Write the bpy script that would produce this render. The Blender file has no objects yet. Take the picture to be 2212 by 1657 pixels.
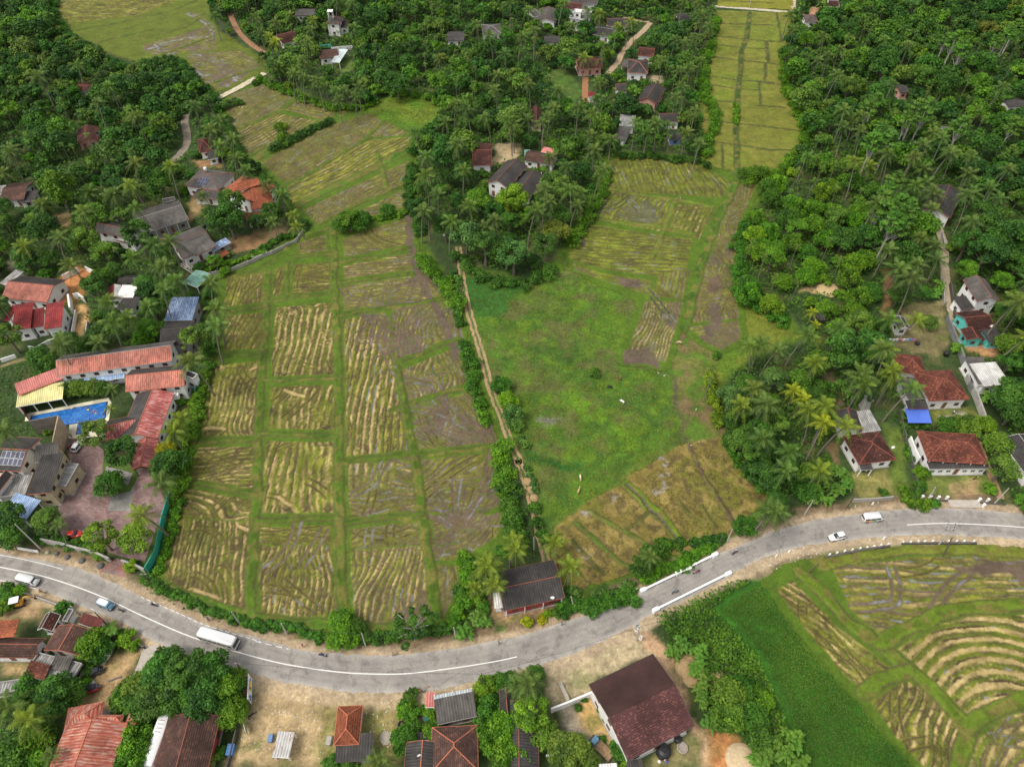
import bpy, bmesh, math, random
import numpy as np
from mathutils import Vector, Matrix
random.seed(7); NPR=np.random.RandomState(11)
SC=bpy.context.scene; COL=SC.collection
PI=math.pi
F=1535.0; CX=1106.0; CY=828.5; TH=math.radians(48.0); H=140.0
cT,sT=math.cos(TH),math.sin(TH)
def G(px,py,z=0.0):
    u=(px-CX)/F; v=(py-CY)/F
    t=(z-H)/(-sT-v*cT)
    return (u*t,(cT-v*sT)*t)
def PJ(x,y,z=0.0):
    dz=z-H; d=y*cT-dz*sT
    return (CX+F*x/d, CY-F*(y*sT+dz*cT)/d)
CO=[0,547.2,1094.5,1636.0]; RO=[0,403.2,806.5,1224.7]
def D(rc,x,y): return (CO[rc%10-1]+x/3.835, RO[rc//10-1]+y/3.835)
def T(rc,*p): return [D(rc,a,b) for a,b in p]
def GT(rc,x,y,z=0.0): return G(*D(rc,x,y),z)
class MB:
    def __init__(s): s.v=[];s.f=[];s.m=[]
    def add(s,vs,fs,m=0):
        o=len(s.v); s.v+=[tuple(p) for p in vs]; s.f+=[tuple(i+o for i in f) for f in fs]
        s.m+= [m]*len(fs) if isinstance(m,int) else list(m)
        return s
    def box(s,x0,x1,y0,y1,z0,z1,m=0):
        return s.add([(x0,y0,z0),(x1,y0,z0),(x1,y1,z0),(x0,y1,z0),(x0,y0,z1),(x1,y0,z1),(x1,y1,z1),(x0,y1,z1)],
            [(0,3,2,1),(4,5,6,7),(0,1,5,4),(1,2,6,5),(2,3,7,6),(3,0,4,7)],m)
    def slab(s,poly,th,m=0,dz=None):
        n=len(poly); lo=[(p[0],p[1],p[2]-th) for p in poly]
        return s.add(list(poly)+lo,[tuple(range(n)),tuple(range(2*n-1,n-1,-1))]+[(i,i+n,(i+1)%n+n,(i+1)%n) for i in range(n)],m)
    def prism(s,poly2,z0,z1,m=0): return s.slab([(a,b,z1) for a,b in poly2],z1-z0,m)
    def tube(s,pts,r,n=6,m=0,cap=True):
        pts=[Vector(p) for p in pts]; rr=r if isinstance(r,(list,tuple)) else [r]*len(pts)
        vs=[];fs=[]
        for i,p in enumerate(pts):
            d=(pts[min(i+1,len(pts)-1)]-pts[max(i-1,0)])
            d=d.normalized() if d.length>1e-9 else Vector((0,0,1))
            a=Vector((0,0,1)) if abs(d.z)<.9 else Vector((1,0,0))
            u=d.cross(a).normalized(); w=d.cross(u)
            for k in range(n):
                t=2*PI*k/n; vs.append(p+(u*math.cos(t)+w*math.sin(t))*rr[i])
        for i in range(len(pts)-1):
            for k in range(n):
                a=i*n+k;b=i*n+(k+1)%n; fs.append((a,a+n,b+n,b))
        if cap: fs.append(tuple(range(n))); fs.append(tuple(range(len(vs)-1,len(vs)-n-1,-1)))
        return s.add(vs,fs,m)
    def loft(s,secs,n=16,e=4.0,m=0,cap=True):
        vs=[]
        for z,x0,x1,w in secs:
            cx=(x0+x1)/2; hx=(x1-x0)/2
            for k in range(n):
                t=2*PI*(k+.5)/n; c,sn=math.cos(t),math.sin(t)
                vs.append((cx+hx*math.copysign(abs(c)**(2/e),c), w*math.copysign(abs(sn)**(2/e),sn), z))
        fs=[]
        for i in range(len(secs)-1):
            for k in range(n):
                a=i*n+k;b=i*n+(k+1)%n; fs.append((a,b,b+n,a+n))
        if cap: fs.append(tuple(range(n-1,-1,-1))); fs.append(tuple(range(len(vs)-n,len(vs))))
        return s.add(vs,fs,m)
    def ball(s,c,r,n=8,k=5,m=0,sz=1.0):
        vs=[];fs=[]
        for i in range(k+1):
            ph=PI*i/k
            for j in range(n):
                t=2*PI*j/n; vs.append((c[0]+r*math.sin(ph)*math.cos(t),c[1]+r*math.sin(ph)*math.sin(t),c[2]+r*sz*math.cos(ph)))
        for i in range(k):
            for j in range(n): fs.append((i*n+j,(i+1)*n+j,(i+1)*n+(j+1)%n,i*n+(j+1)%n))
        return s.add(vs,fs,m)
    def mesh(s,name,mats,smooth=False):
        me=bpy.data.meshes.new(name); me.from_pydata(s.v,[],s.f)
        for m in (mats if isinstance(mats,(list,tuple)) else [mats]): me.materials.append(m)
        if len(me.materials)>1: me.polygons.foreach_set('material_index',s.m)
        if smooth: me.polygons.foreach_set('use_smooth',[True]*len(s.f))
        me.update(); return me
    def build(s,name,mats,parent=None,smooth=False): return put(name,s.mesh(name,mats,smooth),parent)
def put(name,data,parent=None,loc=None,rz=0):
    o=bpy.data.objects.new(name,data); COL.objects.link(o)
    if parent is not None: o.parent=parent
    if loc is not None: o.location=loc
    if rz: o.rotation_euler=(0,0,rz)
    return o
def tag(o,label=None,cat=None,group=None,kind=None):
    if label: o['label']=label
    if cat: o['category']=cat
    if group: o['group']=group
    if kind: o['kind']=kind
    return o
def thing(name,label,cat,x,y,z=0,rz=0,group=None):
    return tag(put(name,None,None,(x,y,z),rz),label,cat,group)
def kids(o): return KID.get(o.name,[])
def dup(root,loc=None,rz=0,sc=None,label=None,group=None,color=None):
    def cp(o,par):
        c=o.copy(); COL.objects.link(c)
        if par is not None: c.parent=par
        if color is not None: c.color=color
        for ch in list(o.children): cp(ch,c)
        return c
    r=cp(root,None)
    if loc is not None: r.location=loc
    r.rotation_euler=(0,0,rz)
    if sc is not None: r.scale=(sc,sc,sc) if not isinstance(sc,tuple) else sc
    if label: r['label']=label
    if group: r['group']=group
    return r
def npmesh(name,V,quads,mats,attrs=None,smooth=False):
    me=bpy.data.meshes.new(name); nv=len(V); nf=len(quads)
    me.vertices.add(nv); me.vertices.foreach_set('co',np.ascontiguousarray(V,dtype=np.float32).ravel())
    me.loops.add(nf*4); me.loops.foreach_set('vertex_index',np.ascontiguousarray(quads,dtype=np.int32).ravel())
    me.polygons.add(nf); me.polygons.foreach_set('loop_start',np.arange(0,nf*4,4,dtype=np.int32))
    try: me.polygons.foreach_set('loop_total',np.full(nf,4,dtype=np.int32))
    except Exception: pass
    me.update(calc_edges=True)
    for k,a in (attrs or {}).items():
        a=np.asarray(a,dtype=np.float32)
        if a.ndim==2:
            at=me.attributes.new(k,'FLOAT_COLOR','POINT'); at.data.foreach_set('color',np.concatenate([a,np.ones((len(a),1),np.float32)],1).ravel())
        else:
            at=me.attributes.new(k,'FLOAT','POINT'); at.data.foreach_set('value',a.ravel())
    if smooth: me.polygons.foreach_set('use_smooth',np.ones(nf,dtype=bool))
    for m in (mats if isinstance(mats,(list,tuple)) else [mats]): me.materials.append(m)
    return me
_L=np.random.RandomState(5).rand(16,256,256)
def vn(X,Y,s,seed=0):
    L=_L[seed%16]; x=X/s+37.3*(seed+1); y=Y/s+11.7*(seed+1)
    xi=np.floor(x).astype(int); yi=np.floor(y).astype(int); fx=x-xi; fy=y-yi
    fx=fx*fx*(3-2*fx); fy=fy*fy*(3-2*fy)
    a=L[xi%256,yi%256];b=L[(xi+1)%256,yi%256];c=L[xi%256,(yi+1)%256];d=L[(xi+1)%256,(yi+1)%256]
    return (a*(1-fx)+b*fx)*(1-fy)+(c*(1-fx)+d*fx)*fy
def fbm(X,Y,s,o=3,seed=0):
    r=0;a=1;t=0
    for i in range(o): r=r+a*vn(X,Y,s/2**i,seed+i*3); t+=a; a*=.5
    return r/t
def sstep(a,b,x):
    t=np.clip((x-a)/(b-a),0,1); return t*t*(3-2*t)
def sdpoly(X,Y,P):
    d=np.full(X.shape,1e9); ins=np.zeros(X.shape,bool); n=len(P)
    for i in range(n):
        x0,y0=P[i];x1,y1=P[(i+1)%n]; ex,ey=x1-x0,y1-y0; L2=ex*ex+ey*ey+1e-12
        t=np.clip(((X-x0)*ex+(Y-y0)*ey)/L2,0,1); dx=X-x0-t*ex; dy=Y-y0-t*ey
        d=np.minimum(d,dx*dx+dy*dy)
        if y0!=y1:
            c=((y0>Y)!=(y1>Y))&(X<(x1-x0)*(Y-y0)/(y1-y0)+x0); ins^=c
    d=np.sqrt(d); return np.where(ins,d,-d)
def inpoly(x,y,P):
    r=False;n=len(P);j=n-1
    for i in range(n):
        if (P[i][1]>y)!=(P[j][1]>y) and x<(P[j][0]-P[i][0])*(y-P[i][1])/(P[j][1]-P[i][1])+P[i][0]: r=not r
        j=i
    return r
def mat(name):
    m=bpy.data.materials.new(name); m.use_nodes=True; nt=m.node_tree; return m,nt,nt.nodes['Principled BSDF']
def N(nt,t,**k):
    n=nt.nodes.new(t)
    for a,b in k.items():
        if a.startswith('i_'): n.inputs[a[2:].replace('_',' ')].default_value=b
        else: setattr(n,a,b)
    return n
def ramp(nt,fac,stops,interp='LINEAR'):
    r=N(nt,'ShaderNodeValToRGB'); r.color_ramp.interpolation=interp
    e=r.color_ramp.elements
    while len(e)<len(stops): e.new(.5)
    for i,(p,c) in enumerate(stops): e[i].position=p; e[i].color=(c[0],c[1],c[2],1) if not isinstance(c,(int,float)) else (c,c,c,1)
    nt.links.new(fac,r.inputs[0]); return r
def mixc(nt,a,b,fac,mode='MIX'):
    m=N(nt,'ShaderNodeMix',data_type='RGBA',blend_type=mode)
    for sock,val in ((m.inputs[6],a),(m.inputs[7],b),(m.inputs[0],fac)):
        if isinstance(val,bpy.types.NodeSocket): nt.links.new(val,sock)
        elif isinstance(val,(int,float)): sock.default_value=val
        else: sock.default_value=(val[0],val[1],val[2],1)
    return m.outputs[2]
_P={}
def plain(name,c,rough=.6,var=.25,scale=3.0,metal=0.0,bump=0.0):
    if name in _P: return _P[name]
    m,nt,b=mat(name); tc=N(nt,'ShaderNodeTexCoord')
    n=N(nt,'ShaderNodeTexNoise',i_Scale=scale,i_Detail=5.0,i_Roughness=.65); nt.links.new(tc.outputs['Object'],n.inputs[0])
    lo=[x*(1-var) for x in c]; hi=[min(1,x*(1+var)) for x in c]
    r=ramp(nt,n.outputs[0],[(.3,lo),(.7,hi)]); nt.links.new(r.outputs[0],b.inputs['Base Color'])
    b.inputs['Roughness'].default_value=rough; b.inputs['Metallic'].default_value=metal
    if bump:
        bp=N(nt,'ShaderNodeBump',i_Strength=bump,i_Distance=.05); nt.links.new(n.outputs[0],bp.inputs['Height']); nt.links.new(bp.outputs[0],b.inputs['Normal'])
    _P[name]=m; return m
def glassy(name,c,rough=.08):
    if name in _P: return _P[name]
    m,nt,b=mat(name); b.inputs['Base Color'].default_value=(*c,1); b.inputs['Roughness'].default_value=rough
    b.inputs['Specular IOR Level'].default_value=.8; _P[name]=m; return m
def paintmat(name,fine=14.0,rough=.9,bump=.35,amp=.45):
    m,nt,b=mat(name); tc=N(nt,'ShaderNodeTexCoord'); at=N(nt,'ShaderNodeAttribute',attribute_name='Col'); w=N(nt,'ShaderNodeAttribute',attribute_name='Wet')
    n=N(nt,'ShaderNodeTexNoise',i_Scale=1.6,i_Detail=9.0,i_Roughness=.78); nt.links.new(tc.outputs['Object'],n.inputs[0])
    n2=N(nt,'ShaderNodeTexNoise',i_Scale=.16,i_Detail=4.0,i_Roughness=.6); nt.links.new(tc.outputs['Object'],n2.inputs[0])
    r=ramp(nt,n.outputs[0],[(.28,1-amp),(.5,1.0),(.72,1+amp)]); r2=ramp(nt,n2.outputs[0],[(.3,.8),(.7,1.2)]); n3=N(nt,'ShaderNodeTexNoise',i_Scale=.55,i_Detail=6.0,i_Roughness=.75,i_Distortion=.8); nt.links.new(tc.outputs['Object'],n3.inputs[0]); r3=ramp(nt,n3.outputs[0],[(.34,1-amp*.7),(.5,1.0),(.66,1+amp*.6)])
    c=mixc(nt,at.outputs['Color'],r.outputs[0],1.0,'MULTIPLY'); c=mixc(nt,c,r2.outputs[0],1.0,'MULTIPLY'); c=mixc(nt,c,r3.outputs[0],1.0,'MULTIPLY')
    nt.links.new(c,b.inputs['Base Color'])
    mr=N(nt,'ShaderNodeMapRange',i_From_Min=0.0,i_From_Max=1.0,i_To_Min=rough,i_To_Max=.06); nt.links.new(w.outputs['Fac'],mr.inputs[0]); nt.links.new(mr.outputs[0],b.inputs['Roughness'])
    b.inputs['Specular IOR Level'].default_value=.3
    iv=N(nt,'ShaderNodeMath',operation='SUBTRACT'); iv.inputs[0].default_value=1.0; nt.links.new(w.outputs['Fac'],iv.inputs[1])
    ml=N(nt,'ShaderNodeMath',operation='MULTIPLY'); ml.inputs[1].default_value=bump; nt.links.new(iv.outputs[0],ml.inputs[0])
    bp=N(nt,'ShaderNodeBump',i_Distance=.25); nt.links.new(n.outputs[0],bp.inputs['Height']); nt.links.new(ml.outputs[0],bp.inputs['Strength']); nt.links.new(bp.outputs[0],b.inputs['Normal'])
    return m
class Grid:
    def __init__(s,xs,ys,base=(0.05,.08,.02)):
        s.xs=np.asarray(xs,float); s.ys=np.asarray(ys,float)
        s.X,s.Y=np.meshgrid(s.xs,s.ys); s.C=np.empty(s.X.shape+(3,)); s.C[:]=base
        s.W=np.zeros(s.X.shape); s.Z=np.zeros(s.X.shape)
        s.NX=(fbm(s.X,s.Y,4,3,1)-.5)*2; s.NY=(fbm(s.X,s.Y,4,3,2)-.5)*2; s.n=0
    def win(s,x0,x1,y0,y1,pad=3):
        a=np.searchsorted(s.xs,x0-pad);b=np.searchsorted(s.xs,x1+pad);c=np.searchsorted(s.ys,y0-pad);d=np.searchsorted(s.ys,y1+pad)
        return (slice(c,d),slice(a,b))
    def lay(s,w,m,col,wet=None,dz=0.0,var=.12):
        s.n+=1
        if var:
            k=(1+var*2*(fbm(s.X[w],s.Y[w],2.2,3,s.n)-.5)*2)[...,None]
        else: k=1
        s.C[w]=s.C[w]*(1-m[...,None])+np.asarray(col)*k*m[...,None]
        if wet is not None: s.W[w]=s.W[w]*(1-m)+wet*m
        else: s.W[w]*=(1-m)
        if dz: s.Z[w]+=dz*m
    def poly(s,P,col,soft=.8,rag=1.2,wet=None,dz=0.0,amt=1.0,holes=0.0,hs=3.0,var=.12,grow=0.0):
        xs=[p[0] for p in P];ys=[p[1] for p in P]; w=s.win(min(xs),max(xs),min(ys),max(ys),3+rag)
        if s.X[w].size==0: return
        sd=sdpoly(s.X[w]+s.NX[w]*rag,s.Y[w]+s.NY[w]*rag,P)+grow
        m=sstep(-soft,soft,sd)*amt
        if holes: m=m*sstep(holes-.12,holes+.12,fbm(s.X[w],s.Y[w],hs,3,s.n+4))
        s.lay(w,m,col,wet,dz,var)
    def line(s,pts,wd,col,soft=.3,rag=.3,wet=None,dz=0.0,amt=1.0,holes=0.0,hs=3.0,clip=None,var=.12):
        for i in range(len(pts)-1):
            (x0,y0),(x1,y1)=pts[i][:2],pts[i+1][:2]
            w=s.win(min(x0,x1),max(x0,x1),min(y0,y1),max(y0,y1),wd+rag+soft)
            X=s.X[w];Y=s.Y[w]
            if X.size==0: continue
            X2=X+s.NX[w]*rag;Y2=Y+s.NY[w]*rag
            ex,ey=x1-x0,y1-y0;t=np.clip(((X2-x0)*ex+(Y2-y0)*ey)/(ex*ex+ey*ey+1e-9),0,1)
            d=np.hypot(X2-x0-t*ex,Y2-y0-t*ey); m=1-sstep(wd/2-soft/2,wd/2+soft/2,d)
            m=m*amt
            if holes: m=m*sstep(holes-.1,holes+.1,fbm(X,Y,hs,2,5))
            if clip is not None: m=m*clip[w]
            if m.max()<=0: continue
            s.C[w]=s.C[w]*(1-m[...,None])+np.asarray(col)*m[...,None]
            if wet is not None: s.W[w]=s.W[w]*(1-m)+wet*m
            else: s.W[w]*=(1-m)
            if dz: s.Z[w]=np.where(m>.3,np.minimum(s.Z[w],dz*m) if dz<0 else np.maximum(s.Z[w],dz*m),s.Z[w])
    def mesh(s,name,m,z0=0.0,keep=None,smooth=True):
        ny,nx=s.X.shape
        idx=np.arange(ny*nx).reshape(ny,nx)
        q=np.stack([idx[:-1,:-1],idx[:-1,1:],idx[1:,1:],idx[1:,:-1]],-1).reshape(-1,4)
        if keep is not None:
            k=(keep[:-1,:-1]&keep[:-1,1:]&keep[1:,1:]&keep[1:,:-1]).ravel(); q=q[k]
        V=np.stack([s.X,s.Y,s.Z+z0],-1).reshape(-1,3); C=s.C.reshape(-1,3); W=s.W.ravel()
        if keep is not None:
            u=np.unique(q); re=np.zeros(ny*nx,int); re[u]=np.arange(len(u)); q=re[q]; V=V[u];C=C[u];W=W[u]
        return npmesh(name,V,q,m,{'Col':np.clip(C,0,1),'Wet':W},smooth)
def smooth_line(P,step=2.0):
    P=[Vector((p[0],p[1],0)) for p in P]; out=[]
    for i in range(len(P)-1):
        a=P[max(i-1,0)];b=P[i];c=P[i+1];d=P[min(i+2,len(P)-1)]; n=max(1,int((c-b).length/step))
        for k in range(n):
            t=k/n
            q=0.5*((2*b)+(c-a)*t+(2*a-5*b+4*c-d)*t*t+(3*b-a-3*c+d)*t**3); out.append((q.x,q.y))
    out.append((P[-1].x,P[-1].y)); return out
def ribbon(name,L,R,z,m,parent=None):
    n=min(len(L),len(R)); mb=MB(); vs=[]
    for i in range(n): vs+= [(L[i][0],L[i][1],z),(R[i][0],R[i][1],z)]
    mb.add(vs,[(2*i+1,2*i+3,2*i+2,2*i) for i in range(n-1)]); return mb.build(name,m,parent)
def offset(P,w):
    out=[]
    for i in range(len(P)):
        a=P[max(i-1,0)];b=P[min(i+1,len(P)-1)]; dx,dy=b[0]-a[0],b[1]-a[1]; l=math.hypot(dx,dy)+1e-9
        out.append((P[i][0]-dy/l*w,P[i][1]+dx/l*w))
    return out
LM=[]   # landmarks for labels: (phrase,x,y)
PROT=[] # picture-space outlines trees must not cover (open ground, roofs)
FOOT=[] # footprints no trunk may stand in
# ================= palette =================
c_forest=(.040,.068,.018); c_grass=(.085,.16,.018); c_dirt=(.40,.27,.14); c_orange=(.46,.20,.075); c_sand=(.50,.38,.22)
c_bund=(.080,.140,.011); c_stub=(.175,.175,.022); c_straw=(.42,.31,.135); c_mud=(.125,.086,.050); c_wet=(.125,.090,.060); c_rut=(.085,.058,.030); c_pud=(.10,.105,.12)
def GP(L,z=0): return [G(a,b,z) for a,b in L]
roadN=T(41,(-900,-200),(-350,-160))+[(0,1195),(104,1214),(182,1232),(250,1261),(304,1288)]+T(41,(1330,312),(1530,400),(1700,473),(2000,555))+T(42,(0,578),(400,686),(700,715),(1100,735),(1500,700),(1800,650),(2150,580))+T(43,(330,500),(560,430),(1000,280),(1300,130),(1500,22))+T(33,(1760,1495),(2000,1395))+T(34,(130,1312),(500,1212),(860,1162),(1300,1122),(1700,1120),(2209,1165),(2600,1225),(3200,1340))
roadS=T(41,(-900,0),(-350,60),(0,122),(300,182),(460,237),(640,320),(830,385),(1000,452),(1200,575),(1330,640),(1540,722),(1800,790),(2000,850))+T(42,(0,880),(200,940),(600,1010),(900,1042),(1350,1030),(1700,980))+T(43,(0,868),(300,800),(600,700),(1000,512),(1200,392),(1560,232),(1850,62))+T(34,(0,1552),(250,1460),(600,1400),(1040,1352),(1400,1335),(1800,1350),(2209,1375),(2600,1430),(3200,1560))
cline=T(41,(-900,-190),(-300,-60),(0,0),(350,75),(650,170),(900,270),(1150,390),(1500,545),(1800,650))+T(42,(0,740),(300,810),(700,868),(1000,885),(1300,880),(1700,830),(2000,782),(2185,742))
cline2=T(34,(1240,1255),(1500,1243),(1800,1250),(2209,1277),(2700,1340),(3200,1430))
RN=smooth_line(GP(roadN),2);RS=smooth_line(GP(roadS),2)
def resamp(P,n):
    d=[0]
    for i in range(1,len(P)): d.append(d[-1]+math.hypot(P[i][0]-P[i-1][0],P[i][1]-P[i-1][1]))
    t=np.linspace(0,d[-1],n); return list(zip(np.interp(t,d,[p[0] for p in P]),np.interp(t,d,[p[1] for p in P])))
def nearest_pair(A,B):
    Bn=np.array(B); out=[]
    for p in A:
        k=np.argmin((Bn[:,0]-p[0])**2+(Bn[:,1]-p[1])**2); out.append(tuple(Bn[k]))
    return out
RN=resamp(RN,260); RS=nearest_pair(RN,resamp(RS,2000))
road_poly=RN+RS[::-1]
leftfield=[(640,520),(700,500),(722,486),(790,476),(880,458),(893,500),(905,545),(930,590),(975,640),(988,700),(1012,750),(1022,830),(1052,900),(1066,965),(1074,1040),(1090,1100),(1084,1165),(1030,1195),(1000,1220),(988,1290),(962,1348),(870,1362),(760,1352),(680,1350),(560,1338),(440,1300),(350,1270),(350,1225),(378,1080),(395,1000),(425,900),(448,800),(476,700),(480,660),(462,610),(490,598),(560,578),(610,545)]
upfield=[(545,345),(610,308),(700,268),(765,235),(830,262),(870,280),(900,292),(885,330),(890,400),(880,455),(800,475),(720,490),(690,500),(645,455),(610,405)]
midfield=[(497,195),(575,175),(650,205),(745,240),(690,270),(600,308),(540,342),(520,325),(500,290),(485,240)]
farfield=[(110,-20),(200,-30),(440,-30),(455,40),(470,70),(530,105),(572,138),(575,158),(500,190),(460,200),(420,170),(380,130),(300,135),(230,110),(170,80),(120,40)]
meadow1=[(790,228),(830,212),(900,207),(950,222),(938,262),(908,292),(860,278),(800,245)]
rfield=[(1310,348),(1350,332),(1500,345),(1592,392),(1560,440),(1520,530),(1495,620),(1470,700),(1448,790),(1430,796),(1342,782),(1362,715),(1385,652),(1290,612),(1235,580),(1222,540),(1245,505),(1280,440)]
rstrip=[(1592,395),(1648,393),(1605,480),(1590,560),(1592,640),(1605,690),(1608,735),(1560,762),(1520,745),(1475,712),(1492,640),(1530,520),(1560,450)]
strip=[(1553,25),(1708,30),(1690,110),(1700,200),(1738,275),(1735,310),(1690,370),(1620,378),(1525,356),(1518,230),(1524,120),(1545,60)]
topstrip=[(1552,-40),(1715,-40),(1706,21),(1555,13)]
meadow=[(1008,582),(1080,590),(1130,612),(1170,580),(1225,560),(1290,612),(1385,652),(1362,715),(1342,782),(1430,796),(1452,840),(1470,900),(1492,962),(1400,1012),(1350,1048),(1290,1085),(1230,1125),(1195,1145),(1170,1100),(1130,1000),(1080,870),(1050,780),(1020,680)]
browns=[(1490,965),(1562,952),(1652,1068),(1600,1130),(1560,1165),(1480,1188),(1400,1195),(1360,1230),(1225,1280),(1205,1230),(1198,1150),(1260,1105),(1350,1048),(1420,1005)]
midstrip=[(1445,795),(1475,715),(1520,745),(1556,765),(1545,830),(1545,880),(1562,950),(1492,963),(1470,900)]
rmeadow=[(1595,655),(1640,665),(1700,685),(1735,720),(1735,735),(1690,740),(1640,765),(1580,800),(1548,860),(1545,790),(1608,740)]
sfield=[(1655,1265),(1700,1235),(1780,1212),(1900,1195),(2050,1185),(2300,1190),(2400,1500),(2400,1900),(2000,1800),(1985,1657),(1923,1590),(1829,1485),(1748,1392)]
crop=[(1545,1318),(1640,1252),(1657,1277),(1748,1392),(1829,1485),(1923,1590),(1985,1657),(2000,1800),(1860,1800),(1740,1680),(1690,1520),(1640,1420),(1580,1350)]
for R in (leftfield,upfield,midfield,farfield,meadow1,rfield,rstrip,strip,topstrip,meadow,browns,midstrip,rmeadow,sfield,crop): PROT.append(R)
PROT.append(roadN[2:-2]+roadS[2:-2][::-1])
fx=np.arange(-270,270.1,.75); fy=np.arange(14,440,.75)
xs=np.concatenate([[-6000,-3000,-1500,-800,-500,-380,-310],fx,[310,380,500,800,1500,3000,6000]])
ys=np.concatenate([[-4000,-1500,-500,-200,-80,-30],fy,[480,560,700,1000,1800,3500,7000]])
g=Grid(xs,ys,c_forest)
n_=fbm(g.X,g.Y,14,4,3)[...,None]
g.C=g.C*(.7+.7*n_)+np.array([.05,.03,.012])*sstep(.55,.75,fbm(g.X,g.Y,6,3,8))[...,None]
for R,c,gr in ((leftfield,c_bund,3.5),(upfield,c_bund,3),(midfield,c_bund,2.5),(farfield,(.14,.16,.018),1),(meadow1,(.085,.17,.012),1),(rfield,c_bund,2.5),(rstrip,c_bund,2.5),(strip,c_bund,1.5),(topstrip,c_bund,1),(meadow,(.072,.145,.012),1),(browns,c_bund,2.5),(midstrip,(.13,.14,.03),0),(rmeadow,(.10,.175,.014),.5),(sfield,c_bund,3.5),(crop,(.035,.13,.01),1)):
    g.poly(GP(R),c,soft=1.2,rag=1.5,grow=gr)
MP=GP(meadow)
for k,(c,h,s_) in enumerate((((.075,.16,.014),.52,9),((.09,.12,.025),.54,12),((.045,.105,.012),.55,5),((.10,.18,.012),.60,3),((.10,.105,.03),.60,4))):
    g.poly(MP,c,soft=1.5,rag=2,holes=h,hs=s_,amt=.85)
for c,P in (((.035,.11,.014),T(22,(1740,760),(2000,740),(2209,780),(2209,860),(2090,1020),(1980,1080),(1840,1060),(1760,900))),
            ((.025,.10,.012),T(33,(150,650),(300,700),(620,760),(600,830),(400,790),(160,720)))):
    g.poly(GP(P),c,soft=.8,rag=1.5)
for P in (T(33,(500,180),(640,220),(800,300),(900,400),(1100,450),(1080,640),(980,620),(850,480),(620,380),(520,290)),T(23,(400,640),(520,650),(500,700),(420,700))):
    g.poly(GP(P),(.10,.20,.010),soft=1,rag=2.5,holes=.42,hs=3)
g.poly(GP(T(33,(240,370),(340,330),(420,340),(400,400),(300,440),(260,460))),(.17,.16,.13),soft=1,rag=2,holes=.58,hs=1.2,wet=.6)
g.line(GP(T(33,(1520,600),(1180,690),(960,880),(700,1080),(400,1240))),1.6,(.10,.15,.02),soft=.8,rag=.6)
g.line(GP(T(23,(1350,1500),(1400,1650))+T(33,(1380,200),(1460,420),(1500,570))),1.0,(.10,.075,.045),soft=.6,rag=.8,holes=.4)
g.poly(GP(midstrip),(.16,.115,.05),soft=1,rag=3,holes=.5,hs=5)
g.poly(GP(midstrip),(.08,.15,.015),soft=1,rag=3,holes=.6,hs=3)
g.poly(GP(rmeadow),(.14,.165,.02),soft=1,rag=3,holes=.5,hs=8)
g.poly(GP(meadow1),(.12,.17,.016),soft=1,rag=3,holes=.52,hs=8)
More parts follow.
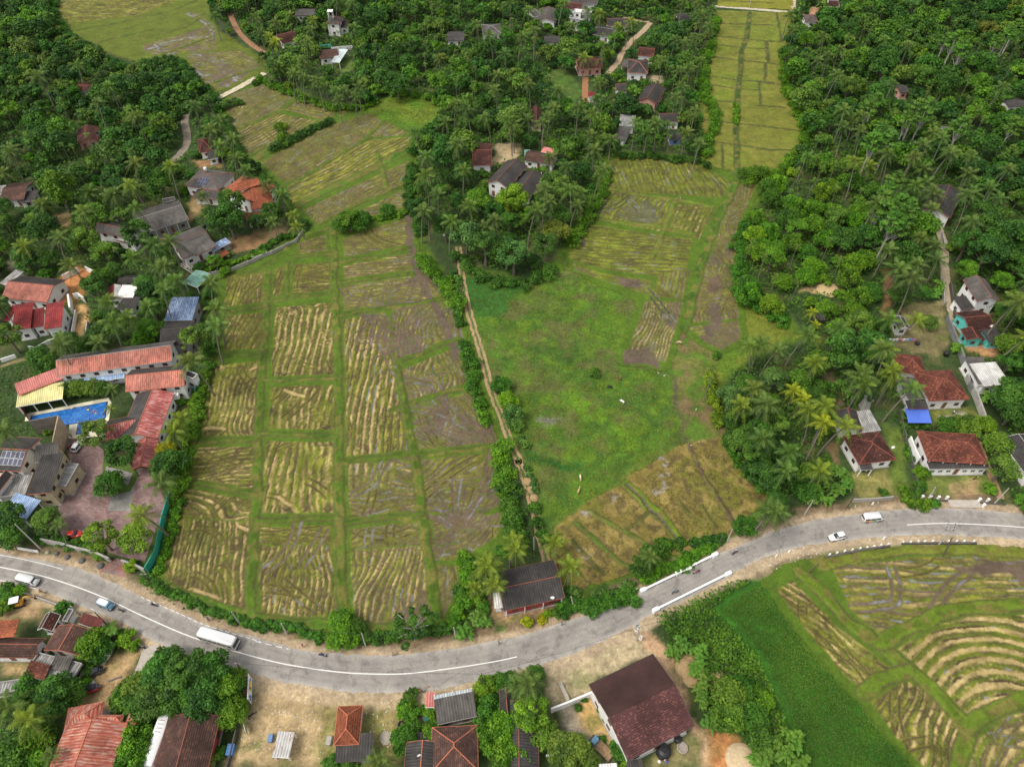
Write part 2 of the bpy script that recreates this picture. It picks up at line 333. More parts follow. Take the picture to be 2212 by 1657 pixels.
YARDS=[
 (T(21,(510,745),(650,660),(850,745),(700,800),(700,900),(620,960),(500,1000),(390,1000),(540,810)),c_orange),
 (T(21,(600,960),(730,970),(720,1050),(690,1240),(590,1230),(640,1100)),(.55,.33,.14)),
 (T(21,(1580,80),(1700,150),(1640,250),(1500,370),(1320,470),(1300,400),(1560,290)),(.35,.24,.11)),
 (T(21,(560,1290),(700,1230),(400,1330)),c_dirt),(T(21,(440,230),(600,220),(560,330),(480,330)),(.30,.20,.10)),
 (T(21,(0,1490),(200,1430),(410,1320),(400,1350),(180,1450),(0,1500)),(.40,.28,.15)),
 (T(21,(30,680),(140,510),(190,515),(110,690)),(.30,.25,.17)),
 (T(22,(0,350),(250,300),(340,380),(150,430),(0,560)),(.20,.14,.07)),
 (T(21,(1860,440),(2209,380),(2209,470),(1950,560)),(.22,.13,.06)),
 (T(13,(0,1180),(130,1230),(60,1330),(0,1340)),c_sand),(T(12,(2020,1190),(2209,1200),(2209,1280),(2100,1330),(1960,1390)),c_sand),
 (T(13,(1150,620),(1290,640),(1280,690),(1190,680)),(.35,.27,.17)),
 (T(13,(390,570),(500,590),(640,760),(560,850),(330,690)),(.07,.13,.02)),
 (T(12,(700,500),(820,450),(820,600),(720,600)),(.10,.15,.03)),
 (T(24,(480,830),(560,790),(670,830),(650,890),(540,890),(340,880)),(.50,.34,.17)),
 (T(24,(1030,700),(1130,690),(1100,1000),(1040,1100)),(.26,.13,.06)),
 (T(24,(1250,960),(1560,940),(1590,1300),(1500,1400),(1300,1390),(1100,1290)),(.19,.16,.07)),
 (T(24,(1640,1080),(1720,1200),(1980,1320),(2000,1420),(1900,1420),(1700,1330),(1640,1130)),(.40,.22,.10)),
 (T(34,(760,830),(1090,780),(1150,870),(1130,1010),(870,1030),(800,950)),(.22,.20,.06)),
 (T(34,(1050,430),(1200,420),(1250,640),(1240,1100),(1160,1100),(1120,800),(1080,560)),(.11,.16,.025)),
 (T(34,(1420,280),(1750,280),(1860,390),(1600,420),(1440,430)),(.16,.17,.04)),
 (T(34,(1480,340),(1700,330),(1740,390),(1530,400)),(.45,.40,.30)),
 (T(34,(1340,830),(1930,830),(2000,1010),(1960,1060),(1440,1040),(1370,950)),(.14,.17,.035)),
 (T(34,(1570,880),(1820,880),(1840,1060),(1590,1050)),(.42,.28,.14)),
 (T(34,(600,0),(620,120),(700,270),(640,290),(560,100),(540,0)),(.20,.14,.08)),
 (T(34,(590,560),(640,580),(690,740),(640,740),(590,640)),(.26,.16,.08)),
 (T(41,(60,330),(280,250),(330,260),(340,400),(310,450),(0,430)),(.42,.29,.15)),
 (T(41,(520,390),(640,360),(640,470),(540,480)),(.40,.27,.13)),
 (T(41,(0,750),(280,790),(200,900),(0,890)),(.33,.24,.11)),
 (T(41,(860,760),(1170,690),(1100,860),(1060,960),(950,1050),(1090,1180),(860,1190),(640,1110),(700,980)),(.43,.29,.14)),
 (T(42,(-130,900),(600,1020),(650,1100),(560,1350),(560,1657),(-180,1657),(-120,1100)),(.40,.29,.15)),
 (T(42,(560,1080),(1300,1060),(1330,1450),(1000,1657),(560,1657)),(.26,.21,.08)),
 (T(42,(1330,1060),(1420,1060),(1450,1350),(1370,1350)),(.36,.25,.14)),
 (T(43,(0,870),(700,640),(1000,510),(1200,390),(1180,560),(1330,740),(1280,760),(1210,720),(720,960),(730,1060),(500,1100),(350,1170),(330,900),(60,930)),(.46,.37,.22)),
 (T(43,(1110,480),(1190,470),(1330,740),(1430,950),(1560,1270),(1720,1657),(1590,1657),(1520,1330),(1380,980),(1200,710),(1110,640)),(.50,.32,.18)),
 (T(43,(400,1180),(740,1080),(900,1420),(900,1560),(880,1657),(640,1657)),(.27,.23,.17)),
 (T(43,(590,1120),(740,1070),(900,1420),(860,1500),(650,1380)),(.52,.33,.13)),
 (T(43,(1120,1657),(1200,1560),(1560,1350),(1620,1657)),(.22,.19,.08)),
 (T(43,(1640,1380),(1950,1400),(2050,1657),(1700,1657)),(.50,.22,.08)),
 (T(43,(1400,760),(1560,720),(1560,900),(1440,950)),(.34,.23,.11)),
 (T(42,(1940,190),(2209,370),(2209,430),(1950,440)),(.36,.23,.12)),(T(43,(0,400),(370,340),(390,420),(0,450)),(.45,.27,.14)),
 (T(43,(0,430),(440,400),(470,460),(0,580)),(.11,.19,.02)),
 (T(42,(1860,600),(2209,400),(2209,560),(1950,640)),(.11,.19,.02)),
 (T(34,(100,1300),(800,1040),(1150,1030),(1170,1110),(860,1150),(400,1210),(0,1340)),(.22,.165,.10)),
 (T(34,(0,1560),(500,1430),(560,1520),(300,1600),(0,1657)),(.24,.18,.11)),
 (T(43,(1880,20),(2209,0),(2209,80),(2000,100)),(.25,.19,.11)),
 (T(34,(560,1420),(1400,1340),(2209,1390),(2209,1450),(1400,1400),(1000,1430),(600,1500)),(.12,.18,.02)),
 (T(31,(310,1380),(900,1560),(840,1610),(600,1580),(310,1480)),(.05,.10,.015)),
 (T(14,(440,60),(500,60),(500,130),(430,120)),(.40,.22,.12)),
 (T(11,(1590,1330),(1850,1340),(1830,1390),(1640,1390)),(.30,.17,.08)),
]
for P,c in YARDS:
    g.poly(GP(P),c,soft=.9,rag=1.8,var=.2); PROT.append(P)
    g.poly(GP(P),(.11,.15,.03),soft=.9,rag=2.5,holes=.66,hs=3,amt=.6)
g.line(RN,3.6,(.40,.30,.19),soft=1.2,rag=1.0); g.line(RS,4.2,(.43,.33,.21),soft=1.4,rag=1.0)
g.line(offset(RS[25:125],-2.2),1.6,(.45,.34,.2),soft=1,rag=1)
g.line(offset(RN,2.6),1.8,(.20,.14,.08),soft=1.2,rag=1.4,amt=.8,holes=.4)
rel=(fbm(g.X,g.Y,18,3,6)-.5)*.5; g.Z=np.minimum(rel*0,0)
far=(np.abs(g.X)>400)|(g.Y>470)|(g.Y<0)
ground_mat=paintmat('ground_soil_and_grass')
tag(put('ground',g.mesh('ground',ground_mat)),kind='structure')
field_mat=paintmat('rice_field_stubble',amp=.32,bump=.5)
def cellmask(f,P,soft=.3,rag=.4):
    P=GP(P); xs=[p[0] for p in P];ys=[p[1] for p in P]; w=f.win(min(xs),max(xs),min(ys),max(ys),2)
    m=np.zeros(f.X.shape)
    if f.X[w].size: m[w]=sstep(-soft,soft,sdpoly(f.X[w]+f.NX[w]*rag,f.Y[w]+f.NY[w]*rag,P)-.5)
    return m,w,P
def wander(x,y,a,L,curv,step=1.2):
    pts=[(x,y)]; k=random.uniform(-curv,curv)
    for i in range(int(L/step)):
        k+=random.uniform(-curv,curv)*.35; k=max(-curv,min(curv,k)); a+=k*step
        x+=math.cos(a)*step;y+=math.sin(a)*step; pts.append((x,y))
    return pts
def track(f,pts,clip,wet=.0,w=.5,gap=1.7,col=None):
    col=col or (c_wet if wet>.3 else c_rut)
    for s_ in (-.5,.5):
        q=offset(pts,gap*s_)
        f.line(q,w+.5,tuple(c*.8 for c in c_stub),soft=.3,rag=.25,clip=clip,amt=.6)
        f.line(q,w,col,soft=.22,rag=.22,wet=wet*.55,dz=-.09,clip=clip,holes=.30 if wet<.3 else 0,hs=2.5)
        if wet>0: f.line(q,w*.7,(.20,.20,.22),soft=.2,rag=.3,wet=1.0,dz=-.09,clip=clip,holes=.66,hs=2.5)
def cell(f,P,ang,per=1.9,straw=.5,mud=.3,wet=0.0,tracks=6,ends=.0,center=None,curv=.07,tang=None,stub=None,loops=0.0):
    m,w,Pw=cellmask(f,P)
    if f.X[w].size==0: return
    X=f.X[w];Y=f.Y[w];mm=m[w]; sd=random.randint(0,9)
    st=np.array(stub or c_stub)*(.85+.3*random.random())
    f.lay(w,mm,st,None,0,.25)
    A_=1.3+.62*max(0,tracks-2)
    if ends>0:
        ee=np.abs(((X-sum(p[0] for p in Pw)/len(Pw))*math.cos(ang)+(Y-sum(p[1] for p in Pw)/len(Pw))*math.sin(ang))); A_=A_+ends*5*sstep(ee.max()*.55,ee.max()*.9,ee)
    Xd=X+(fbm(X,Y,13,2,sd)-.5)*A_*1.3;Yd=Y+(fbm(X,Y,13,2,sd+1)-.5)*A_*1.3
    if center:
        c=G(*center); s_=np.hypot(Xd-c[0],Yd-c[1]); t_=np.arctan2(Yd-c[1],Xd-c[0])*30
    else: s_=-Xd*math.sin(ang)+Yd*math.cos(ang); t_=Xd*math.cos(ang)+Yd*math.sin(ang)
    if loops:
        dd=np.abs(sdpoly(X,Y,Pw)); s_=np.where(dd<loops,dd,s_)
    if tracks>=6 and not center: per=per*.68
    row=np.floor(s_/per); fr=s_/per-row
    rn=_L[3][(row.astype(int)*7+sd*31)%256,(np.floor(t_/5).astype(int)+sd*13)%256]; rn2=vn(t_,row*17.3,4.5,sd)
    jit=(fbm(X,Y,1.0,3,sd+2)-.5)*.26; fr=fr+jit; br=(fbm(X,Y,.7,2,sd+3)-.5)*.16
    an=vn(t_/3.2,s_/.45,1,sd+1); an2=vn(t_/2.2,s_/.35,1,sd+8)
    f.lay(w,mm*sstep(.72,.84,an)*.6,c_rut,None,-.04,.2); f.lay(w,mm*sstep(.70,.82,an2)*.6*min(1,straw*1.6),(.34,.26,.10),None,.03,.2); f.lay(w,mm*sstep(.55,.75,fbm(X,Y,3,3,sd+3))*.6,(.10,.125,.016),None,.03)
    gm=mm*(1-sstep(.08,.2,np.abs(fr-.80)))*.7
    f.lay(w,gm,(.085,.13,.012),None,.06,.2)
    rn2=rn2*.65+vn(t_,row*5.3,1.6,sd+2)*.35
    sm=mm*(1-sstep(.16 if center else .10,.26 if center else .22,np.abs(fr-.28)+br))*sstep(1-straw-.16,1-straw+.12,rn2)*(1 if center else sstep(.22,.5,fbm(X,Y,7,2,sd+5)))*(.65+.35*vn(X,Y,.6,sd))
    f.lay(w,sm,c_straw,None,.10,.35)
    rg=1-np.abs(2*vn(t_/5,s_/1.1,1,sd+11)-1); rg2=1-np.abs(2*fbm(X,Y,4.5,3,sd+12)-1); ch=sstep(.84,.95,rg)*(0 if center else .55)
    if ends>0: ch=np.maximum(ch,sstep(.86,.96,rg2)*sstep(ee.max()*.5,ee.max()*.75,ee))
    if tracks>=6: ch=np.maximum(ch,sstep(.93,.98,rg2)*.8)
    f.lay(w,mm*ch,c_rut if wet<.3 else c_mud,wet*.3,-.05,.2); f.lay(w,mm*sstep(.62,.75,vn(X,Y,.45,sd+2))*sstep(.5,.7,fbm(X,Y,5,2,sd+1))*.55*straw*1.5,(.40,.30,.13),None,.03)
    rm=mm*(1-sstep(.06,.13,np.abs(fr-.56)))*sstep(1-mud-.1,1-mud+.1,vn(t_,row*9.1,6,sd+4))
    if wet>.2: f.lay(w,mm*(1-sstep(.10,.17,np.abs(fr-.56)))*sstep(.65-wet*.55,.85-wet*.55,vn(t_,row*5.7,5,sd+5)),c_wet,wet*.5,-.07,.1)
    f.lay(w,rm,c_rut if wet<.3 else c_mud,wet*.3,-.06,.2)
    for q_ in (.05,.93): f.lay(w,mm*(1-sstep(.03,.10,np.abs(fr-q_)+br*.6))*sstep(.30,.55,vn(t_,row*7.7+q_*9,5,sd+9))*.7,c_rut if wet<.3 else c_mud,None,-.04,.2)
    if wet>0:
        pm=mm*(1-sstep(.05,.10,np.abs(fr-.56)))*sstep(.80-wet*.25,.86-wet*.25,vn(t_,row*3.3,3,sd+6)); f.lay(w,pm,(.20,.20,.22),1.0,-.02,0)
        pp=mm*sstep(.64-wet*.10,.70-wet*.10,fbm(X,Y,7,3,sd+7))*sstep(.45,.75,wet); f.lay(w,pp*.75,c_wet,.30,-.04,.1)
    cx=sum(p[0] for p in Pw)/len(Pw);cy=sum(p[1] for p in Pw)/len(Pw)
    for k in range(int(tracks*.35+.5)):
        i=random.randrange(len(Pw)); a_=Pw[i];b_=Pw[(i+1)%len(Pw)];t=random.random(); x=a_[0]+(b_[0]-a_[0])*t;y=a_[1]+(b_[1]-a_[1])*t
        x+=(cx-x)*.15;y+=(cy-y)*.15
        a=(tang if tang is not None else ang)+random.gauss(0,.5)+(PI if random.random()<.5 else 0)
        if random.random()<.4: a=math.atan2(cy-y,cx-x)+random.gauss(0,.5)
        track(f,wander(x,y,a,random.uniform(8,22),curv),m,wet=wet if random.random()<.7 else 0,w=random.uniform(.25,.45))
    if ends>0:
        for k in range(int(len(Pw)*1.2)):
            i=k%len(Pw); a_=Pw[i];b_=Pw[(i+1)%len(Pw)]; ea=math.atan2(b_[1]-a_[1],b_[0]-a_[0])
            if abs(math.sin(ea-ang))<.6: continue
            t=random.random();x=a_[0]+(b_[0]-a_[0])*t;y=a_[1]+(b_[1]-a_[1])*t
            x+=(cx-x)*random.uniform(.08,.3);y+=(cy-y)*random.uniform(.08,.3)
            track(f,wander(x,y,ea+random.gauss(0,.6),random.uniform(4,11),.18),m,wet=wet,w=.35,gap=1.2)
            if random.random()<.5: f.line(wander(x,y,ea+random.gauss(0,.5),random.uniform(3,7),.1),.8,c_straw,soft=.4,rag=.5,clip=m,dz=.1)
def field(name,P,step,base=c_bund):
    W=GP(P); xs=[p[0] for p in W];ys=[p[1] for p in W]
    return Grid(np.arange(min(xs)-1,max(xs)+1,step),np.arange(min(ys)-1,max(ys)+1,step),base),W
def finish(f,W,name,z=.03):
    f.Z+=(fbm(f.X,f.Y,.8,2,9)-.5)*.07
    keep=sdpoly(f.X+f.NX*1.3,f.Y+f.NY*1.3,W)>-1.2
    f.Z=np.maximum(f.Z,-.14)
    tag(put('rice_field',f.mesh('rice_field',field_mat,z+.10,keep)),kind='structure')
def bunds(f,L,w=2.2,col=c_bund,rag=.5,hs=1.0):
    for P in L:
        q=smooth_line(GP(P),1.5); f.line(q,w+.6,(.10,.085,.03),soft=.5,rag=rag,dz=0.02); f.line(q,w,col,soft=.6,rag=rag+.3,dz=.22)
        f.line(q,w*.5,tuple(c*.75 for c in col),soft=.6,rag=1.4,dz=.2,holes=.5); f.line(q,w*.8,(.15,.14,.03),soft=.6,rag=1.6,dz=.2,holes=.58,hs=2)
V=PI/2
random.seed(21)
f,W=field('left',leftfield,.26)
cell(f,[(488,600),(572,585),(572,655),(482,668)],V,straw=.35,mud=.7,tracks=6)
cell(f,[(482,682),(570,672),(568,755),(480,762)],V,straw=.3,mud=.9,tracks=9,curv=.15)
cell(f,[(450,790),(562,778),(556,945),(432,945)],V+.1,straw=.75,mud=.5,tracks=6,ends=1)
cell(f,[(428,962),(552,962),(550,1062),(402,1035)],0,straw=.5,mud=.8,tracks=11,curv=.2)
cell(f,[(396,1050),(548,1078),(545,1130),(384,1120)],-.2,straw=.6,mud=.8,tracks=12,curv=.1,tang=.1)
cell(f,[(384,1115),(546,1125),(534,1330),(440,1298),(352,1262),(352,1225)],V+.12,straw=.7,mud=.6,tracks=7,ends=1)
cell(f,[(590,580),(618,574),(610,640),(586,645)],V,straw=.3,mud=.7,tracks=4)
cell(f,[(632,572),(714,566),(716,628),(628,640)],.1,straw=.35,mud=.8,tracks=10,tang=.1)
cell(f,[(592,664),(720,652),(724,812),(582,816)],V+.02,straw=.85,mud=.4,tracks=2,ends=1.5)
cell(f,[(582,834),(724,830),(724,934),(574,930)],V,straw=.55,mud=.35,tracks=5,ends=1,curv=.2)
cell(f,[(573,952),(724,952),(724,1112),(562,1112)],V+.05,straw=.8,mud=.4,tracks=3,ends=1.2)
cell(f,[(558,1134),(720,1132),(722,1180),(556,1180)],0,straw=.5,mud=.8,tracks=8,wet=.15)
cell(f,[(556,1175),(722,1175),(732,1340),(560,1330)],V,straw=.75,mud=.8,tracks=9,wet=.2,curv=.05,tang=V-.4)
cell(f,[(738,515),(800,495),(880,468),(888,530),(740,560)],.05,straw=.25,mud=.8,wet=.45,tracks=8,curv=.12)
cell(f,[(640,525),(705,505),(708,545),(640,555)],.15,straw=.2,mud=.8,wet=.3,tracks=6)
cell(f,[(738,574),(890,545),(895,585),(740,606)],.08,straw=.45,mud=.7,wet=.4,tracks=6)
cell(f,[(738,618),(885,596),(915,600),(968,640),(835,660),(740,675)],.03,straw=.3,mud=.9,wet=.7,tracks=9)
cell(f,[(740,690),(835,672),(850,760),(862,860),(884,890),(895,975),(745,990)],V,per=1.8,straw=.75,mud=.8,wet=.2,tracks=2)
cell(f,[(845,668),(978,648),(988,715),(990,728),(850,782)],V-.15,straw=.25,mud=.9,wet=.85,tracks=14,curv=.12)
cell(f,[(862,800),(995,745),(1015,790),(1006,832),(870,872)],V+.25,straw=.4,mud=.9,wet=.7,tracks=10)
cell(f,[(890,890),(1010,845),(1030,850),(1055,930),(1055,960),(902,975)],2.6,straw=.15,mud=.95,wet=.8,tracks=16,curv=.05)
cell(f,[(748,1004),(890,992),(905,1104),(752,1126)],.05,straw=.35,mud=.8,wet=.5,tracks=8,curv=.1)
cell(f,[(748,1000),(860,995),(850,1060),(750,1060)],V,straw=.55,mud=.8,wet=.35,tracks=3)
cell(f,[(905,990),(1060,975),(1070,1040),(1085,1100),(918,1108)],.55,straw=.2,mud=.95,wet=.7,tracks=14,curv=.04,tang=.9)
cell(f,[(752,1142),(905,1122),(915,1180),(755,1190)],.3,straw=.3,mud=.9,wet=.6,tracks=12,curv=.12)
cell(f,[(754,1185),(918,1175),(935,1300),(930,1352),(760,1345)],V-.03,straw=.6,mud=.8,wet=.5,tracks=8,curv=.08)
cell(f,[(930,1115),(1086,1108),(1082,1160),(1030,1192),(1000,1215),(935,1215)],.75,straw=.25,mud=.95,wet=.6,tracks=14,curv=.03,tang=.8)
cell(f,[(938,1215),(998,1220),(985,1290),(962,1340),(950,1340)],V,straw=.4,mud=.9,wet=.6,tracks=5)
L_=smooth_line(GP(T(22,(1230,60),(1280,260),(1300,400),(1310,500),(1360,640),(1400,780),(1440,900),(1500,1000),(1600,1180),(1640,1290),(1690,1420))),1.5)
f.line(L_,2.2,c_wet,soft=1,rag=1.2,wet=.3,dz=-.05,amt=.85)
L_=smooth_line(GP(T(22,(1360,640),(1480,780),(1580,880),(1640,960),(1660,1100),(1700,1250),(1760,1400),(1780,1600))+T(32,(1800,60),(1850,250),(1900,400),(1980,560),(1970,700),(1940,850),(1830,1080),(1680,1300),(1500,1500))),1.5)
allm=np.ones(f.X.shape); track(f,L_,allm,wet=.7,w=.6); f.line(L_,1.0,c_mud,soft=.6,rag=.8,wet=.4,amt=.6)
for a in (T(22,(740,840),(800,920),(910,940),(1100,980)),T(22,(1000,1080),(1100,1100),(1060,1250),(1120,1420),(1200,1560),(1450,1640)),T(32,(830,1000),(1000,900),(1120,700),(1290,740)),T(32,(1460,1160),(1600,1180),(1700,1300)),T(32,(380,1180),(340,1350),(260,1500),(90,1640)),T(32,(600,1280),(500,1450),(400,1600)),T(22,(960,860),(960,980),(1200,980),(1420,960)),T(32,(1200,60),(1500,100),(1700,400),(1950,560))):
    track(f,smooth_line(GP(a),1.2),allm,wet=.6,w=.6)
for P,r_ in ((T(22,(1180,1180),(1400,1260),(1420,1350),(1240,1400)),2),(T(32,(1380,60),(1500,90),(1480,160),(1400,150)),1.5),(T(32,(1560,320),(1700,350),(1850,430),(1940,560),(1780,560),(1700,420)),3),(T(22,(1330,560),(1380,580),(1370,700),(1340,690)),1),(T(22,(1060,960),(1400,960),(1380,1000),(1080,1010)),1.5),(T(42,(900,490),(1050,430),(1100,470),(1060,520)),1.5),(T(22,(840,1060),(1040,1060),(1060,1130),(1000,1120)),1),(T(32,(830,1080),(960,1110),(1020,1150),(880,1200)),1.2)):
    f.poly(GP(P),c_wet,soft=.5,rag=r_,wet=.55,dz=-.05,holes=.3,hs=3)
for rc_,x_,y_,a0,a1,n_,l_ in ((22,1270,1290,1.2,4.2,15,11),(32,1620,350,1.7,4.4,17,14),(32,1690,1290,.2,3.0,15,13),(22,1010,1080,-2.6,-.3,8,13),(22,1380,720,-2.2,-.4,7,12),(42,1300,470,.4,2.6,7,7),(32,1900,560,.9,3.2,12,12)):
    for k in range(n_):
        a=a0+(a1-a0)*(k+random.uniform(-.3,.3))/n_; x,y=GT(rc_,x_,y_); r0=random.uniform(.5,3); q=wander(x+math.cos(a)*r0,y+math.sin(a)*r0,a,l_*random.uniform(.5,1.1),.03)
        f.line(q,random.uniform(.35,.7),c_wet if k%3 else c_mud,soft=.25,rag=.35,wet=.3,dz=-.07,clip=allm)
        if k%4==0: f.line(q[3:],.3,(.2,.2,.22),soft=.2,rag=.3,wet=1,holes=.5,hs=2)
bunds(f,[[(718,500),(725,650),(731,800),(733,950),(735,1100),(743,1345)],[(578,585),(576,650),(570,760),(562,850),(557,1041),(549,1150),(540,1325)],[(873,878),(889,963),(904,1041),(915,1119),(930,1224),(945,1345)]],1.9)
bunds(f,[[(862,795),(868,840),(875,880)],[(573,653),(645,642),(717,633)],[(568,823),(728,818)],[(563,938),(730,944)],[(553,1124),(735,1120)],[(428,952),(557,952)],[(397,1040),(470,1052),(552,1072)],[(475,770),(570,763)],[(478,676),(576,664)],[(623,568),(616,645)],[(735,567),(810,555),(883,536)],[(737,612),(810,603),(881,591)],[(738,683),(834,665),(905,655),(978,643)],[(852,788),(920,760),(992,733)],[(845,887),(890,872),(954,851),(1006,840)],[(743,997),(889,984),(1058,966)],[(748,1133),(830,1122),(915,1112)],[(640,556),(712,550)],[(470,600),(560,580),(640,520),(718,492)]],1.0,hs=.8)
bunds(f,[[(350,1265),(440,1300),(560,1338),(680,1350),(760,1352),(870,1362),(962,1348)],[(350,1225),(378,1080),(395,1000),(425,900),(448,800),(476,700),(480,660)]],2.0,col=(.085,.16,.014))
finish(f,W,'left')
f,W=field('up',upfield,.34)
dA=math.atan2(*(lambda a,b:(b[1]-a[1],b[0]-a[0]))(G(560,345),G(700,275)))
cell(f,[(560,350),(700,276),(800,243),(830,265),(790,300),(650,385),(615,400)],dA,per=1.7,straw=.2,mud=.7,wet=.35,tracks=6,curv=.12)
cell(f,[(615,405),(790,302),(895,295),(880,325),(720,405),(630,448)],dA,per=1.7,straw=.35,mud=.4,wet=.15,tracks=4)
cell(f,[(780,250),(830,262),(895,292),(800,300),(760,275)],dA+.3,straw=.2,mud=.8,wet=.5,tracks=6)
cell(f,[(650,455),(725,420),(885,345),(888,400),(720,470),(690,490)],dA,straw=.3,mud=.9,wet=.6,tracks=10,curv=.1)
cell(f,[(720,480),(885,405),(878,450),(800,470)],.1,straw=.3,mud=.9,wet=.5,tracks=8)
bunds(f,[[(547,345),(640,298),(700,268),(765,235)],[(628,452),(714,408),(800,368),(881,326)]],3.0,col=(.085,.17,.014))
bunds(f,[[(690,485),(790,435),(885,400)],[(815,330),(835,400)],[(640,395),(760,320),(800,300)],[(830,262),(790,300)]],1.3)
finish(f,W,'up')
f,W=field('mid',midfield,.4)
cell(f,[(495,205),(575,180),(640,207),(600,240),(500,285),(488,245)],dA+.25,straw=.2,mud=.8,wet=.55,tracks=9)
cell(f,[(500,285),(600,245),(690,262),(600,305),(540,338),(520,322)],dA+.15,per=1.6,straw=.45,mud=.7,wet=.3,tracks=4)
cell(f,[(650,208),(740,240),(692,262),(610,238)],-.4,straw=.2,mud=.9,wet=.4,tracks=5)
bunds(f,[[(500,285),(600,243),(650,207)],[(540,338),(600,305),(690,267),(735,242)]],1.6)
finish(f,W,'mid')
f,W=field('far',farfield,.55,(.11,.14,.016))
cell(f,[(120,-10),(420,-10),(300,35),(120,55)],-.1,per=2.4,straw=.3,mud=.4,tracks=8)
cell(f,[(300,100),(440,60),(470,75),(470,110),(330,120)],.1,straw=.2,mud=.7,wet=.75,tracks=9)
cell(f,[(400,120),(520,108),(570,140),(500,188),(460,195),(430,170)],-.3,per=2.2,straw=.2,mud=.8,wet=.75,tracks=12)
for a in (T(11,(1200,420),(1500,330),(1800,300)),T(11,(1560,110),(1720,210),(1760,330)),T(11,(1600,430),(1780,520),(1980,680)),T(11,(1270,370),(1340,420),(1450,460)),T(11,(1560,570),(1750,640)),T(11,(1750,660),(1890,720))):
    track(f,smooth_line(GP(a),1.5),np.ones(f.X.shape),wet=.9,w=1.0,gap=2.4)
    f.line(smooth_line(GP(a),1.5),.6,(.3,.3,.33),soft=.3,rag=1.2,wet=1,holes=.55,hs=2)
bunds(f,[[(110,75),(260,50),(380,20),(440,-5)],[(330,125),(470,75),(480,60)],[(280,90),(400,60),(440,30)],[(200,95),(330,65)],[(440,190),(520,160),(575,150)]],1.4,hs=.7)
finish(f,W,'far')
f,W=field('right',rfield,.32)
stb=(.165,.185,.020)
vR=math.atan2(*(lambda a,b:(b[1]-a[1],b[0]-a[0]))(G(1470,520),G(1520,400)))
cell(f,[(1312,350),(1350,336),(1500,350),(1585,395),(1560,430),(1330,415),(1300,400)],V+.1,per=1.8,straw=.12,mud=.25,wet=.12,tracks=4,stub=stb,curv=.1)
cell(f,[(1295,410),(1450,425),(1435,505),(1250,468),(1275,440)],vR-.1,per=1.7,straw=.15,mud=.3,wet=.15,tracks=5,stub=stb,curv=.1)
cell(f,[(1462,440),(1552,445),(1512,520),(1442,500)],vR,per=1.7,straw=.35,mud=.4,tracks=2,stub=stb)
cell(f,[(1250,480),(1430,508),(1500,515),(1485,590),(1420,600),(1300,585),(1225,560),(1235,520)],-.12,per=1.7,straw=.12,mud=.5,wet=.12,tracks=4,stub=stb,curv=.05)
cell(f,[(1230,562),(1300,588),(1410,605),(1400,640),(1300,608),(1240,585)],-.5,per=1.7,straw=.1,mud=.6,wet=.3,tracks=4,stub=stb)
cell(f,[(1420,590),(1495,580),(1478,650),(1400,640)],V-.2,straw=.15,mud=.6,wet=.4,tracks=6,stub=stb)
cell(f,[(1392,650),(1478,650),(1465,700),(1445,785),(1350,775),(1368,715)],vR,per=1.6,straw=.5,mud=.9,wet=.8,tracks=8,stub=stb)
f.poly(GP([(1346,755),(1400,750),(1432,795),(1345,785)]),c_wet,soft=.6,rag=1.2,wet=.6,dz=-.06)
f.poly(GP(T(23,(540,420),(660,450),(640,500),(560,490))),c_wet,soft=.6,rag=1.2,wet=.5)
f.poly(GP(T(23,(900,740),(1080,780),(1080,830),(950,820))),c_wet,soft=.6,rag=1.6,wet=.5)
for a in (T(23,(1150,850),(1250,960),(1380,1130)),T(23,(640,230),(900,170),(1080,40)),T(23,(1200,300),(1100,200),(1010,110)),T(23,(580,390),(660,240),(800,80)),T(23,(600,400),(820,120))):
    track(f,smooth_line(GP(a),1.5),np.ones(f.X.shape),wet=.25,w=.6,col=(.06,.06,.05))
for k in range(9):
    p=GT(23,1230,310); track(f,wander(p[0],p[1],PI*.45+k*.18,14,.02),np.ones(f.X.shape),wet=.3,w=.4,col=(.09,.085,.08))
bunds(f,[T(23,(820,20),(1100,70),(1400,110),(1700,180)),T(23,(620,250),(900,290),(1250,340),(1560,400)),T(23,(1400,110),(1350,230),(1290,390),(1200,600))],1.5,col=(.12,.18,.016),hs=.8)
finish(f,W,'right')
f,W=field('strip2',rstrip,.32)
cell(f,[(1596,400),(1640,398),(1602,480),(1578,540),(1545,560),(1545,510),(1575,440)],vR-.2,per=1.5,straw=.2,mud=.9,wet=.55,tracks=10,tang=vR-.2,curv=.04)
cell(f,[(1548,520),(1592,520),(1592,640),(1600,690),(1490,700),(1505,620)],V+.05,per=1.6,straw=.12,mud=.95,wet=.8,tracks=22,tang=V,curv=.05)
cell(f,[(1480,705),(1600,690),(1603,735),(1560,758),(1520,740)],0,straw=.2,mud=.8,wet=.8,tracks=8,curv=.2)
f.poly(GP(T(23,(1690,960),(1780,1000),(1760,1180),(1700,1270),(1640,1210),(1700,1080))),c_wet,soft=.5,rag=1.2,wet=.55)
f.poly(GP(T(23,(1660,760),(1780,740),(1760,880),(1670,890))),c_mud,soft=.5,rag=1.2,wet=.4)
bunds(f,[[(1592,390),(1545,480),(1510,580),(1485,680),(1470,715)]],3.2,col=(.075,.14,.014))
finish(f,W,'strip2')
f,W=field('strip',strip,.5,(.155,.165,.022))
f.lay((slice(None),slice(None)),sstep(.5,.7,fbm(f.X,f.Y,1.6,2,6))*.4,(.10,.125,.018),None)
f.lay((slice(None),slice(None)),sstep(.5,.62,fbm(f.X,f.Y,16,3,2)),(.15,.185,.02),None)
f.lay((slice(None),slice(None)),sstep(.52,.6,fbm(f.X,f.Y,5,3,12))*.5,(.21,.20,.035),None)
dk=(.055,.095,.014)
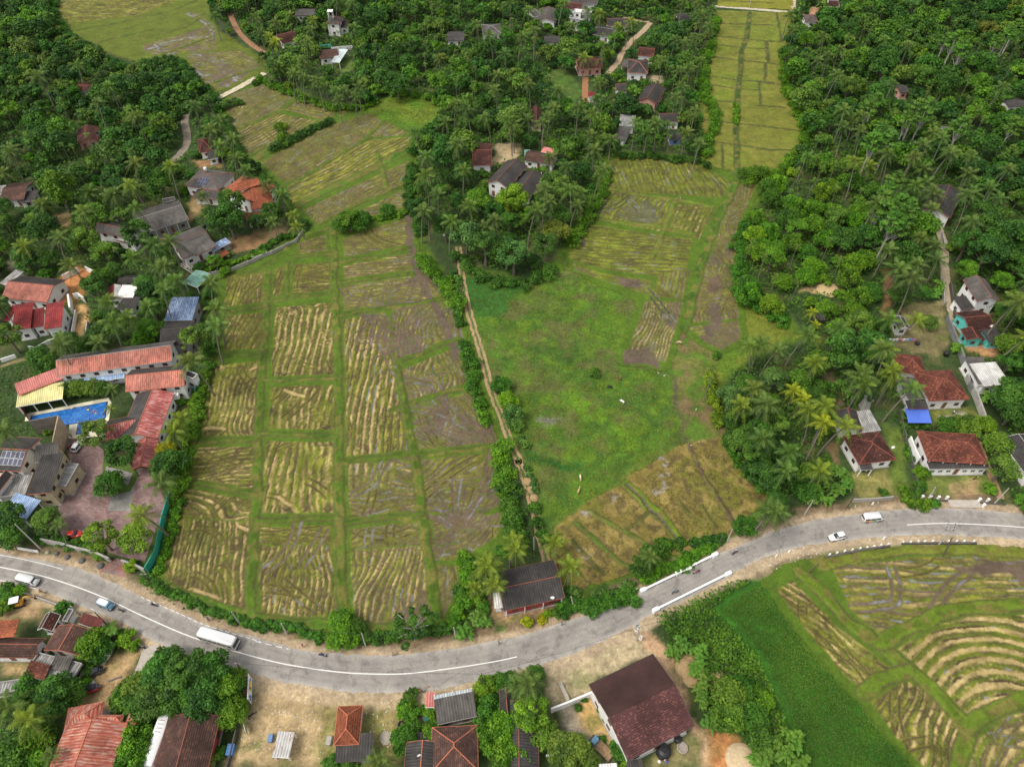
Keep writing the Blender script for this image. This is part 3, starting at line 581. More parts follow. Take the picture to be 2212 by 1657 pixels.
bunds(f,[T(13,(2010,110),(1990,300),(1945,440),(1940,560),(1925,700),(1905,850),(1905,1050),(1900,1250),(1910,1420))],1.8,col=dk)
bunds(f,[T(13,(1740,200),(2200,215)),T(13,(1700,300),(1980,330),(2209,350)),T(13,(1680,370),(1960,400),(2150,410)),T(13,(1660,470),(1940,505),(2209,530)),T(13,(1620,630),(1920,670),(2209,690)),T(13,(1650,700),(1900,740),(2080,755)),T(13,(1640,840),(1900,850)),T(13,(1640,1000),(1900,1030),(2209,1060)),T(13,(1620,1170),(1900,1205),(2209,1250)),T(14,(0,340),(200,350)),T(14,(0,520),(210,545)),T(14,(0,690),(220,710)),T(14,(0,880),(230,900)),T(14,(0,1045),(390,1095)),T(14,(0,1240),(340,1250))],.55,col=dk,hs=.5)
bunds(f,[T(13,(2150,530),(2135,690)),T(13,(2140,350),(2160,500)),T(13,(1780,1210),(1790,1400)),T(13,(2090,700),(2105,870)),T(14,(80,350),(95,520)),T(14,(65,530),(60,690)),T(14,(160,110),(200,340))],.5,col=dk,hs=.5)
finish(f,W,'strip')
f,W=field('topstrip',topstrip,.6,(.20,.20,.022)); bunds(f,[T(13,(1780,10),(2209,30))],.6,col=dk); finish(f,W,'t')
f,W=field('browns',browns,.3,(.185,.145,.034))
f.lay((slice(None),slice(None)),sstep(.45,.6,fbm(f.X,f.Y,9,3,2)),(.155,.15,.025),None)
f.lay((slice(None),slice(None)),sstep(.5,.62,fbm(f.X,f.Y,2.2,3,12))*.8,(.27,.20,.06),None,.08)
f.lay((slice(None),slice(None)),sstep(.55,.66,fbm(f.X,f.Y,1.3,3,7))*.75,(.10,.075,.03),None,-.05)
bunds(f,[T(33,(1520,610),(1560,720),(1620,850),(1720,980),(1800,1110),(1880,1260))],.7,col=(.10,.07,.045))
bunds(f,[T(33,(980,930),(1080,1010),(1190,1110),(1330,1240),(1420,1400))],2.4,col=(.13,.19,.014));
f.line(smooth_line(GP(T(33,(980,930),(1080,1010),(1190,1130),(1330,1270),(1420,1400),(1440,1460))),1.5),.7,(.09,.07,.06),soft=.3,rag=.5,wet=.5,dz=-.1)
bunds(f,[T(33,(700,1150),(880,1260),(1100,1380),(1180,1450)),T(33,(560,1250),(750,1400),(930,1550),(1030,1600))],.9,col=(.095,.15,.018))
bunds(f,[T(33,(1420,1050),(1530,1200)),T(33,(1180,1150),(1010,1290)),T(33,(560,1390),(700,1560),(800,1657)),T(33,(1620,1100),(1740,1280))],.5,col=(.09,.10,.02))
for x,y in ((1300,740),(1300,840),(1000,890),(660,1160),(1260,980),(660,1500),(1320,940),(870,1040)): f.poly([(GT(33,x,y)[0]+1.6*math.cos(t),GT(33,x,y)[1]+1.6*math.sin(t)) for t in (0,1.2,2.4,3.6,4.8)],(.28,.25,.20),soft=.3,rag=1.5,wet=.3,holes=.58,hs=1.0)
finish(f,W,'browns')
f,W=field('south',[p for p in sfield],.25)
cs=(2262,1690)
cell(f,[(1790,1222),(1990,1200),(2300,1200),(2320,1290),(2110,1300),(2020,1318),(1905,1380),(1830,1315)],.02,per=2.1,straw=.4,mud=.6,wet=.4,tracks=5,curv=.1)
cell(f,[(1930,1400),(2030,1345),(2110,1325),(2350,1325),(2380,1500),(2190,1510),(2150,1520),(2100,1558),(2000,1462)],0,per=2.25,straw=.95,mud=.4,wet=.08,tracks=1,center=cs)
cell(f,[(2110,1590),(2165,1545),(2230,1530),(2400,1530),(2400,1900),(2100,1900),(2085,1657)],0,per=2.4,straw=.6,mud=.9,wet=.4,tracks=5,center=(2290,1740))
cell(f,[(1668,1270),(1715,1250),(1800,1340),(1880,1400),(1900,1420),(1940,1450),(1862,1490),(1830,1470),(1760,1390)],2.45,per=2.2,straw=.6,mud=.5,tracks=8,curv=.2)
cell(f,[(1870,1510),(1955,1465),(2010,1490),(2080,1570),(2060,1657),(2040,1900),(2010,1800),(1990,1657),(1930,1590)],1.0,per=2.3,straw=.6,mud=.6,tracks=9,curv=.2)
for a in (T(44,(1750,50),(1600,150),(1500,300),(1450,380)),T(44,(1100,0),(1150,150),(1120,300),(820,340)),T(34,(1800,1560),(2000,1600),(2209,1590)),):
    track(f,smooth_line(GP(a),1.5),np.ones(f.X.shape),wet=.5,w=.7)
f.poly(GP(T(34,(1600,1590),(1800,1570),(2209,1570),(2209,1700),(1900,1657),(1700,1657))),c_wet,soft=.6,rag=2,wet=.6,holes=.35,hs=4)
bunds(f,[T(44,(360,50),(560,250),(700,400),(860,520),(1020,650),(1200,800),(1380,950),(1580,1160),(1760,1330),(1700,1500),(1640,1657),(1600,1800)),T(44,(1020,650),(1200,540),(1500,400),(1800,340),(2209,320),(2700,330)),T(44,(870,1040),(1020,940),(1230,850)),T(44,(1760,1330),(1850,1240),(2000,1170),(2209,1110),(2600,1060))],2.4,col=(.115,.175,.014))
bunds(f,[T(34,(540,1540),(1000,1450),(1500,1420),(2209,1450))],4.5,col=(.15,.18,.02))
finish(f,W,'south')
def asphalt():
    m,nt,b=mat('road_tarmac'); tc=N(nt,'ShaderNodeTexCoord')
    n=N(nt,'ShaderNodeTexNoise',i_Scale=.22,i_Detail=8.0,i_Roughness=.65); n2=N(nt,'ShaderNodeTexNoise',i_Scale=5.0,i_Detail=6.0,i_Roughness=.75); n3=N(nt,'ShaderNodeTexVoronoi',feature='DISTANCE_TO_EDGE',i_Scale=.16)
    uv=N(nt,'ShaderNodeAttribute',attribute_name='Lane')
    n4=N(nt,'ShaderNodeTexNoise',i_Scale=.5,i_Detail=5.0,i_Distortion=.6)
    for q in (n,n2,n4): nt.links.new(tc.outputs['Object'],q.inputs[0])
    mx=N(nt,'ShaderNodeVectorMath',operation='ADD'); nt.links.new(tc.outputs['Object'],mx.inputs[0]); nt.links.new(n4.outputs['Color'],mx.inputs[1]); nt.links.new(mx.outputs[0],n3.inputs[0])
    c=ramp(nt,n.outputs[0],[(.3,(.235,.215,.195)),(.5,(.30,.275,.245)),(.7,(.37,.335,.29))])
    lane=ramp(nt,uv.outputs['Fac'],[(0,1.35),(.09,1.12),(.22,.93),(.30,1.04),(.40,.94),(.50,1.03),(.60,.94),(.70,1.04),(.78,.93),(.91,1.15),(1,1.4)])
    r2=ramp(nt,n2.outputs[0],[(.3,.74),(.7,1.22)]); r3=ramp(nt,n3.outputs[0],[(0,.72),(.012,1.0)])
    r4=ramp(nt,n4.outputs[0],[(.56,1.0),(.60,.80)])
    o=c.outputs[0]
    for q in (lane,r2,r3,r4): o=mixc(nt,o,q.outputs[0],1.0,'MULTIPLY')
    nt.links.new(o,b.inputs['Base Color']); b.inputs['Roughness'].default_value=.85
    return m
def lane_ribbon(name,L,R,z,m,K=14,jag=0.0,lift=None):
    n=len(L); Lx=np.array(L);Rx=np.array(R); t=np.linspace(0,1,K)
    P=Lx[:,None,:]*(1-t)[None,:,None]+Rx[:,None,:]*t[None,:,None]
    if jag:
        d=(Rx-Lx)/(np.linalg.norm(Rx-Lx,axis=1,keepdims=True)+1e-9)
        j=(fbm(Lx[:,0],Lx[:,1],1.3,3,2)-.5)*jag*2; j2=(fbm(Rx[:,0],Rx[:,1],1.3,3,6)-.5)*jag*2
        P[:,0]+=d*j[:,None];P[:,-1]+=d*j2[:,None]
    Z=np.full(P.shape[:2],z); V_=np.concatenate([P,Z[...,None]],-1).reshape(-1,3)
    idx=np.arange(n*K).reshape(n,K); q=np.stack([idx[:-1,:-1],idx[1:,:-1],idx[1:,1:],idx[:-1,1:]],-1).reshape(-1,4)
    a=V_[q[0]]; nz=np.cross(a[1]-a[0],a[2]-a[0])[2]
    if nz<0: q=q[:,::-1]
    return npmesh(name,V_,q,m,{'Lane':np.tile(t,n)})
RN2=resamp(RN,700);RS2=nearest_pair(RN2,resamp(RS,3000))
tag(put('road',lane_ribbon('road',RN2,RS2,.04,asphalt(),14,.35)),kind='structure')
mk=plain('road_marking_paint',(.80,.79,.75),.7,.12,2.0)
def marking(P,w,dash=None,z=.044):
    q=resamp(smooth_line(GP(P),1.0),max(2,int(len(P)*30)))
    a=offset(q,w/2);b_=offset(q,-w/2); mb=MB(); s_=0
    for i in range(len(q)-1):
        l=math.hypot(q[i+1][0]-q[i][0],q[i+1][1]-q[i][1])
        if not dash or (s_%sum(dash))<dash[0]: mb.add([(*b_[i],z),(*b_[i+1],z),(*a[i+1],z),(*a[i],z)],[(0,1,2,3)])
        s_+=l
    return mb
mb=marking(cline,.20); m2=marking(cline2,.20); mb.add(m2.v,m2.f)
for P,d in ((T(41,(1165,245),(1330,318),(1530,405),(1700,480),(2160,618)),(.9,.6)),(T(42,(20,615),(200,658),(290,678)),(1.2,1)),(T(41,(-500,-190),(0,-100),(200,-62),(400,-15),(520,20)),None),(T(41,(0,110),(120,135),(300,180)),(2,.4)),(T(41,(750,345),(780,355)),None)):
    q=marking(P,.12,d); mb.add(q.v,q.f)
tag(mb.build('road_marking',mk),kind='structure')
def pathway(name,P,w,col,z=.03,twin=False,hid=True):
    q=resamp(smooth_line(GP(P),1.0),max(8,len(P)*24)); m=plain('path_'+name,col,.95,.3,.9,bump=.3)
    o=put('path',lane_ribbon('path',offset(q,w/2),offset(q,-w/2),z,m,6,.35)); tag(o,kind='structure')
    A=offset(q,w/2+.7);B=offset(q,-w/2-.7); PROT.append([PJ(*p) for p in A[::6]]+[PJ(*p) for p in B[::6][::-1]])
    if twin:
        gm=plain('grass_strip',(.10,.14,.03),.95,.35,1.2); tag(put('grass_strip',lane_ribbon('grass_strip',offset(q,w*.14),offset(q,-w*.14),z+.03,gm,3,.35)),kind='structure')
tanp=(.44,.33,.19)
pathway('main',T(22,(1700,500),(1715,620),(1730,760),(1750,880),(1790,1050),(1850,1250),(1910,1450),(1960,1650))+T(32,(2050,350),(2140,600),(2209,740))+T(33,(90,720),(180,960),(230,1150),(280,1350),(340,1600))+T(43,(340,0),(400,160),(430,280),(480,400),(520,440)),2.0,(.36,.24,.13),twin=True)
pathway('white',[(572,160),(540,178),(500,200),(462,218)],3.0,(.55,.47,.33),z=.36)
pathway('top',[(1540,14),(1620,20),(1720,28)],2.6,(.50,.44,.32)); pathway('top2',[(1716,-30),(1714,0),(1712,26)],2.6,(.48,.38,.26),z=.034)
pathway('red',[(497,30),(505,50),(520,75),(545,98),(575,118)],2.6,(.33,.17,.09))
pathway('village',T(13,(1190,190),(1130,260),(1040,340),(960,440),(920,520),(830,620)),2.6,(.42,.30,.19))
pathway('village2',T(13,(1180,185),(1060,170),(960,150)),2.0,(.42,.30,.19),z=.034); pathway('redlane',T(13,(655,640),(650,740),(650,850)),2.6,(.33,.15,.07))
pathway('lefttrack',T(11,(1540,950),(1530,1020),(1550,1120),(1540,1210),(1480,1290),(1420,1350)),2.8,(.24,.20,.15))
pathway('field',T(12,(100,600),(40,635),(0,655)),3,(.5,.42,.3),z=.034)
pathway('right',T(24,(1500,330),(1545,500),(1550,650),(1570,850),(1610,1000),(1640,1110)),2.6,(.37,.30,.20))
pathway('rightlane',T(34,(1830,560),(1900,760),(1960,900),(2020,1040)),1.6,(.36,.22,.12))
pathway('mid',T(14,(150,120),(165,240),(200,330)),1.4,(.45,.35,.25))
def pave(name,P,m,z):
    tag(MB().add([(*p,z) for p in GP(P)],[tuple(range(len(P)))]).build(name,m),kind='structure'); PROT.append(P)
def brickpave(name,c1,c2,s=1.0,bw=.5,rh=.25):
    m,nt,b=mat(name); tc=N(nt,'ShaderNodeTexCoord'); br=N(nt,'ShaderNodeTexBrick',i_Scale=s,i_Color1=(*c1,1),i_Color2=(*c2,1),i_Mortar=(c1[0]*.45,c1[1]*.45,c1[2]*.45,1)); br.inputs['Mortar Size'].default_value=.02; br.inputs['Brick Width'].default_value=bw; br.inputs['Row Height'].default_value=rh
    mp=N(nt,'ShaderNodeMapping'); mp.inputs['Rotation'].default_value=(0,0,.35); nt.links.new(tc.outputs['Object'],mp.inputs[0]); nt.links.new(mp.outputs[0],br.inputs[0])
    n=N(nt,'ShaderNodeTexNoise',i_Scale=.25,i_Detail=6.0); nt.links.new(tc.outputs['Object'],n.inputs[0])
    r=ramp(nt,n.outputs[0],[(.3,.6),(.5,1.0),(.72,1.45)]); nt.links.new(mixc(nt,br.outputs[0],r.outputs[0],1.0,'MULTIPLY'),b.inputs['Base Color']); b.inputs['Roughness'].default_value=.8; return m
pv=brickpave('forecourt_pavers',(.20,.11,.10),(.27,.19,.17),1.0,.9,.45)
fore=T(31,(560,520),(700,510),(860,640),(860,760),(1090,770),(1290,800),(1380,1100),(1300,1280),(1200,1560),(1010,1520),(760,1430),(560,1400),(480,1260),(470,1120),(640,860),(550,640))
pave('forecourt',fore,pv,.06)
pave('driveway',T(31,(960,1530),(1050,1560),(1030,1657),(1040,1690),(820,1640)),brickpave('driveway_tiles',(.36,.13,.10),(.22,.20,.19),.6),.064)
pave('paved_apron',T(31,(930,1010),(1120,920),(1080,1140),(890,1140)),brickpave('grey_cobbles',(.22,.21,.19),(.28,.27,.24),1.4),.064)
pave('lawn',T(31,(860,690),(1130,760),(1150,850),(1080,980),(930,1010),(850,800)),plain('garden_lawn',(.08,.14,.02),.95,.35,2.0,bump=.4),.068)
pave('stone_path',T(31,(880,770),(1000,800),(1100,830),(1060,930),(960,880),(960,840),(870,830)),plain('garden_stone',(.28,.26,.24),.9,.3,3.0),.072)
pave('concrete_drive',T(41,(1190,660),(1320,640),(1260,780),(1200,860),(1100,900),(1150,780)),plain('pale_concrete',(.45,.40,.34),.9,.2,1.0),.03)
pave('concrete_apron',T(34,(1570,1050),(1840,1050),(1850,1115),(1600,1110)),plain('pale_concrete',(.45,.40,.34),.9,.2,1.0),.10)
# ================= foliage =================
def leafmat(name,dark,light,trans=.25):
    m,nt,b=mat(name); at=N(nt,'ShaderNodeAttribute',attribute_name='tone'); oi=N(nt,'ShaderNodeObjectInfo')
    r=ramp(nt,at.outputs['Fac'],[(0,dark),(.55,tuple((a+b_)/2 for a,b_ in zip(dark,light))),(1,light)])
    c=mixc(nt,r.outputs[0],oi.outputs['Color'],1.0,'MULTIPLY')
    nt.links.new(c,b.inputs['Base Color']); b.inputs['Roughness'].default_value=.55; b.inputs['Specular IOR Level'].default_value=.25
    t=N(nt,'ShaderNodeBsdfTranslucent'); nt.links.new(c,t.inputs[0]); mx=N(nt,'ShaderNodeMixShader'); mx.inputs[0].default_value=trans
    out=nt.nodes['Material Output']; nt.links.new(b.outputs[0],mx.inputs[1]); nt.links.new(t.outputs[0],mx.inputs[2]); nt.links.new(mx.outputs[0],out.inputs[0])
    return m
M_leaf=leafmat('broadleaf_foliage',(.013,.052,.007),(.102,.235,.026))
M_lite=leafmat('pale_foliage',(.045,.12,.015),(.17,.34,.045),.35)
M_palm=leafmat('palm_fronds',(.018,.055,.009),(.19,.275,.052),.35)
M_shrub=leafmat('shrub_foliage',(.018,.068,.007),(.108,.250,.022),.3)
M_ban=leafmat('banana_leaves',(.05,.13,.015),(.17,.32,.04),.3)
M_crop=leafmat('crop_leaves',(.045,.110,.010),(.125,.225,.022),.3)
M_bark=plain('bark',(.16,.13,.10),.95,.35,3.0); M_pbark=plain('palm_bark',(.19,.165,.13),.95,.25,4.0); M_wbark=plain('pale_bark',(.42,.39,.33),.9,.2,4.0)
def leaves(C,Nn,size,rng,elong=1.35,jit=.9,tone=None):
    n=len(C); Nn=Nn*.8+np.array([0,0,.75])+rng.normal(0,jit*.75,(n,3)); Nn/=np.linalg.norm(Nn,axis=1,keepdims=True)+1e-9
    a=rng.normal(0,1,(n,3)); u=np.cross(Nn,a); u/=np.linalg.norm(u,axis=1,keepdims=True)+1e-9; v=np.cross(Nn,u)
    s=size*rng.uniform(.7,1.3,(n,1)); u=u*s*elong/2; v=v*s/2
    P=np.stack([C-u,C-v+u*.1,C+u,C+v+u*.1],1).reshape(-1,3)
    q=np.arange(4*n).reshape(-1,4); t=np.repeat(rng.uniform(0,1,n) if tone is None else tone,4)
    return P,q,t
def crown_pts(rng,R,Hc,z0,nl,nlobes,flat=.75,lr=(.32,.5),gap=0):
    Cs=[];Ns=[];Ts=[]
    for k in range(nlobes):
        ga=PI*(3-math.sqrt(5)); f_=(k+.5)/nlobes; th=k*ga+rng.uniform(-.5,.5)
        el=rng.uniform(-.25,1.0)**1 if k else 1.0
        rr=(1-max(el,0)**2)**.5*rng.uniform(.55,.85) if el>0 else rng.uniform(.6,.8)
        c=np.array([math.cos(th)*rr*R,math.sin(th)*rr*R,z0+Hc*(.35+.5*el*rng.uniform(.7,1.05))])
        r=R*rng.uniform(*lr); m=max(8,int(nl/nlobes*(r/(R*sum(lr)/2))**2))
        d=rng.normal(0,1,(m,3)); d/=np.linalg.norm(d,axis=1,keepdims=True); d[:,2]=np.where(d[:,2]<-.35,-d[:,2],d[:,2])
        rad=r*rng.uniform(.72,1.05,(m,1))*(1+.18*np.sin(d[:,:1]*5+k)*np.cos(d[:,1:2]*6))
        Cs.append(c+d*rad*np.array([1,1,flat])); Ns.append(d); Ts.append(np.clip(rng.uniform(.15,.85)+rng.normal(0,.22,m),0,1))
    return np.concatenate(Cs),np.concatenate(Ns),np.concatenate(Ts)
def tree_proto(seed,R,Hc,trunk,nl,nlobes,size,m,bark,flat=.75,lr=(.32,.5),limbs=5,jit=.7):
    rng=np.random.RandomState(seed); C,Nn,t=crown_pts(rng,R,Hc,trunk,nl,nlobes,flat,lr)
    P,q,t=leaves(C,Nn,size,rng,jit=jit,tone=t)
    me=npmesh('crown',P,q,m,{'tone':t}); mb=MB(); r0=.16+R*.04
    top=trunk+Hc*.55; mb.tube([(0,0,-.3),(.05,.03,trunk*.5),(0,.1,trunk),(0,0,top)],[r0*1.3,r0,r0*.75,r0*.25],6)
    for k in range(limbs):
        a=k*2.4+rng.uniform(-.4,.4); z=trunk*rng.uniform(.75,1.15); l=R*rng.uniform(.5,.8)
        mb.tube([(0,0,z),(math.cos(a)*l*.5,math.sin(a)*l*.5,z+Hc*.22),(math.cos(a)*l,math.sin(a)*l,z+Hc*.42)],[r0*.45,r0*.3,r0*.1],5)
    return me,mb.mesh('trunk',bark),R,trunk+Hc
def frond(mb,tn,a,el,L,w,droop,rng,nl,m=0,bs=.5):
    ca,sa=math.cos(a),math.sin(a); pts=[];n=7
    for i in range(n+1):
        t=i/n; r=L*(t*math.cos(el)-(.10*t*t)); z=L*(t*math.sin(el)-droop*t*t); pts.append(Vector((ca*r,sa*r,z)))
    def at(t):
        k=min(n-1,int(t*n)); f_=t*n-k; return pts[k].lerp(pts[k+1],f_),(pts[k+1]-pts[k]).normalized()
    base=bs+rng.uniform(-.12,.12)
    o=len(mb.v)
    for i in range(n):
        s_=Vector((-sa,ca,0))*.06*(1-i/n); a0,a1=pts[i],pts[i+1]
        mb.add([a0-s_,a0+s_,a1+s_,a1-s_],[(0,1,2,3)],m); tn.append(.9)
    for i in range(nl):
        t=.10+.90*(i+.5)/nl; p,d=at(t); wl=w*math.sin(PI*min(1,.12+t*.88)**.8)*rng.uniform(.85,1.1)+.15
        for sgn in (-1,1):
            side=Vector((-sa,ca,0))*sgn
            tip=p+side*wl*.80+d*wl*.50+Vector((0,0,-wl*rng.uniform(.25,.6)))
            hw=d*(L/nl*.42); mb.add([p-hw*.7,p+hw*.7,tip+hw*.25,tip-hw*.25],[(0,1,2,3)],m); tn.append(min(1,max(0,base+rng.normal(0,.15))))
def palm_proto(seed,h,L,nf,nl=15,lean=.6,w=.8,rtr=.17,bunch=True):
    rng=np.random.RandomState(seed); mb=MB();tn=[]
    la=rng.uniform(0,2*PI); lx,ly=math.cos(la)*lean,math.sin(la)*lean
    for k in range(nf):
        t=k/nf; el=1.25-1.75*t+rng.uniform(-.12,.12)
        frond(mb,tn,k*2.399+rng.uniform(-.2,.2),el,L*rng.uniform(.85,1.05)*(1 if t>.15 else .75),w,.42+.25*t,rng,nl,0,.95-.85*t)
    V_=np.array([tuple(v) for v in mb.v])+np.array([lx,ly,h]); q=np.array(mb.f);
    me=npmesh('crown',V_,q,M_palm,{'tone':np.repeat(np.array(tn),4)})
    tb=MB(); tb.tube([(-0.15*lx,-.15*ly,-.2),(0,0,h*.3),(lx*.4,ly*.4,h*.65),(lx,ly,h+.1)],[rtr*1.5,rtr,rtr*.85,rtr*.8],7)
    return me,tb.mesh('trunk',M_pbark),L,h
random.seed(3)
BROAD=[tree_proto(100+i,R,Hc,tr,4000,nl,.35,M_leaf,M_bark,fl,lr) for i,(R,Hc,tr,nl,fl,lr) in enumerate([(4.6,6.0,3.2,20,.8,(.18,.46)),(5.2,6.5,4.0,28,.7,(.14,.40)),(4.2,7.5,3.5,20,.95,(.2,.45)),(5.6,5.6,3.8,30,.6,(.15,.36)),(4.0,5.2,2.8,14,.85,(.24,.5)),(4.8,8.4,4.5,32,.8,(.12,.36))])]
ROUND=[tree_proto(130+i,3.4,4.4,1.2,3000,24,.31,M_shrub,M_bark,.85,(.30,.42)) for i in range(2)]
SLEN=[tree_proto(150+i,3.3,9.0,8.0,1700,26,.40,M_lite,M_wbark,.35,(.2,.36),9,.5) for i in range(3)]
BUSH=[tree_proto(170+i,2.0,2.2,.3,1100,11,.34,M_shrub,M_bark,.8,(.34,.5),3) for i in range(3)]
SPARSE=[tree_proto(190,4.6,3.6,3.0,750,14,.42,M_shrub,M_wbark,.5,(.14,.22),12,.6)]
PALM=[palm_proto(200+i,h,L,nf,lean=ln) for i,(h,L,nf,ln) in enumerate([(9.5,4.6,18,.5),(11.5,4.9,19,1.2),(8,5.0,17,.3),(12.5,4.5,17,1.9)])]
ARECA=[palm_proto(220+i,9.5+i,1.9,9,8,.3,.55,.09) for i in range(2)]
def banana_proto(seed):
    rng=np.random.RandomState(seed); mb=MB();tn=[]
    for c in range(3):
        ox,oy=rng.uniform(-.9,.9,2); h=rng.uniform(1.4,2.4)
        for k in range(7):
            a=k*2.4+rng.uniform(-.3,.3); L=rng.uniform(1.6,2.4); el=rng.uniform(.5,1.2); w=.32; pr=None
            for i in range(5):
                t=i/4; r=L*t*math.cos(el); z=h+L*(t*math.sin(el)-.75*t*t); ww=w*math.sin(PI*(.12+.83*t))+.03
                p=(Vector((ox+math.cos(a)*r,oy+math.sin(a)*r,z)),Vector((-math.sin(a),math.cos(a),0))*ww)
                if pr: mb.add([pr[0]-pr[1]+Vector((0,0,-.08)),pr[0],p[0],p[0]-p[1]+Vector((0,0,-.08))],[(0,1,2,3)]); mb.add([pr[0],pr[0]+pr[1]+Vector((0,0,-.08)),p[0]+p[1]+Vector((0,0,-.08)),p[0]],[(0,1,2,3)]); tn+= [rng.uniform(.2,.9)]*2
                pr=p
    V_=np.array([tuple(v) for v in mb.v]); me=npmesh('leaves',V_,np.array(mb.f),M_ban,{'tone':np.repeat(np.array(tn),4)})
    tb=MB(); rng=np.random.RandomState(seed)
    for c in range(3):
        ox,oy=rng.uniform(-.9,.9,2); h=rng.uniform(1.4,2.4)
        for k in range(7): rng.uniform(-.3,.3);rng.uniform(1.6,2.4);rng.uniform(.5,1.2);[rng.uniform(.2,.9) for _ in range(4)]
        tb.tube([(ox,oy,-.1),(ox,oy,h)],[.16,.10],6)
    return me,tb.mesh('stem',plain('banana_stem',(.20,.22,.08),.8)),2.2,3.2
BAN=[banana_proto(240+i) for i in range(2)]
VEG=[] # records: (kind,x,y,scale,tint,tone word)
OCC=[]
def plant(proto,kind,x,y,sc,tint,word,rz=None,part='crown',zs=None):
    me,tr,R,h=proto
    e=put(kind,None,None,(x,y,0),random.uniform(0,2*PI) if rz is None else rz)
    e.scale=(sc,sc,sc*(zs or random.uniform(.82,1.32)))
    c=put(part,me,e); c.color=(*tint,1); put('stem' if part=='leaves' else 'trunk',tr,e)
    VEG.append([e,kind,x,y,word,R*sc]); return e
def tint(word):
    j=lambda a:(a[0]*random.uniform(.88,1.12),a[1]*random.uniform(.9,1.1),a[2]*random.uniform(.85,1.15))
    return j({'dark green':(.62,.72,.85),'deep green':(.8,.9,.9),'mid green':(1.05,1.08,1.0),'bright green':(1.7,1.55,.8),'olive green':(2.0,1.45,1.5),'yellow green':(2.6,1.9,.9),'grey green':(1.6,1.35,2.4),'yellow':(5.2,2.3,.6),'rust tinged':(2.6,1.3,1.3)}[word])
TALL={}
def P(rc,L,kind,word=None,s=1.0):
    """L: picture positions of crown centres; the crown's real height decides where the plant stands"""
    for it in L:
        x,y=it[0],it[1]; w=it[2] if len(it)>2 and isinstance(it[2],str) else word; sc=[v for v in it[2:] if not isinstance(v,str)]; sc=sc[0] if sc else None
        if kind=='palm':
            pr=random.choice(PALM); k=(sc or 1)*s*random.uniform(.98,1.16); h=pr[3]*k; gx,gy=GT(rc,x,y,h)
            w=w or random.choice(['mid green','mid green','deep green','grey green'])
            col={'yellow green':(1.5,1.35,.75),'yellow':(2.5,1.9,.55)}.get(w) or tuple(v*q for v,q in zip((1.0,1.0,1.0),tint(w)))
            if w in('grey green',): col=(1.0,1.02,1.1)
            plant(pr,'coconut_palm',gx,gy,k,col,w,zs=1); OCC.append((gx,gy,3.2))
        elif kind=='areca':
            pr=random.choice(ARECA); gx,gy=GT(rc,x,y,pr[3]*.9); plant(pr,'areca_palm',gx,gy,.9,tint('mid green'),'slender',zs=1)
        elif kind=='tree':
            R=sc or 4.5; pr=random.choice(BROAD if R>3.4 else ROUND); k=R/pr[2]; gx,gy=GT(rc,x,y,pr[3]*k*.6); plant(pr,'broadleaf_tree',gx,gy,k,tint(w or 'mid green'),w or 'mid green',zs=1); OCC.append((gx,gy,R*.8))
        elif kind=='bush':
            R=sc or 2.0; pr=random.choice(BUSH if R<2.6 else ROUND); k=R/pr[2]; gx,gy=GT(rc,x,y,pr[3]*k*.5); plant(pr,'shrub',gx,gy,k,tint(w or 'mid green'),w or 'mid green',zs=1); OCC.append((gx,gy,R*.7))
        elif kind=='slender':
            pr=random.choice(SLEN); k=(sc or 1); gx,gy=GT(rc,x,y,pr[3]*k*.72); plant(pr,'slender_tree',gx,gy,k,tint('mid green'),'pale',zs=1); OCC.append((gx,gy,1.5))
        elif kind=='banana':
            gx,gy=GT(rc,x,y,2.0); plant(random.choice(BAN),'banana_plant',gx,gy,(sc or 1.0),tint(w or 'mid green'),w or 'mid green',part='leaves'); OCC.append((gx,gy,1.5))
        elif kind=='sparse':
            pr=SPARSE[0]; gx,gy=GT(rc,x,y,5); plant(pr,'roadside_tree',gx,gy,(sc or 1),tint('mid green'),'open branched',zs=1)
YG='yellow green';YY='yellow'
P(11,[(620,550),(330,640,1.3),(790,870),(910,710),(80,1230),(1060,1360),(1110,1500,YG),(1390,1400,YG),(1820,1000),(1750,1070),(1800,1210),(1880,1150),(1950,1320),(740,1590),(930,1600),(30,1430),(2040,1420),(1800,100),(1770,130),(2190,500),(1610,880)],'palm')
P(11,[(620,1360),(940,1330),(500,820),(470,760)],'areca')
P(12,[(290,130),(170,200),(500,170,YG),(480,250),(730,40),(830,20),(310,420),(410,350),(190,350,YY),(130,310,YG),(440,480),(330,600),(130,500,.9),(200,560,.9),(300,600,.9),(380,640,.9),(460,660,.9),(540,680,.9),(600,720,.9),(690,760,.9),(760,740,.9),(860,700,.9),(830,800,.8),(700,820,.8),(830,230),(1560,480),(1660,860),(1600,1010),(1700,1180),(1960,960),(2140,1010),(2130,20),(2090,450),(1850,200),(1980,290),(2010,620),(1430,1430),(1520,1620),(120,1530),(210,1590),(660,10),(60,270),(20,140)],'palm')
P(12,[(1420,450),(1500,470),(870,350),(900,370),(1780,500),(1840,560),(1700,640)],'areca'); P(12,[(950,740),(2110,850),(2060,1130),(1720,400),(660,700),(450,610),(300,230)],'banana')
P(13,[(780,110,YG),(560,200),(900,230,YG),(1010,180,YG),(800,380),(640,480,YG),(740,670),(430,740),(350,880),(300,1040),(60,1020),(1290,480),(1450,30),(1450,590),(1400,780),(1480,720),(1160,1100),(1340,1050),(1480,1100),(1250,1030),(1580,1210),(540,1390),(310,1580),(750,1400),(550,1600),(1600,500,.9),(1560,400,.9),(1660,300,.9),(1660,220,.9),(1580,120,.9),(1620,170,.9),(1480,350,.9),(1690,90,.9),(1640,30),(680,100),(180,90),(100,300),(230,270),(440,20),(200,700),(320,640,.7),(1520,560,.9),(1590,320,.9),(1380,330)],'palm')
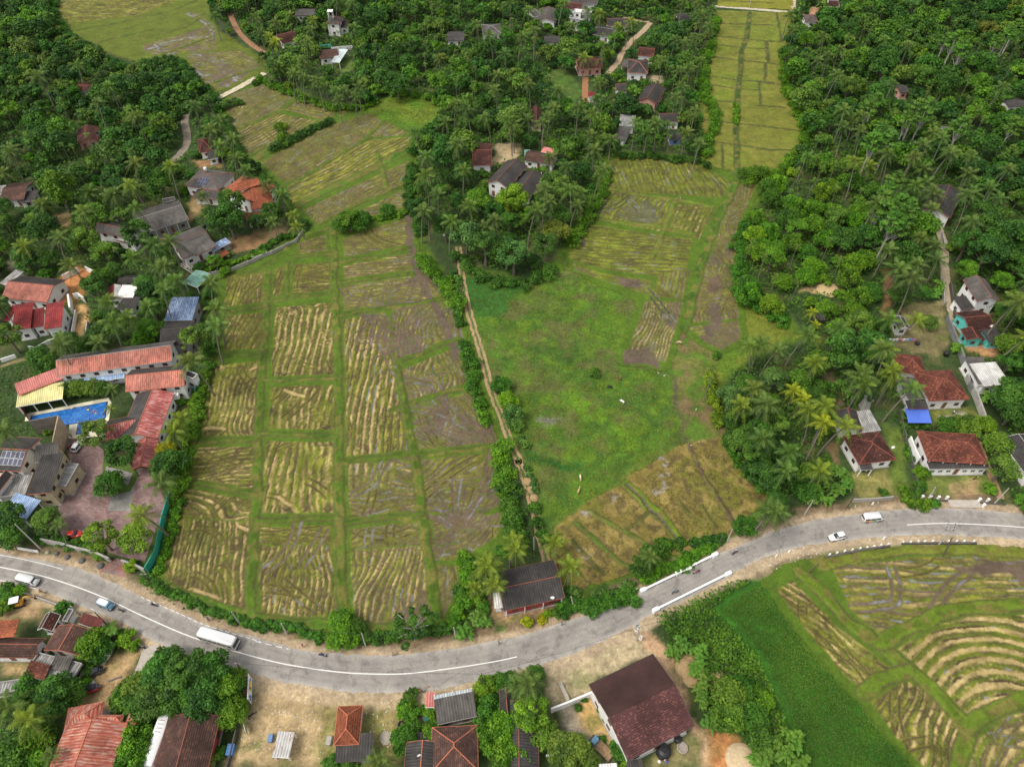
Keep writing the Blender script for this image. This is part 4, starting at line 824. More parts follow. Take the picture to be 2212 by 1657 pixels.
P(13,[(430,60),(900,100),(1120,90),(1200,80),(1100,350),(270,200),(930,30),(440,1090),(1050,120)],'banana')
P(14,[(310,230),(590,470),(640,620),(680,410),(490,500),(1110,710),(800,1010),(880,1100),(850,950),(1060,340),(1250,380),(1330,1200),(1300,1290),(1550,1260),(1800,1310),(1760,1440),(920,1370,YG),(840,1360,YG),(1370,1400),(1300,1520),(1480,1600),(1800,1600),(2000,720,1.1),(1930,1560),(570,320),(260,120),(400,1300)],'palm')
P(14,[(290,430),(410,450),(330,400),(450,700),(380,720),(600,840)],'areca')
P(14,[(1640,330,1.15),(1700,420,1.15),(1560,330),(2080,300,1.1),(1980,350),(2140,230),(1320,900,1.15),(1380,950,1.1),(1240,1000),(980,830),(920,900),(1010,1120,1.1),(1100,1150,1.1),(960,1180,1.1),(1690,1040,1.1),(2120,1040),(1420,870),(1150,1500),(1080,1590)],'slender')
P(24,[(1060,120,1.1),(1100,200,1.15),(1180,150,1.15),(1220,250,1.1),(1130,300,1.1),(1260,180),(1000,190),(1180,330)],'slender')
P(14,[(1850,690,'bright green',4.2),(1330,600,'olive green',5),(1040,480,'mid green',6),(1900,240,'rust tinged',5),(2150,60,'rust tinged',4),(760,720,'olive green',4.5),(640,960,'mid green',4.5),(420,330,'bright green',4),(250,450,'deep green',4.5),(1560,700,'deep green',5),(750,250,'deep green',5),(1300,50,'grey green',4.5),(1050,560,'mid green',5)],'tree')
P(21,[(740,60),(900,80),(650,210),(340,140),(270,270,.9),(210,490,YG),(430,440),(1170,150),(1230,490),(1100,580),(1310,680),(1470,780),(1690,820),(1320,880),(1380,640),(620,640),(880,950,1.05),(1240,980),(1740,980,1.05),(1720,1150,1.1),(900,1140,1.05),(1040,1080),(810,1300),(480,1350),(520,1250),(1620,1420,1.15),(10,980),(1720,60,.8)],'palm')
P(21,[(1880,260,'deep green',5.2),(700,450,'olive green',4.5),(780,820,'mid green',3.5),(850,740,'bright green',3.6),(1200,800,'grey green',3.2),(940,700,'mid green',3.5),(60,1240,'olive green',4),(200,590,'mid green',4),(390,600,'mid green',3.6),(1480,430,'bright green',2.4),(1230,1180,'bright green',3.6),(1180,1250,'bright green',3),(560,1290,'deep green',3.4),(680,1330,'deep green',3),(330,1400,'mid green',3.4),(380,1490,'mid green',3.2)],'tree')
P(22,[(230,60),(160,290,.8),(370,230,YG,.8),(340,320,YG,.7),(1440,210),(1520,60,.9),(1610,290),(1370,170),(1920,330),(2010,270)],'palm')
P(22,[(790,270,'bright green',4.0),(880,290,'mid green',3.4),(730,310,'mid green',3.0),(900,250,'mid green',2.6),(1110,190,'mid green',2.6),(2120,300,'mid green',4),(1860,120,'bright green',5),(2130,130,'yellow green',5),(1760,420,'grey green',5),(1920,480,'mid green',5),(2100,560,'mid green',5)],'tree')
P(23,[(370,130),(190,190),(290,230),(540,150,.9),(310,40)],'palm'); P(23,[(60,100,YG,5),(450,250,'mid green',4.5),(420,380,'rust tinged',5),(60,560,'grey green',5),(330,480,'mid green',4)],'tree')
P(23,[(2080,1310,.9),(2190,1340,.8)],'palm'); P(23,[(1720,1500),(1690,1580)],'areca'); P(23,[(720,1540,1.6),(1740,1400,1.3)],'bush')
P(24,[(960,150,1.1),(1480,70),(1790,90,1.1),(1370,420),(1460,490),(1340,640),(1500,610),(1070,520,1.1),(1160,680,1.1),(1320,760,1.1),(1090,1100),(1260,1100,YG),(1050,1290),(1090,1400,YG),(1130,1550,YG),(460,1040,YY,.55),(480,1140,YY,.45),(500,1240,YY,.55),(500,1430,YG,.9),(880,1560,1.1),(2140,890,1.3),(2180,1010,1.2),(2160,1220,YG),(20,1310),(1840,300),(1950,80)],'palm')
P(24,[(1880,250,'mid green',7),(1750,450,'deep green',5),(1900,560,'deep green',6),(2100,420,'mid green',6),(1440,262,YG,2.2),(1180,900,'deep green',3.6),(720,430,'mid green',4.5),(900,420,'mid green',4.5),(1430,1120,'grey green',2.4),(2080,1300,'olive green',3.2),(2100,1460,'mid green',3.5),(330,350,'bright green',4),(120,600,'bright green',4),(650,250,'olive green',4),(700,1180,'bright green',3.4),(850,1130,'olive green',3.6)],'tree')
P(24,[(1510,820),(1500,880)],'banana')
P(31,[(120,440,1.2),(930,120,.7),(910,290,YG,.45),(1480,380,YG),(1430,490,YG),(1320,900,1.05),(1210,1100,YG,1.05),(450,1290,.6)],'palm',s=.95)
P(31,[(800,500,'olive green',4.0),(1020,650,'deep green',4.2),(900,910,'deep green',3.3),(1390,760,'deep green',4.0),(400,1230,'olive green',3.6),(830,1350,'yellow green',3.7),(1120,1370,'yellow green',4.3),(560,120,'olive green',2.6),(660,110,'olive green',2.6),(760,110,'olive green',2.6),(840,120,'mid green',2.4),(60,1200,'mid green',4),(80,1330,'mid green',3.6)],'tree')
P(31,[(1370,650,YY,2.6),(1090,1590,YG,1.5),(390,460,'bright green',1.5),(800,1480,'bright green',1.2),(650,1400,'mid green',1.4),(820,1520,'bright green',1.0),(720,1440,'mid green',1.2),(1500,230,'bright green',1.2)],'bush')
P(32,[(2130,1400,YG,.85),(1900,1510,YG,.9),(1930,1620,YG,.9)],'palm'); P(32,[(1790,1570,'mid green',1.4),(1740,1520,'bright green',1.3),(2060,1480,'mid green',1.6)],'bush')
P(32,[(2050,90,'mid green',2.6),(2110,220,YG,2.6),(2150,340,'grey green',2.8),(2170,420,'grey green',2)],'tree')
P(33,[(410,1400,YG,.85),(520,1610,YG,.85),(50,1400,YG,.85),(1220,1530,.7),(1940,270,YG),(2110,270),(2160,1120)],'palm')
P(33,[(1980,1260,'mid green',2.6),(1120,1590,'deep green',2.6),(1850,200,'grey green',3.5),(2000,100,'mid green',3.6),(1960,560,'mid green',4),(2050,680,'mid green',4),(2100,820,'deep green',4),(1900,400,'mid green',3),(2100,500,'mid green',3.6)],'tree')
P(34,[(870,80,1.1),(1220,120),(1120,40,YG),(310,140,YY,.8),(370,210,YY,.7),(490,330,YG),(590,310,YG),(540,450,YY),(660,400,YG),(220,640),(220,800),(500,790,YG),(90,1090),(40,230),(70,480),(1110,150,.6)],'palm')
P(34,[(1730,430,'olive green',3.4),(1590,430,'mid green',2.8),(2010,590,'olive green',3.4),(2030,800,'olive green',3.8),(2100,180,'mid green',5),(2120,320,'deep green',5),(1370,820,'bright green',1.9),(130,60,'grey green',4),(350,60,'olive green',3.4),(560,140,'mid green',3.2),(60,620,'deep green',3.6),(100,900,'mid green',3.4),(380,950,'deep green',3),(1900,420,YG,2.4)],'tree')
P(34,[(700,100),(760,180),(630,770),(700,820),(560,880),(480,960),(700,950),(760,900),(430,1040),(560,1040),(650,990),(1900,200),(600,930)],'banana',s=1)
P(34,[(1050,990,1.2),(1930,950,'bright green',1.6),(1290,1010,'mid green',1.6),(1350,930,1.6),(2180,1050,'mid green',1.8),(1470,1080,'mid green',1.2)],'bush')
P(41,[(220,1290,YG,1.0),(40,1150),(380,1530,.6)],'palm')
P(41,[(1150,1010,'olive green',3.4),(1350,900,'mid green',4.2),(1550,870,'mid green',4.4),(1750,900,'mid green',4.2),(1500,1090,'mid green',4.2),(1700,1080,'deep green',4.2),(1880,990,'bright green',3.6),(1430,1000,'mid green',4),(1620,980,'bright green',4.4),(1800,1090,'mid green',3.6),(1190,1120,'deep green',3.4),(1280,1080,'mid green',3.6),(1030,1070,'olive green',2.8),(740,630,'bright green',3.0),(450,1060,'mid green',3.6),(560,1060,'mid green',3),(250,1000,'mid green',3),(1900,1180,'bright green',3.2),(280,1420,'bright green',3.2),(130,1540,'mid green',3.4),(310,1630,'bright green',3),(1110,1440,'bright green',3.2),(1070,1600,'bright green',3),(1380,760,'mid green',2.8),(1960,930,YG,2.2),(830,690,'deep green',2.4)],'tree')
P(41,[(1310,800,YY,1.8),(1040,600,YG,1.8),(1120,640,'bright green',1.2),(730,870,'mid green',1.6),(700,950,'bright green',1.2),(150,200,'bright green',1.4),(60,190,'mid green',1.8),(20,340,'bright green',2),(60,270,'mid green',2),(520,340,'mid green',1.8),(1000,560,'mid green',1),(1850,1240,'bright green',2),(1750,1600,'olive green',1.6),(1830,1530,'mid green',1.2)],'bush'); P(41,[(880,530,1.3),(330,1000)],'banana')
P(42,[(1020,1590,.8),(2190,1020,.8),(1960,80,YG,.85),(1830,150,YG,.6)],'palm'); P(42,[(1760,530,1.1),(1850,400,.9),(1900,440,.9)],'banana')
P(42,[(2010,1390,'bright green',3.4),(1960,1180,'mid green',2.6),(2110,1580,'bright green',3.2),(2190,1170,'mid green',2.4),(730,440,'bright green',2.6),(760,560,'bright green',2.8),(690,590,'bright green',2.2),(830,500,'mid green',2.2),(1490,1350,'bright green',2),(1240,1430,'mid green',2.4)],'tree'); P(42,[(1330,480,1.15)],'sparse')
P(42,[(1900,1040,YG,2.2),(1960,960,'bright green',1.8),(2060,940,'mid green',1.8),(2130,950,'mid green',1.8),(1300,1090,'mid green',1.7),(1260,1180,'bright green',1.8),(1320,1220,'mid green',1.7),(1330,1330,'mid green',1.6),(1290,1390,'bright green',1.8),(1200,1390,YG,1.4),(1460,1190,'bright green',1.4),(1400,1180,'mid green',.9),(1500,1420,'mid green',1.4),(1880,1270,'mid green',2),(1700,1180,'bright green',.6),(1860,260,'bright green',1.6),(1720,220,'mid green',1.8),(1900,330,'mid green',1.4),(1790,100,'mid green',1.6),(660,1640,'mid green',2),(790,1640,'mid green',1.8)],'bush')
P(43,[(190,1010,.9)],'palm'); P(43,[(1460,650),(1590,690),(1600,790),(1590,850),(1620,980),(1640,1080),(1620,1100),(1690,1280),(2100,1560),(1390,690)],'banana')
P(43,[(520,1530,'olive green',3.8),(640,1610,'olive green',2.6),(200,1200,YG,3.6),(300,1370,'olive green',3),(0,1330,'bright green',3.2),(60,1570,'bright green',3),(1850,1080,'olive green',3.4),(1830,1230,'olive green',3),(1950,1010,'mid green',2.6),(2040,1230,'mid green',2.8),(2100,1090,'bright green',2.4),(2070,1380,'mid green',2.8),(240,880,'mid green',1.8)],'tree')
P(43,[(20,940,'mid green',1.8),(170,460,YY,1.3),(290,440,YY,1.0),(340,390,YG,1.0),(590,1160,'deep green',.8),(640,1090,'mid green',.8),(795,1425,'mid green',.8),(930,1530,'mid green',2.0),(960,1590,YG,1.5),(770,1180,'mid green',.6),(820,1270,'mid green',.6),(400,380,'mid green',1.1),(1380,690,'mid green',1.2),(560,200,'grey green',1.4)],'bush')
P(44,[(280,1400),(230,1560),(360,1620),(320,1440),(100,1560),(20,1600),(170,1480)],'banana')
def hedge(L,r,words,gap=1.1,jit=.5,dens=1):
    q=smooth_line([G(*p,r*.8) for p in L],r*gap); rng=np.random.RandomState(int(abs(q[0][0]*7+q[0][1]*3))%9999); V_=[];Q_=[];T_=[];o=0; mx,my=q[len(q)//2]; sb=MB()
    for (x,y) in q:
        for k in range(dens):
            R=r*random.uniform(.75,1.25); C,Nn,t=crown_pts(rng,R,R*1.2,.1,int(230*R),9,.8,(.34,.5)); a,b,c=leaves(C,Nn,.34,rng,jit=.7,tone=np.clip(t+random.uniform(-.2,.2),0,1))
            dx,dy=x+random.uniform(-jit,jit)*r-mx,y+random.uniform(-jit,jit)*r-my
            V_.append(a+np.array([dx,dy,0]));Q_.append(b+o);o+=len(a);T_.append(c); sb.tube([(dx,dy,-.1),(dx,dy,R)],[.09,.04],5)
    e=put('hedge',None,None,(mx,my,0)); c=put('foliage',npmesh('foliage',np.concatenate(V_),np.concatenate(Q_),M_shrub,{'tone':np.concatenate(T_)}),e); c.color=(*tint(random.choice(words)),1); sb.build('stems',M_bark,e); VEG.append([e,'hedge',mx,my,words[0],r])
GM=['mid green','bright green','bright green']
hedge([(915,555),(940,590),(965,610),(985,660)],2.4,[YG,'bright green','mid green'],.8,.7); hedge([(985,660),(995,700)],1.2,['mid green'])
hedge([(1005,745),(1020,790),(1025,835),(1035,870)],2.0,GM,.9); hedge([(1040,880),(1055,910)],1.6,GM)
hedge([(1085,965),(1090,1000),(1090,1040)],2.1,GM,.8); hedge([(1095,1050),(1105,1100),(1115,1150),(1125,1175)],2.4,['mid green',YG,'bright green'],.8,.6)
hedge([(1150,1090),(1165,1130),(1180,1160)],1.4,['grey green','mid green'],1.0); hedge([(1140,1010),(1160,1060)],.9,['grey green'])
hedge(T(22,(1640,700),(1700,800),(1690,950),(1700,1050)),1.3,['grey green','mid green']); hedge(T(12,(150,1230),(260,1180),(420,1090),(560,1030),(620,1000)),1.8,['mid green','deep green'],.9); hedge(T(12,(210,1040),(240,1120),(250,1170)),2.2,['mid green','bright green'],.7,.6)
hedge(T(11,(1830,900),(1900,860),(1980,830)),2.0,['deep green'],.9); hedge(T(12,(0,690),(60,660)),1.6,['deep green'])
hedge(T(22,(960,260),(1040,260),(1160,240),(1260,215)),1.1,['mid green','bright green'])
hedge(T(31,(1700,0),(1680,100),(1640,250),(1600,400),(1570,520),(1530,680),(1500,850),(1470,1000)),1.7,GM+['mid green'],.65,.7)
hedge(T(31,(1485,1080),(1440,1250),(1395,1400),(1350,1520),(1305,1620)),1.0,GM+['mid green'],.7,.6)
hedge(T(21,(1740,1280),(1720,1400),(1700,1550)),1.8,['mid green'],.7);
hedge(T(41,(1220,90),(1330,170),(1500,250),(1700,340),(1900,410),(2100,470),(2209,500)),.85,GM+['mid green'],.75,.6)
hedge(T(42,(0,460),(150,480),(300,500),(450,540),(560,580)),.9,GM+['mid green'],.7,.6); hedge(T(42,(900,570),(1050,575),(1200,560),(1400,530),(1600,500),(1700,470)),1.15,GM+['mid green'],.65,.6)
hedge(T(42,(1680,430),(1720,330),(1740,200),(1750,80)),1.7,GM,.8,.8); hedge(T(32,(1720,1500),(1760,1600)),1.6,GM,.8)
hedge(T(21,(1690,690),(1850,640),(2000,600),(2200,540)),.9,[YG,'mid green']); hedge(T(22,(0,540),(100,500),(200,430),(330,400)),1.2,[YG,'mid green','bright green'],.9)
hedge(T(43,(480,200),(500,330),(620,350),(760,310),(900,270),(1050,230)),1.4,['bright green','mid green'],.8,.9,2); hedge(T(43,(700,240),(850,200),(1000,180)),1.2,['grey green','bright green'],.8,.9,1)
hedge(T(43,(1150,90),(1280,10))+T(33,(1440,1590),(1560,1500),(1700,1430)),1.2,['mid green','bright green'],.7,.6,2); hedge(T(33,(1200,1460),(1330,1400),(1430,1420)),1.8,['mid green'],.7,.6)
hedge(T(33,(1800,1340),(1700,1380),(1560,1420)),1.5,['mid green','deep green'],.8,.6); hedge(T(34,(1290,420),(1330,440),(1400,430)),1.1,['mid green'])
hedge(T(34,(1230,960),(1260,1060),(1300,1080),(1420,1070)),1.2,['mid green','bright green'],.8,.6,2); hedge(T(34,(1190,330),(1240,500),(1270,700)),1.0,['mid green'])
hedge(T(31,(1530,640),(1530,760)),1.4,GM,.7); hedge(T(31,(330,1350),(480,1390),(620,1420),(760,1440)),1.0,['mid green'],1.2)
hedge(T(13,(1900,860),(1905,960),(1900,1020)),1.1,['bright green'],.7); hedge(T(13,(1960,1440),(2060,1400),(2150,1440)),3.2,['mid green','bright green'],.55,.5)
hedge(T(33,(1690,20),(1700,120),(1720,250),(1750,400)),1.5,[YG,'bright green'],.7,.5); hedge(T(33,(120,520),(180,600)),.9,['grey green']); hedge(T(33,(1810,560),(1900,680),(2000,800),(2100,940)),1.3,['deep green','mid green'],.7,.5)
hedge(T(41,(1020,1300),(1060,1330),(1120,1380)),1.4,GM); hedge(T(41,(1200,1250),(1250,1150)),1.6,['mid green'])
for L_,r_ in ((T(12,(40,640),(150,700),(300,760),(420,800)),1.7),(T(12,(420,810),(560,850),(720,890),(880,880),(1000,840)),1.8),(T(12,(1100,760),(1250,770),(1400,790),(1550,850)),1.8),([(990,548),(1035,592),(1100,612),(1150,606),(1195,578)],2.0),([(1240,520),(1265,470),(1300,420),(1312,370)],2.0),([(890,360),(882,410),(895,460),(910,500)],1.8),([(1612,480),(1598,540),(1598,620),(1625,655),(1700,690)],2.0),([(1330,332),(1400,335),(1480,345),(1520,352)],1.7),([(1522,330),(1545,250),(1520,190),(1532,110),(1550,40)],2.0),([(1695,110),(1705,200),(1745,290),(1700,350),(1655,400)],2.0),([(485,255),(520,340),(555,385),(610,420)],1.8),([(112,5),(130,60),(200,108),(262,145)],2.2),([(310,135),(380,132),(425,178),(465,212)],2.0),([(945,262),(912,292),(895,330)],2.0)):
    hedge(L_,r_,['mid green','bright green','deep green','mid green'],.8,.7)
FOREST=[
 ('upper left wood',[(-80,-60),(105,-10),(125,50),(190,105),(260,150),(310,125),(385,120),(425,175),(470,210),(500,240),(520,320),(545,350),(610,400),(640,440),(655,480),(600,510),(500,560),(445,590),(450,640),(465,700),(445,760),(420,870),(330,770),(130,770),(60,720),(0,690),(-80,640)],['deep green','mid green','dark green','mid green','olive green','bright green'],1.0),
 ('top centre village wood',[(430,-60),(1560,-60),(1545,40),(1535,120),(1515,200),(1545,250),(1510,330),(1490,345),(1430,328),(1320,325),(1300,375),(1280,430),(1235,520),(1190,560),(1110,600),(1000,560),(985,520),(905,480),(892,440),(890,350),(912,290),(945,262),(958,220),(900,200),(830,208),(765,228),(700,210),(640,185),(575,150),(540,75),(500,60),(455,40)],['deep green','mid green','dark green','bright green','mid green','olive green'],1.0),
 ('wood on the right',[(1715,-60),(2330,-60),(2330,1100),(2140,1090),(2200,1040),(2150,880),(2090,760),(2040,700),(1930,740),(1930,800),(1850,880),(1800,960),(1820,1000),(1840,1070),(1650,1090),(1560,945),(1545,830),(1560,790),(1640,760),(1740,735),(1725,695),(1660,678),(1600,650),(1592,560),(1612,480),(1650,400),(1705,350),(1745,290),(1700,200),(1695,110)],['deep green','mid green','dark green','olive green','mid green','bright green'],1.0)]
# ================= buildings =================
def roofmat(name,base,kind='sheet',patch=None,pamt=.5,dirt=.5,rough=.85):
    m,nt,b=mat('roof_'+name); tc=N(nt,'ShaderNodeTexCoord'); sx=N(nt,'ShaderNodeSeparateXYZ'); nt.links.new(tc.outputs['Object'],sx.inputs[0])
    n=N(nt,'ShaderNodeTexNoise',i_Scale=.55,i_Detail=7.0,i_Roughness=.7); nt.links.new(tc.outputs['Object'],n.inputs[0])
    n2=N(nt,'ShaderNodeTexNoise',i_Scale=1.0,i_Detail=4.0,i_Roughness=.7); mp=N(nt,'ShaderNodeMapping')
    mp.inputs['Scale'].default_value=(4.0,.5,.5) if kind=='sheet' else (5.0,7.0,7.0); nt.links.new(tc.outputs['Object'],mp.inputs[0]); nt.links.new(mp.outputs[0],n2.inputs[0])
    dk=tuple(x*(1-dirt) for x in base); lt=tuple(min(1,x*(1+dirt*.55)) for x in base)
    c=ramp(nt,n.outputs[0],[(.30,dk),(.5,base),(.70,lt)]).outputs[0]
    c=mixc(nt,c,ramp(nt,n2.outputs[0],[(.3,.72),(.7,1.28)]).outputs[0],1.0,'MULTIPLY')
    if patch:
        if kind=='sheet':
            pm=ramp(nt,n2.outputs[0],[(.62-pamt*.2,0),(.72-pamt*.2,1)])
        else:
            v=N(nt,'ShaderNodeTexWhiteNoise',noise_dimensions='2D'); sn=N(nt,'ShaderNodeVectorMath',operation='SNAP'); sn.inputs[1].default_value=(.34,.24,.24); nt.links.new(tc.outputs['Object'],sn.inputs[0]); nt.links.new(sn.outputs[0],v.inputs['Vector'])
            ad=N(nt,'ShaderNodeMath',operation='ADD'); nt.links.new(v.outputs['Value'],ad.inputs[0]); nt.links.new(n.outputs[0],ad.inputs[1]); pm=ramp(nt,mathdiv(nt,ad.outputs[0],2),[(.76-pamt*.33,0),(.90-pamt*.33,.8)])
        c=mixc(nt,c,patch,pm.outputs[0])
    oi=N(nt,'ShaderNodeObjectInfo'); c=mixc(nt,c,ramp(nt,oi.outputs['Random'],[(0,.78),(1,1.2)]).outputs[0],1.0,'MULTIPLY')
    n5=N(nt,'ShaderNodeTexNoise',i_Scale=.18,i_Detail=3.0); nt.links.new(tc.outputs['Object'],n5.inputs[0]); c=mixc(nt,c,ramp(nt,n5.outputs[0],[(.35,.72),(.65,1.2)]).outputs[0],1.0,'MULTIPLY')
    w=N(nt,'ShaderNodeTexWave',bands_direction='X' if kind=='sheet' else 'Y',i_Scale=.62 if kind=='sheet' else .9,i_Distortion=.4 if kind!='sheet' else 0.0); nt.links.new(tc.outputs['Object'],w.inputs[0])
    c=mixc(nt,c,ramp(nt,w.outputs[0],[(0,.72),(1,1.12)]).outputs[0],1.0,'MULTIPLY')
    nt.links.new(c,b.inputs['Base Color']); b.inputs['Roughness'].default_value=rough; b.inputs['Specular IOR Level'].default_value=.3
    bp=N(nt,'ShaderNodeBump',i_Strength=.6,i_Distance=.06); nt.links.new(w.outputs[0],bp.inputs['Height']); nt.links.new(bp.outputs[0],b.inputs['Normal'])
    return m
def mathdiv(nt,s,k):
    d=N(nt,'ShaderNodeMath',operation='DIVIDE'); nt.links.new(s,d.inputs[0]); d.inputs[1].default_value=k; return d.outputs[0]
RM={
 'dark':roofmat('dark_tile',(.062,.024,.019),'tile',(.24,.08,.04),.36),
 'brown':roofmat('brown_tile',(.085,.045,.035),'tile',(.24,.10,.05),.30),
 'red':roofmat('red_tile',(.120,.036,.024),'tile',(.33,.12,.06),.42),
 'orange':roofmat('orange_tile',(.34,.10,.045),'tile',(.10,.04,.025),.45),
 'maroon':roofmat('maroon_tile',(.062,.030,.026),'tile',(.066,.032,.028),.1,.12),
 'maroonworn':roofmat('worn_maroon_tile',(.088,.036,.034),'tile',(.23,.09,.07),.42,.3),
 'grey':roofmat('grey_sheet',(.105,.095,.085),'sheet',None,.5,.4),
 'dgrey':roofmat('dark_grey_sheet',(.062,.056,.052),'sheet',None,.5,.4),
 'lgrey':roofmat('light_grey_sheet',(.30,.29,.27),'sheet',(.5,.5,.48),.5,.4),
 'pink':roofmat('faded_pink_sheet',(.56,.20,.145),'sheet',(.26,.12,.09),.62,.5),
 'coral':roofmat('coral_sheet',(.62,.22,.19),'sheet',None,.3,.2),
 'pinkmoss':roofmat('weathered_red_sheet',(.42,.10,.085),'sheet',(.62,.36,.33),.55,.45),
 'redtin':roofmat('red_tin',(.27,.036,.036),'sheet',(.12,.03,.03),.45,.55),
 'redor':roofmat('red_orange_sheet',(.46,.13,.085),'sheet',(.48,.32,.25),.6,.45),
 'white':roofmat('white_sheet',(.78,.76,.72),'sheet',None,.3,.12),
 'rusty':roofmat('rusty_white_sheet',(.72,.70,.66),'sheet',(.25,.08,.03),.35,.15),
 'blue':roofmat('blue_sheet',(.20,.29,.48),'sheet',(.48,.56,.70),.55,.35),
 'lblue':roofmat('pale_blue_sheet',(.28,.40,.62),'sheet',(.6,.66,.75),.4,.3),
 'green':roofmat('green_sheet',(.20,.42,.33),'sheet',(.4,.55,.47),.4,.2),
 'yellow':roofmat('yellow_sheet',(.66,.60,.27),'sheet',None,.3,.15),
 'silver':roofmat('silver_sheet',(.50,.55,.56),'sheet',None,.3,.2),
 'rust':roofmat('rust_brown_sheet',(.13,.035,.03),'sheet',None,.3,.3)}
WM={'white':plain('white_wall',(.86,.85,.82),.85,.06,.8),'cream':plain('cream_wall',(.60,.50,.32),.85,.2,.8),'grey':plain('cement_wall',(.30,.28,.26),.9,.25,.9),'pink':plain('pink_wall',(.62,.32,.27),.85,.15,.8),
 'turq':plain('turquoise_wall',(.12,.55,.48),.8,.12,.8),'red':plain('red_wall',(.36,.055,.05),.8,.2,.8),'dark':plain('dark_wall',(.10,.09,.08),.9,.3,.9),'tan':plain('tan_wall',(.42,.32,.20),.9,.25,.9),'blue':plain('blue_wall',(.15,.25,.5),.8,.2,.8)}
TM={'red':plain('red_trim',(.30,.085,.055),.7,.25,2.0),'white':plain('white_trim',(.80,.79,.76),.7,.1,2.0),'orange':plain('orange_trim',(.55,.17,.09),.7,.2,2.0),'dark':plain('dark_trim',(.09,.07,.06),.8,.2,2.0),'grey':plain('grey_trim',(.35,.33,.31),.8,.2,2.0)}
GL=glassy('window_glass',(.035,.045,.055)); FRM=plain('window_frame_brown',(.13,.05,.035),.6,.1); FRW=plain('window_frame_white',(.75,.75,.72),.6,.1); DOORM=plain('door_wood',(.20,.09,.05),.6,.2); CONC=plain('concrete',(.38,.36,.33),.9,.25,.8,bump=.2); TANKM=plain('black_tank_plastic',(.02,.02,.022),.45,.1); METAL=plain('galvanised_steel',(.45,.46,.47),.4,.1,2,.6)
_wm={}
def winmesh(w,h,brown=True):
    k=(round(w,1),round(h,1),brown)
    if k not in _wm:
        f=MB()
        for a in ((-w/2,-w/2+.09,-h/2,h/2),(w/2-.09,w/2,-h/2,h/2)): f.box(a[0],a[1],-.09,0,a[2],a[3])
        for a in ((-w/2+.09,w/2-.09,-h/2,-h/2+.09),(-w/2+.09,w/2-.09,h/2-.09,h/2)): f.box(a[0],a[1],-.085,0,a[2],a[3])
        f.box(-.035,.035,-.075,0,-h/2+.09,h/2-.09)
        p=MB(); p.box(-w/2+.09,w/2-.09,-.05,0.02,-h/2+.09,h/2-.09)
        d=MB();
        _wm[k]=(f.mesh('window',FRM if brown else FRW),p.mesh('pane',GL))
    return _wm[k]
_dm={}
def doormesh():
    if 'd' not in _dm:
        _dm['d']=(MB().box(-.5,.5,-.07,.02,0,2.1).mesh('door',DOORM),MB().box(.34,.40,-.12,-.07,.95,1.1).mesh('handle',METAL))
    return _dm['d']
def frame(rc,A,B,C,ze,ridge):
    pts=[GT(rc,*p,ze) for p in (A,B,C)]
    a,b,c=[Vector(p) for p in pts]; ux=(b-a); L=ux.length; ux/=L; uy=Vector((-ux.y,ux.x)); W=max(1.0,(c-b).dot(uy)); sk=(c-b).dot(ux)
    cen=a+ux*(L/2)+uy*(W/2)+ux*(sk/2)
    ang=math.atan2(ux.y,ux.x)
    if ridge=='y': ang+=PI/2; L,W=W,L
    return cen,ang,L,W
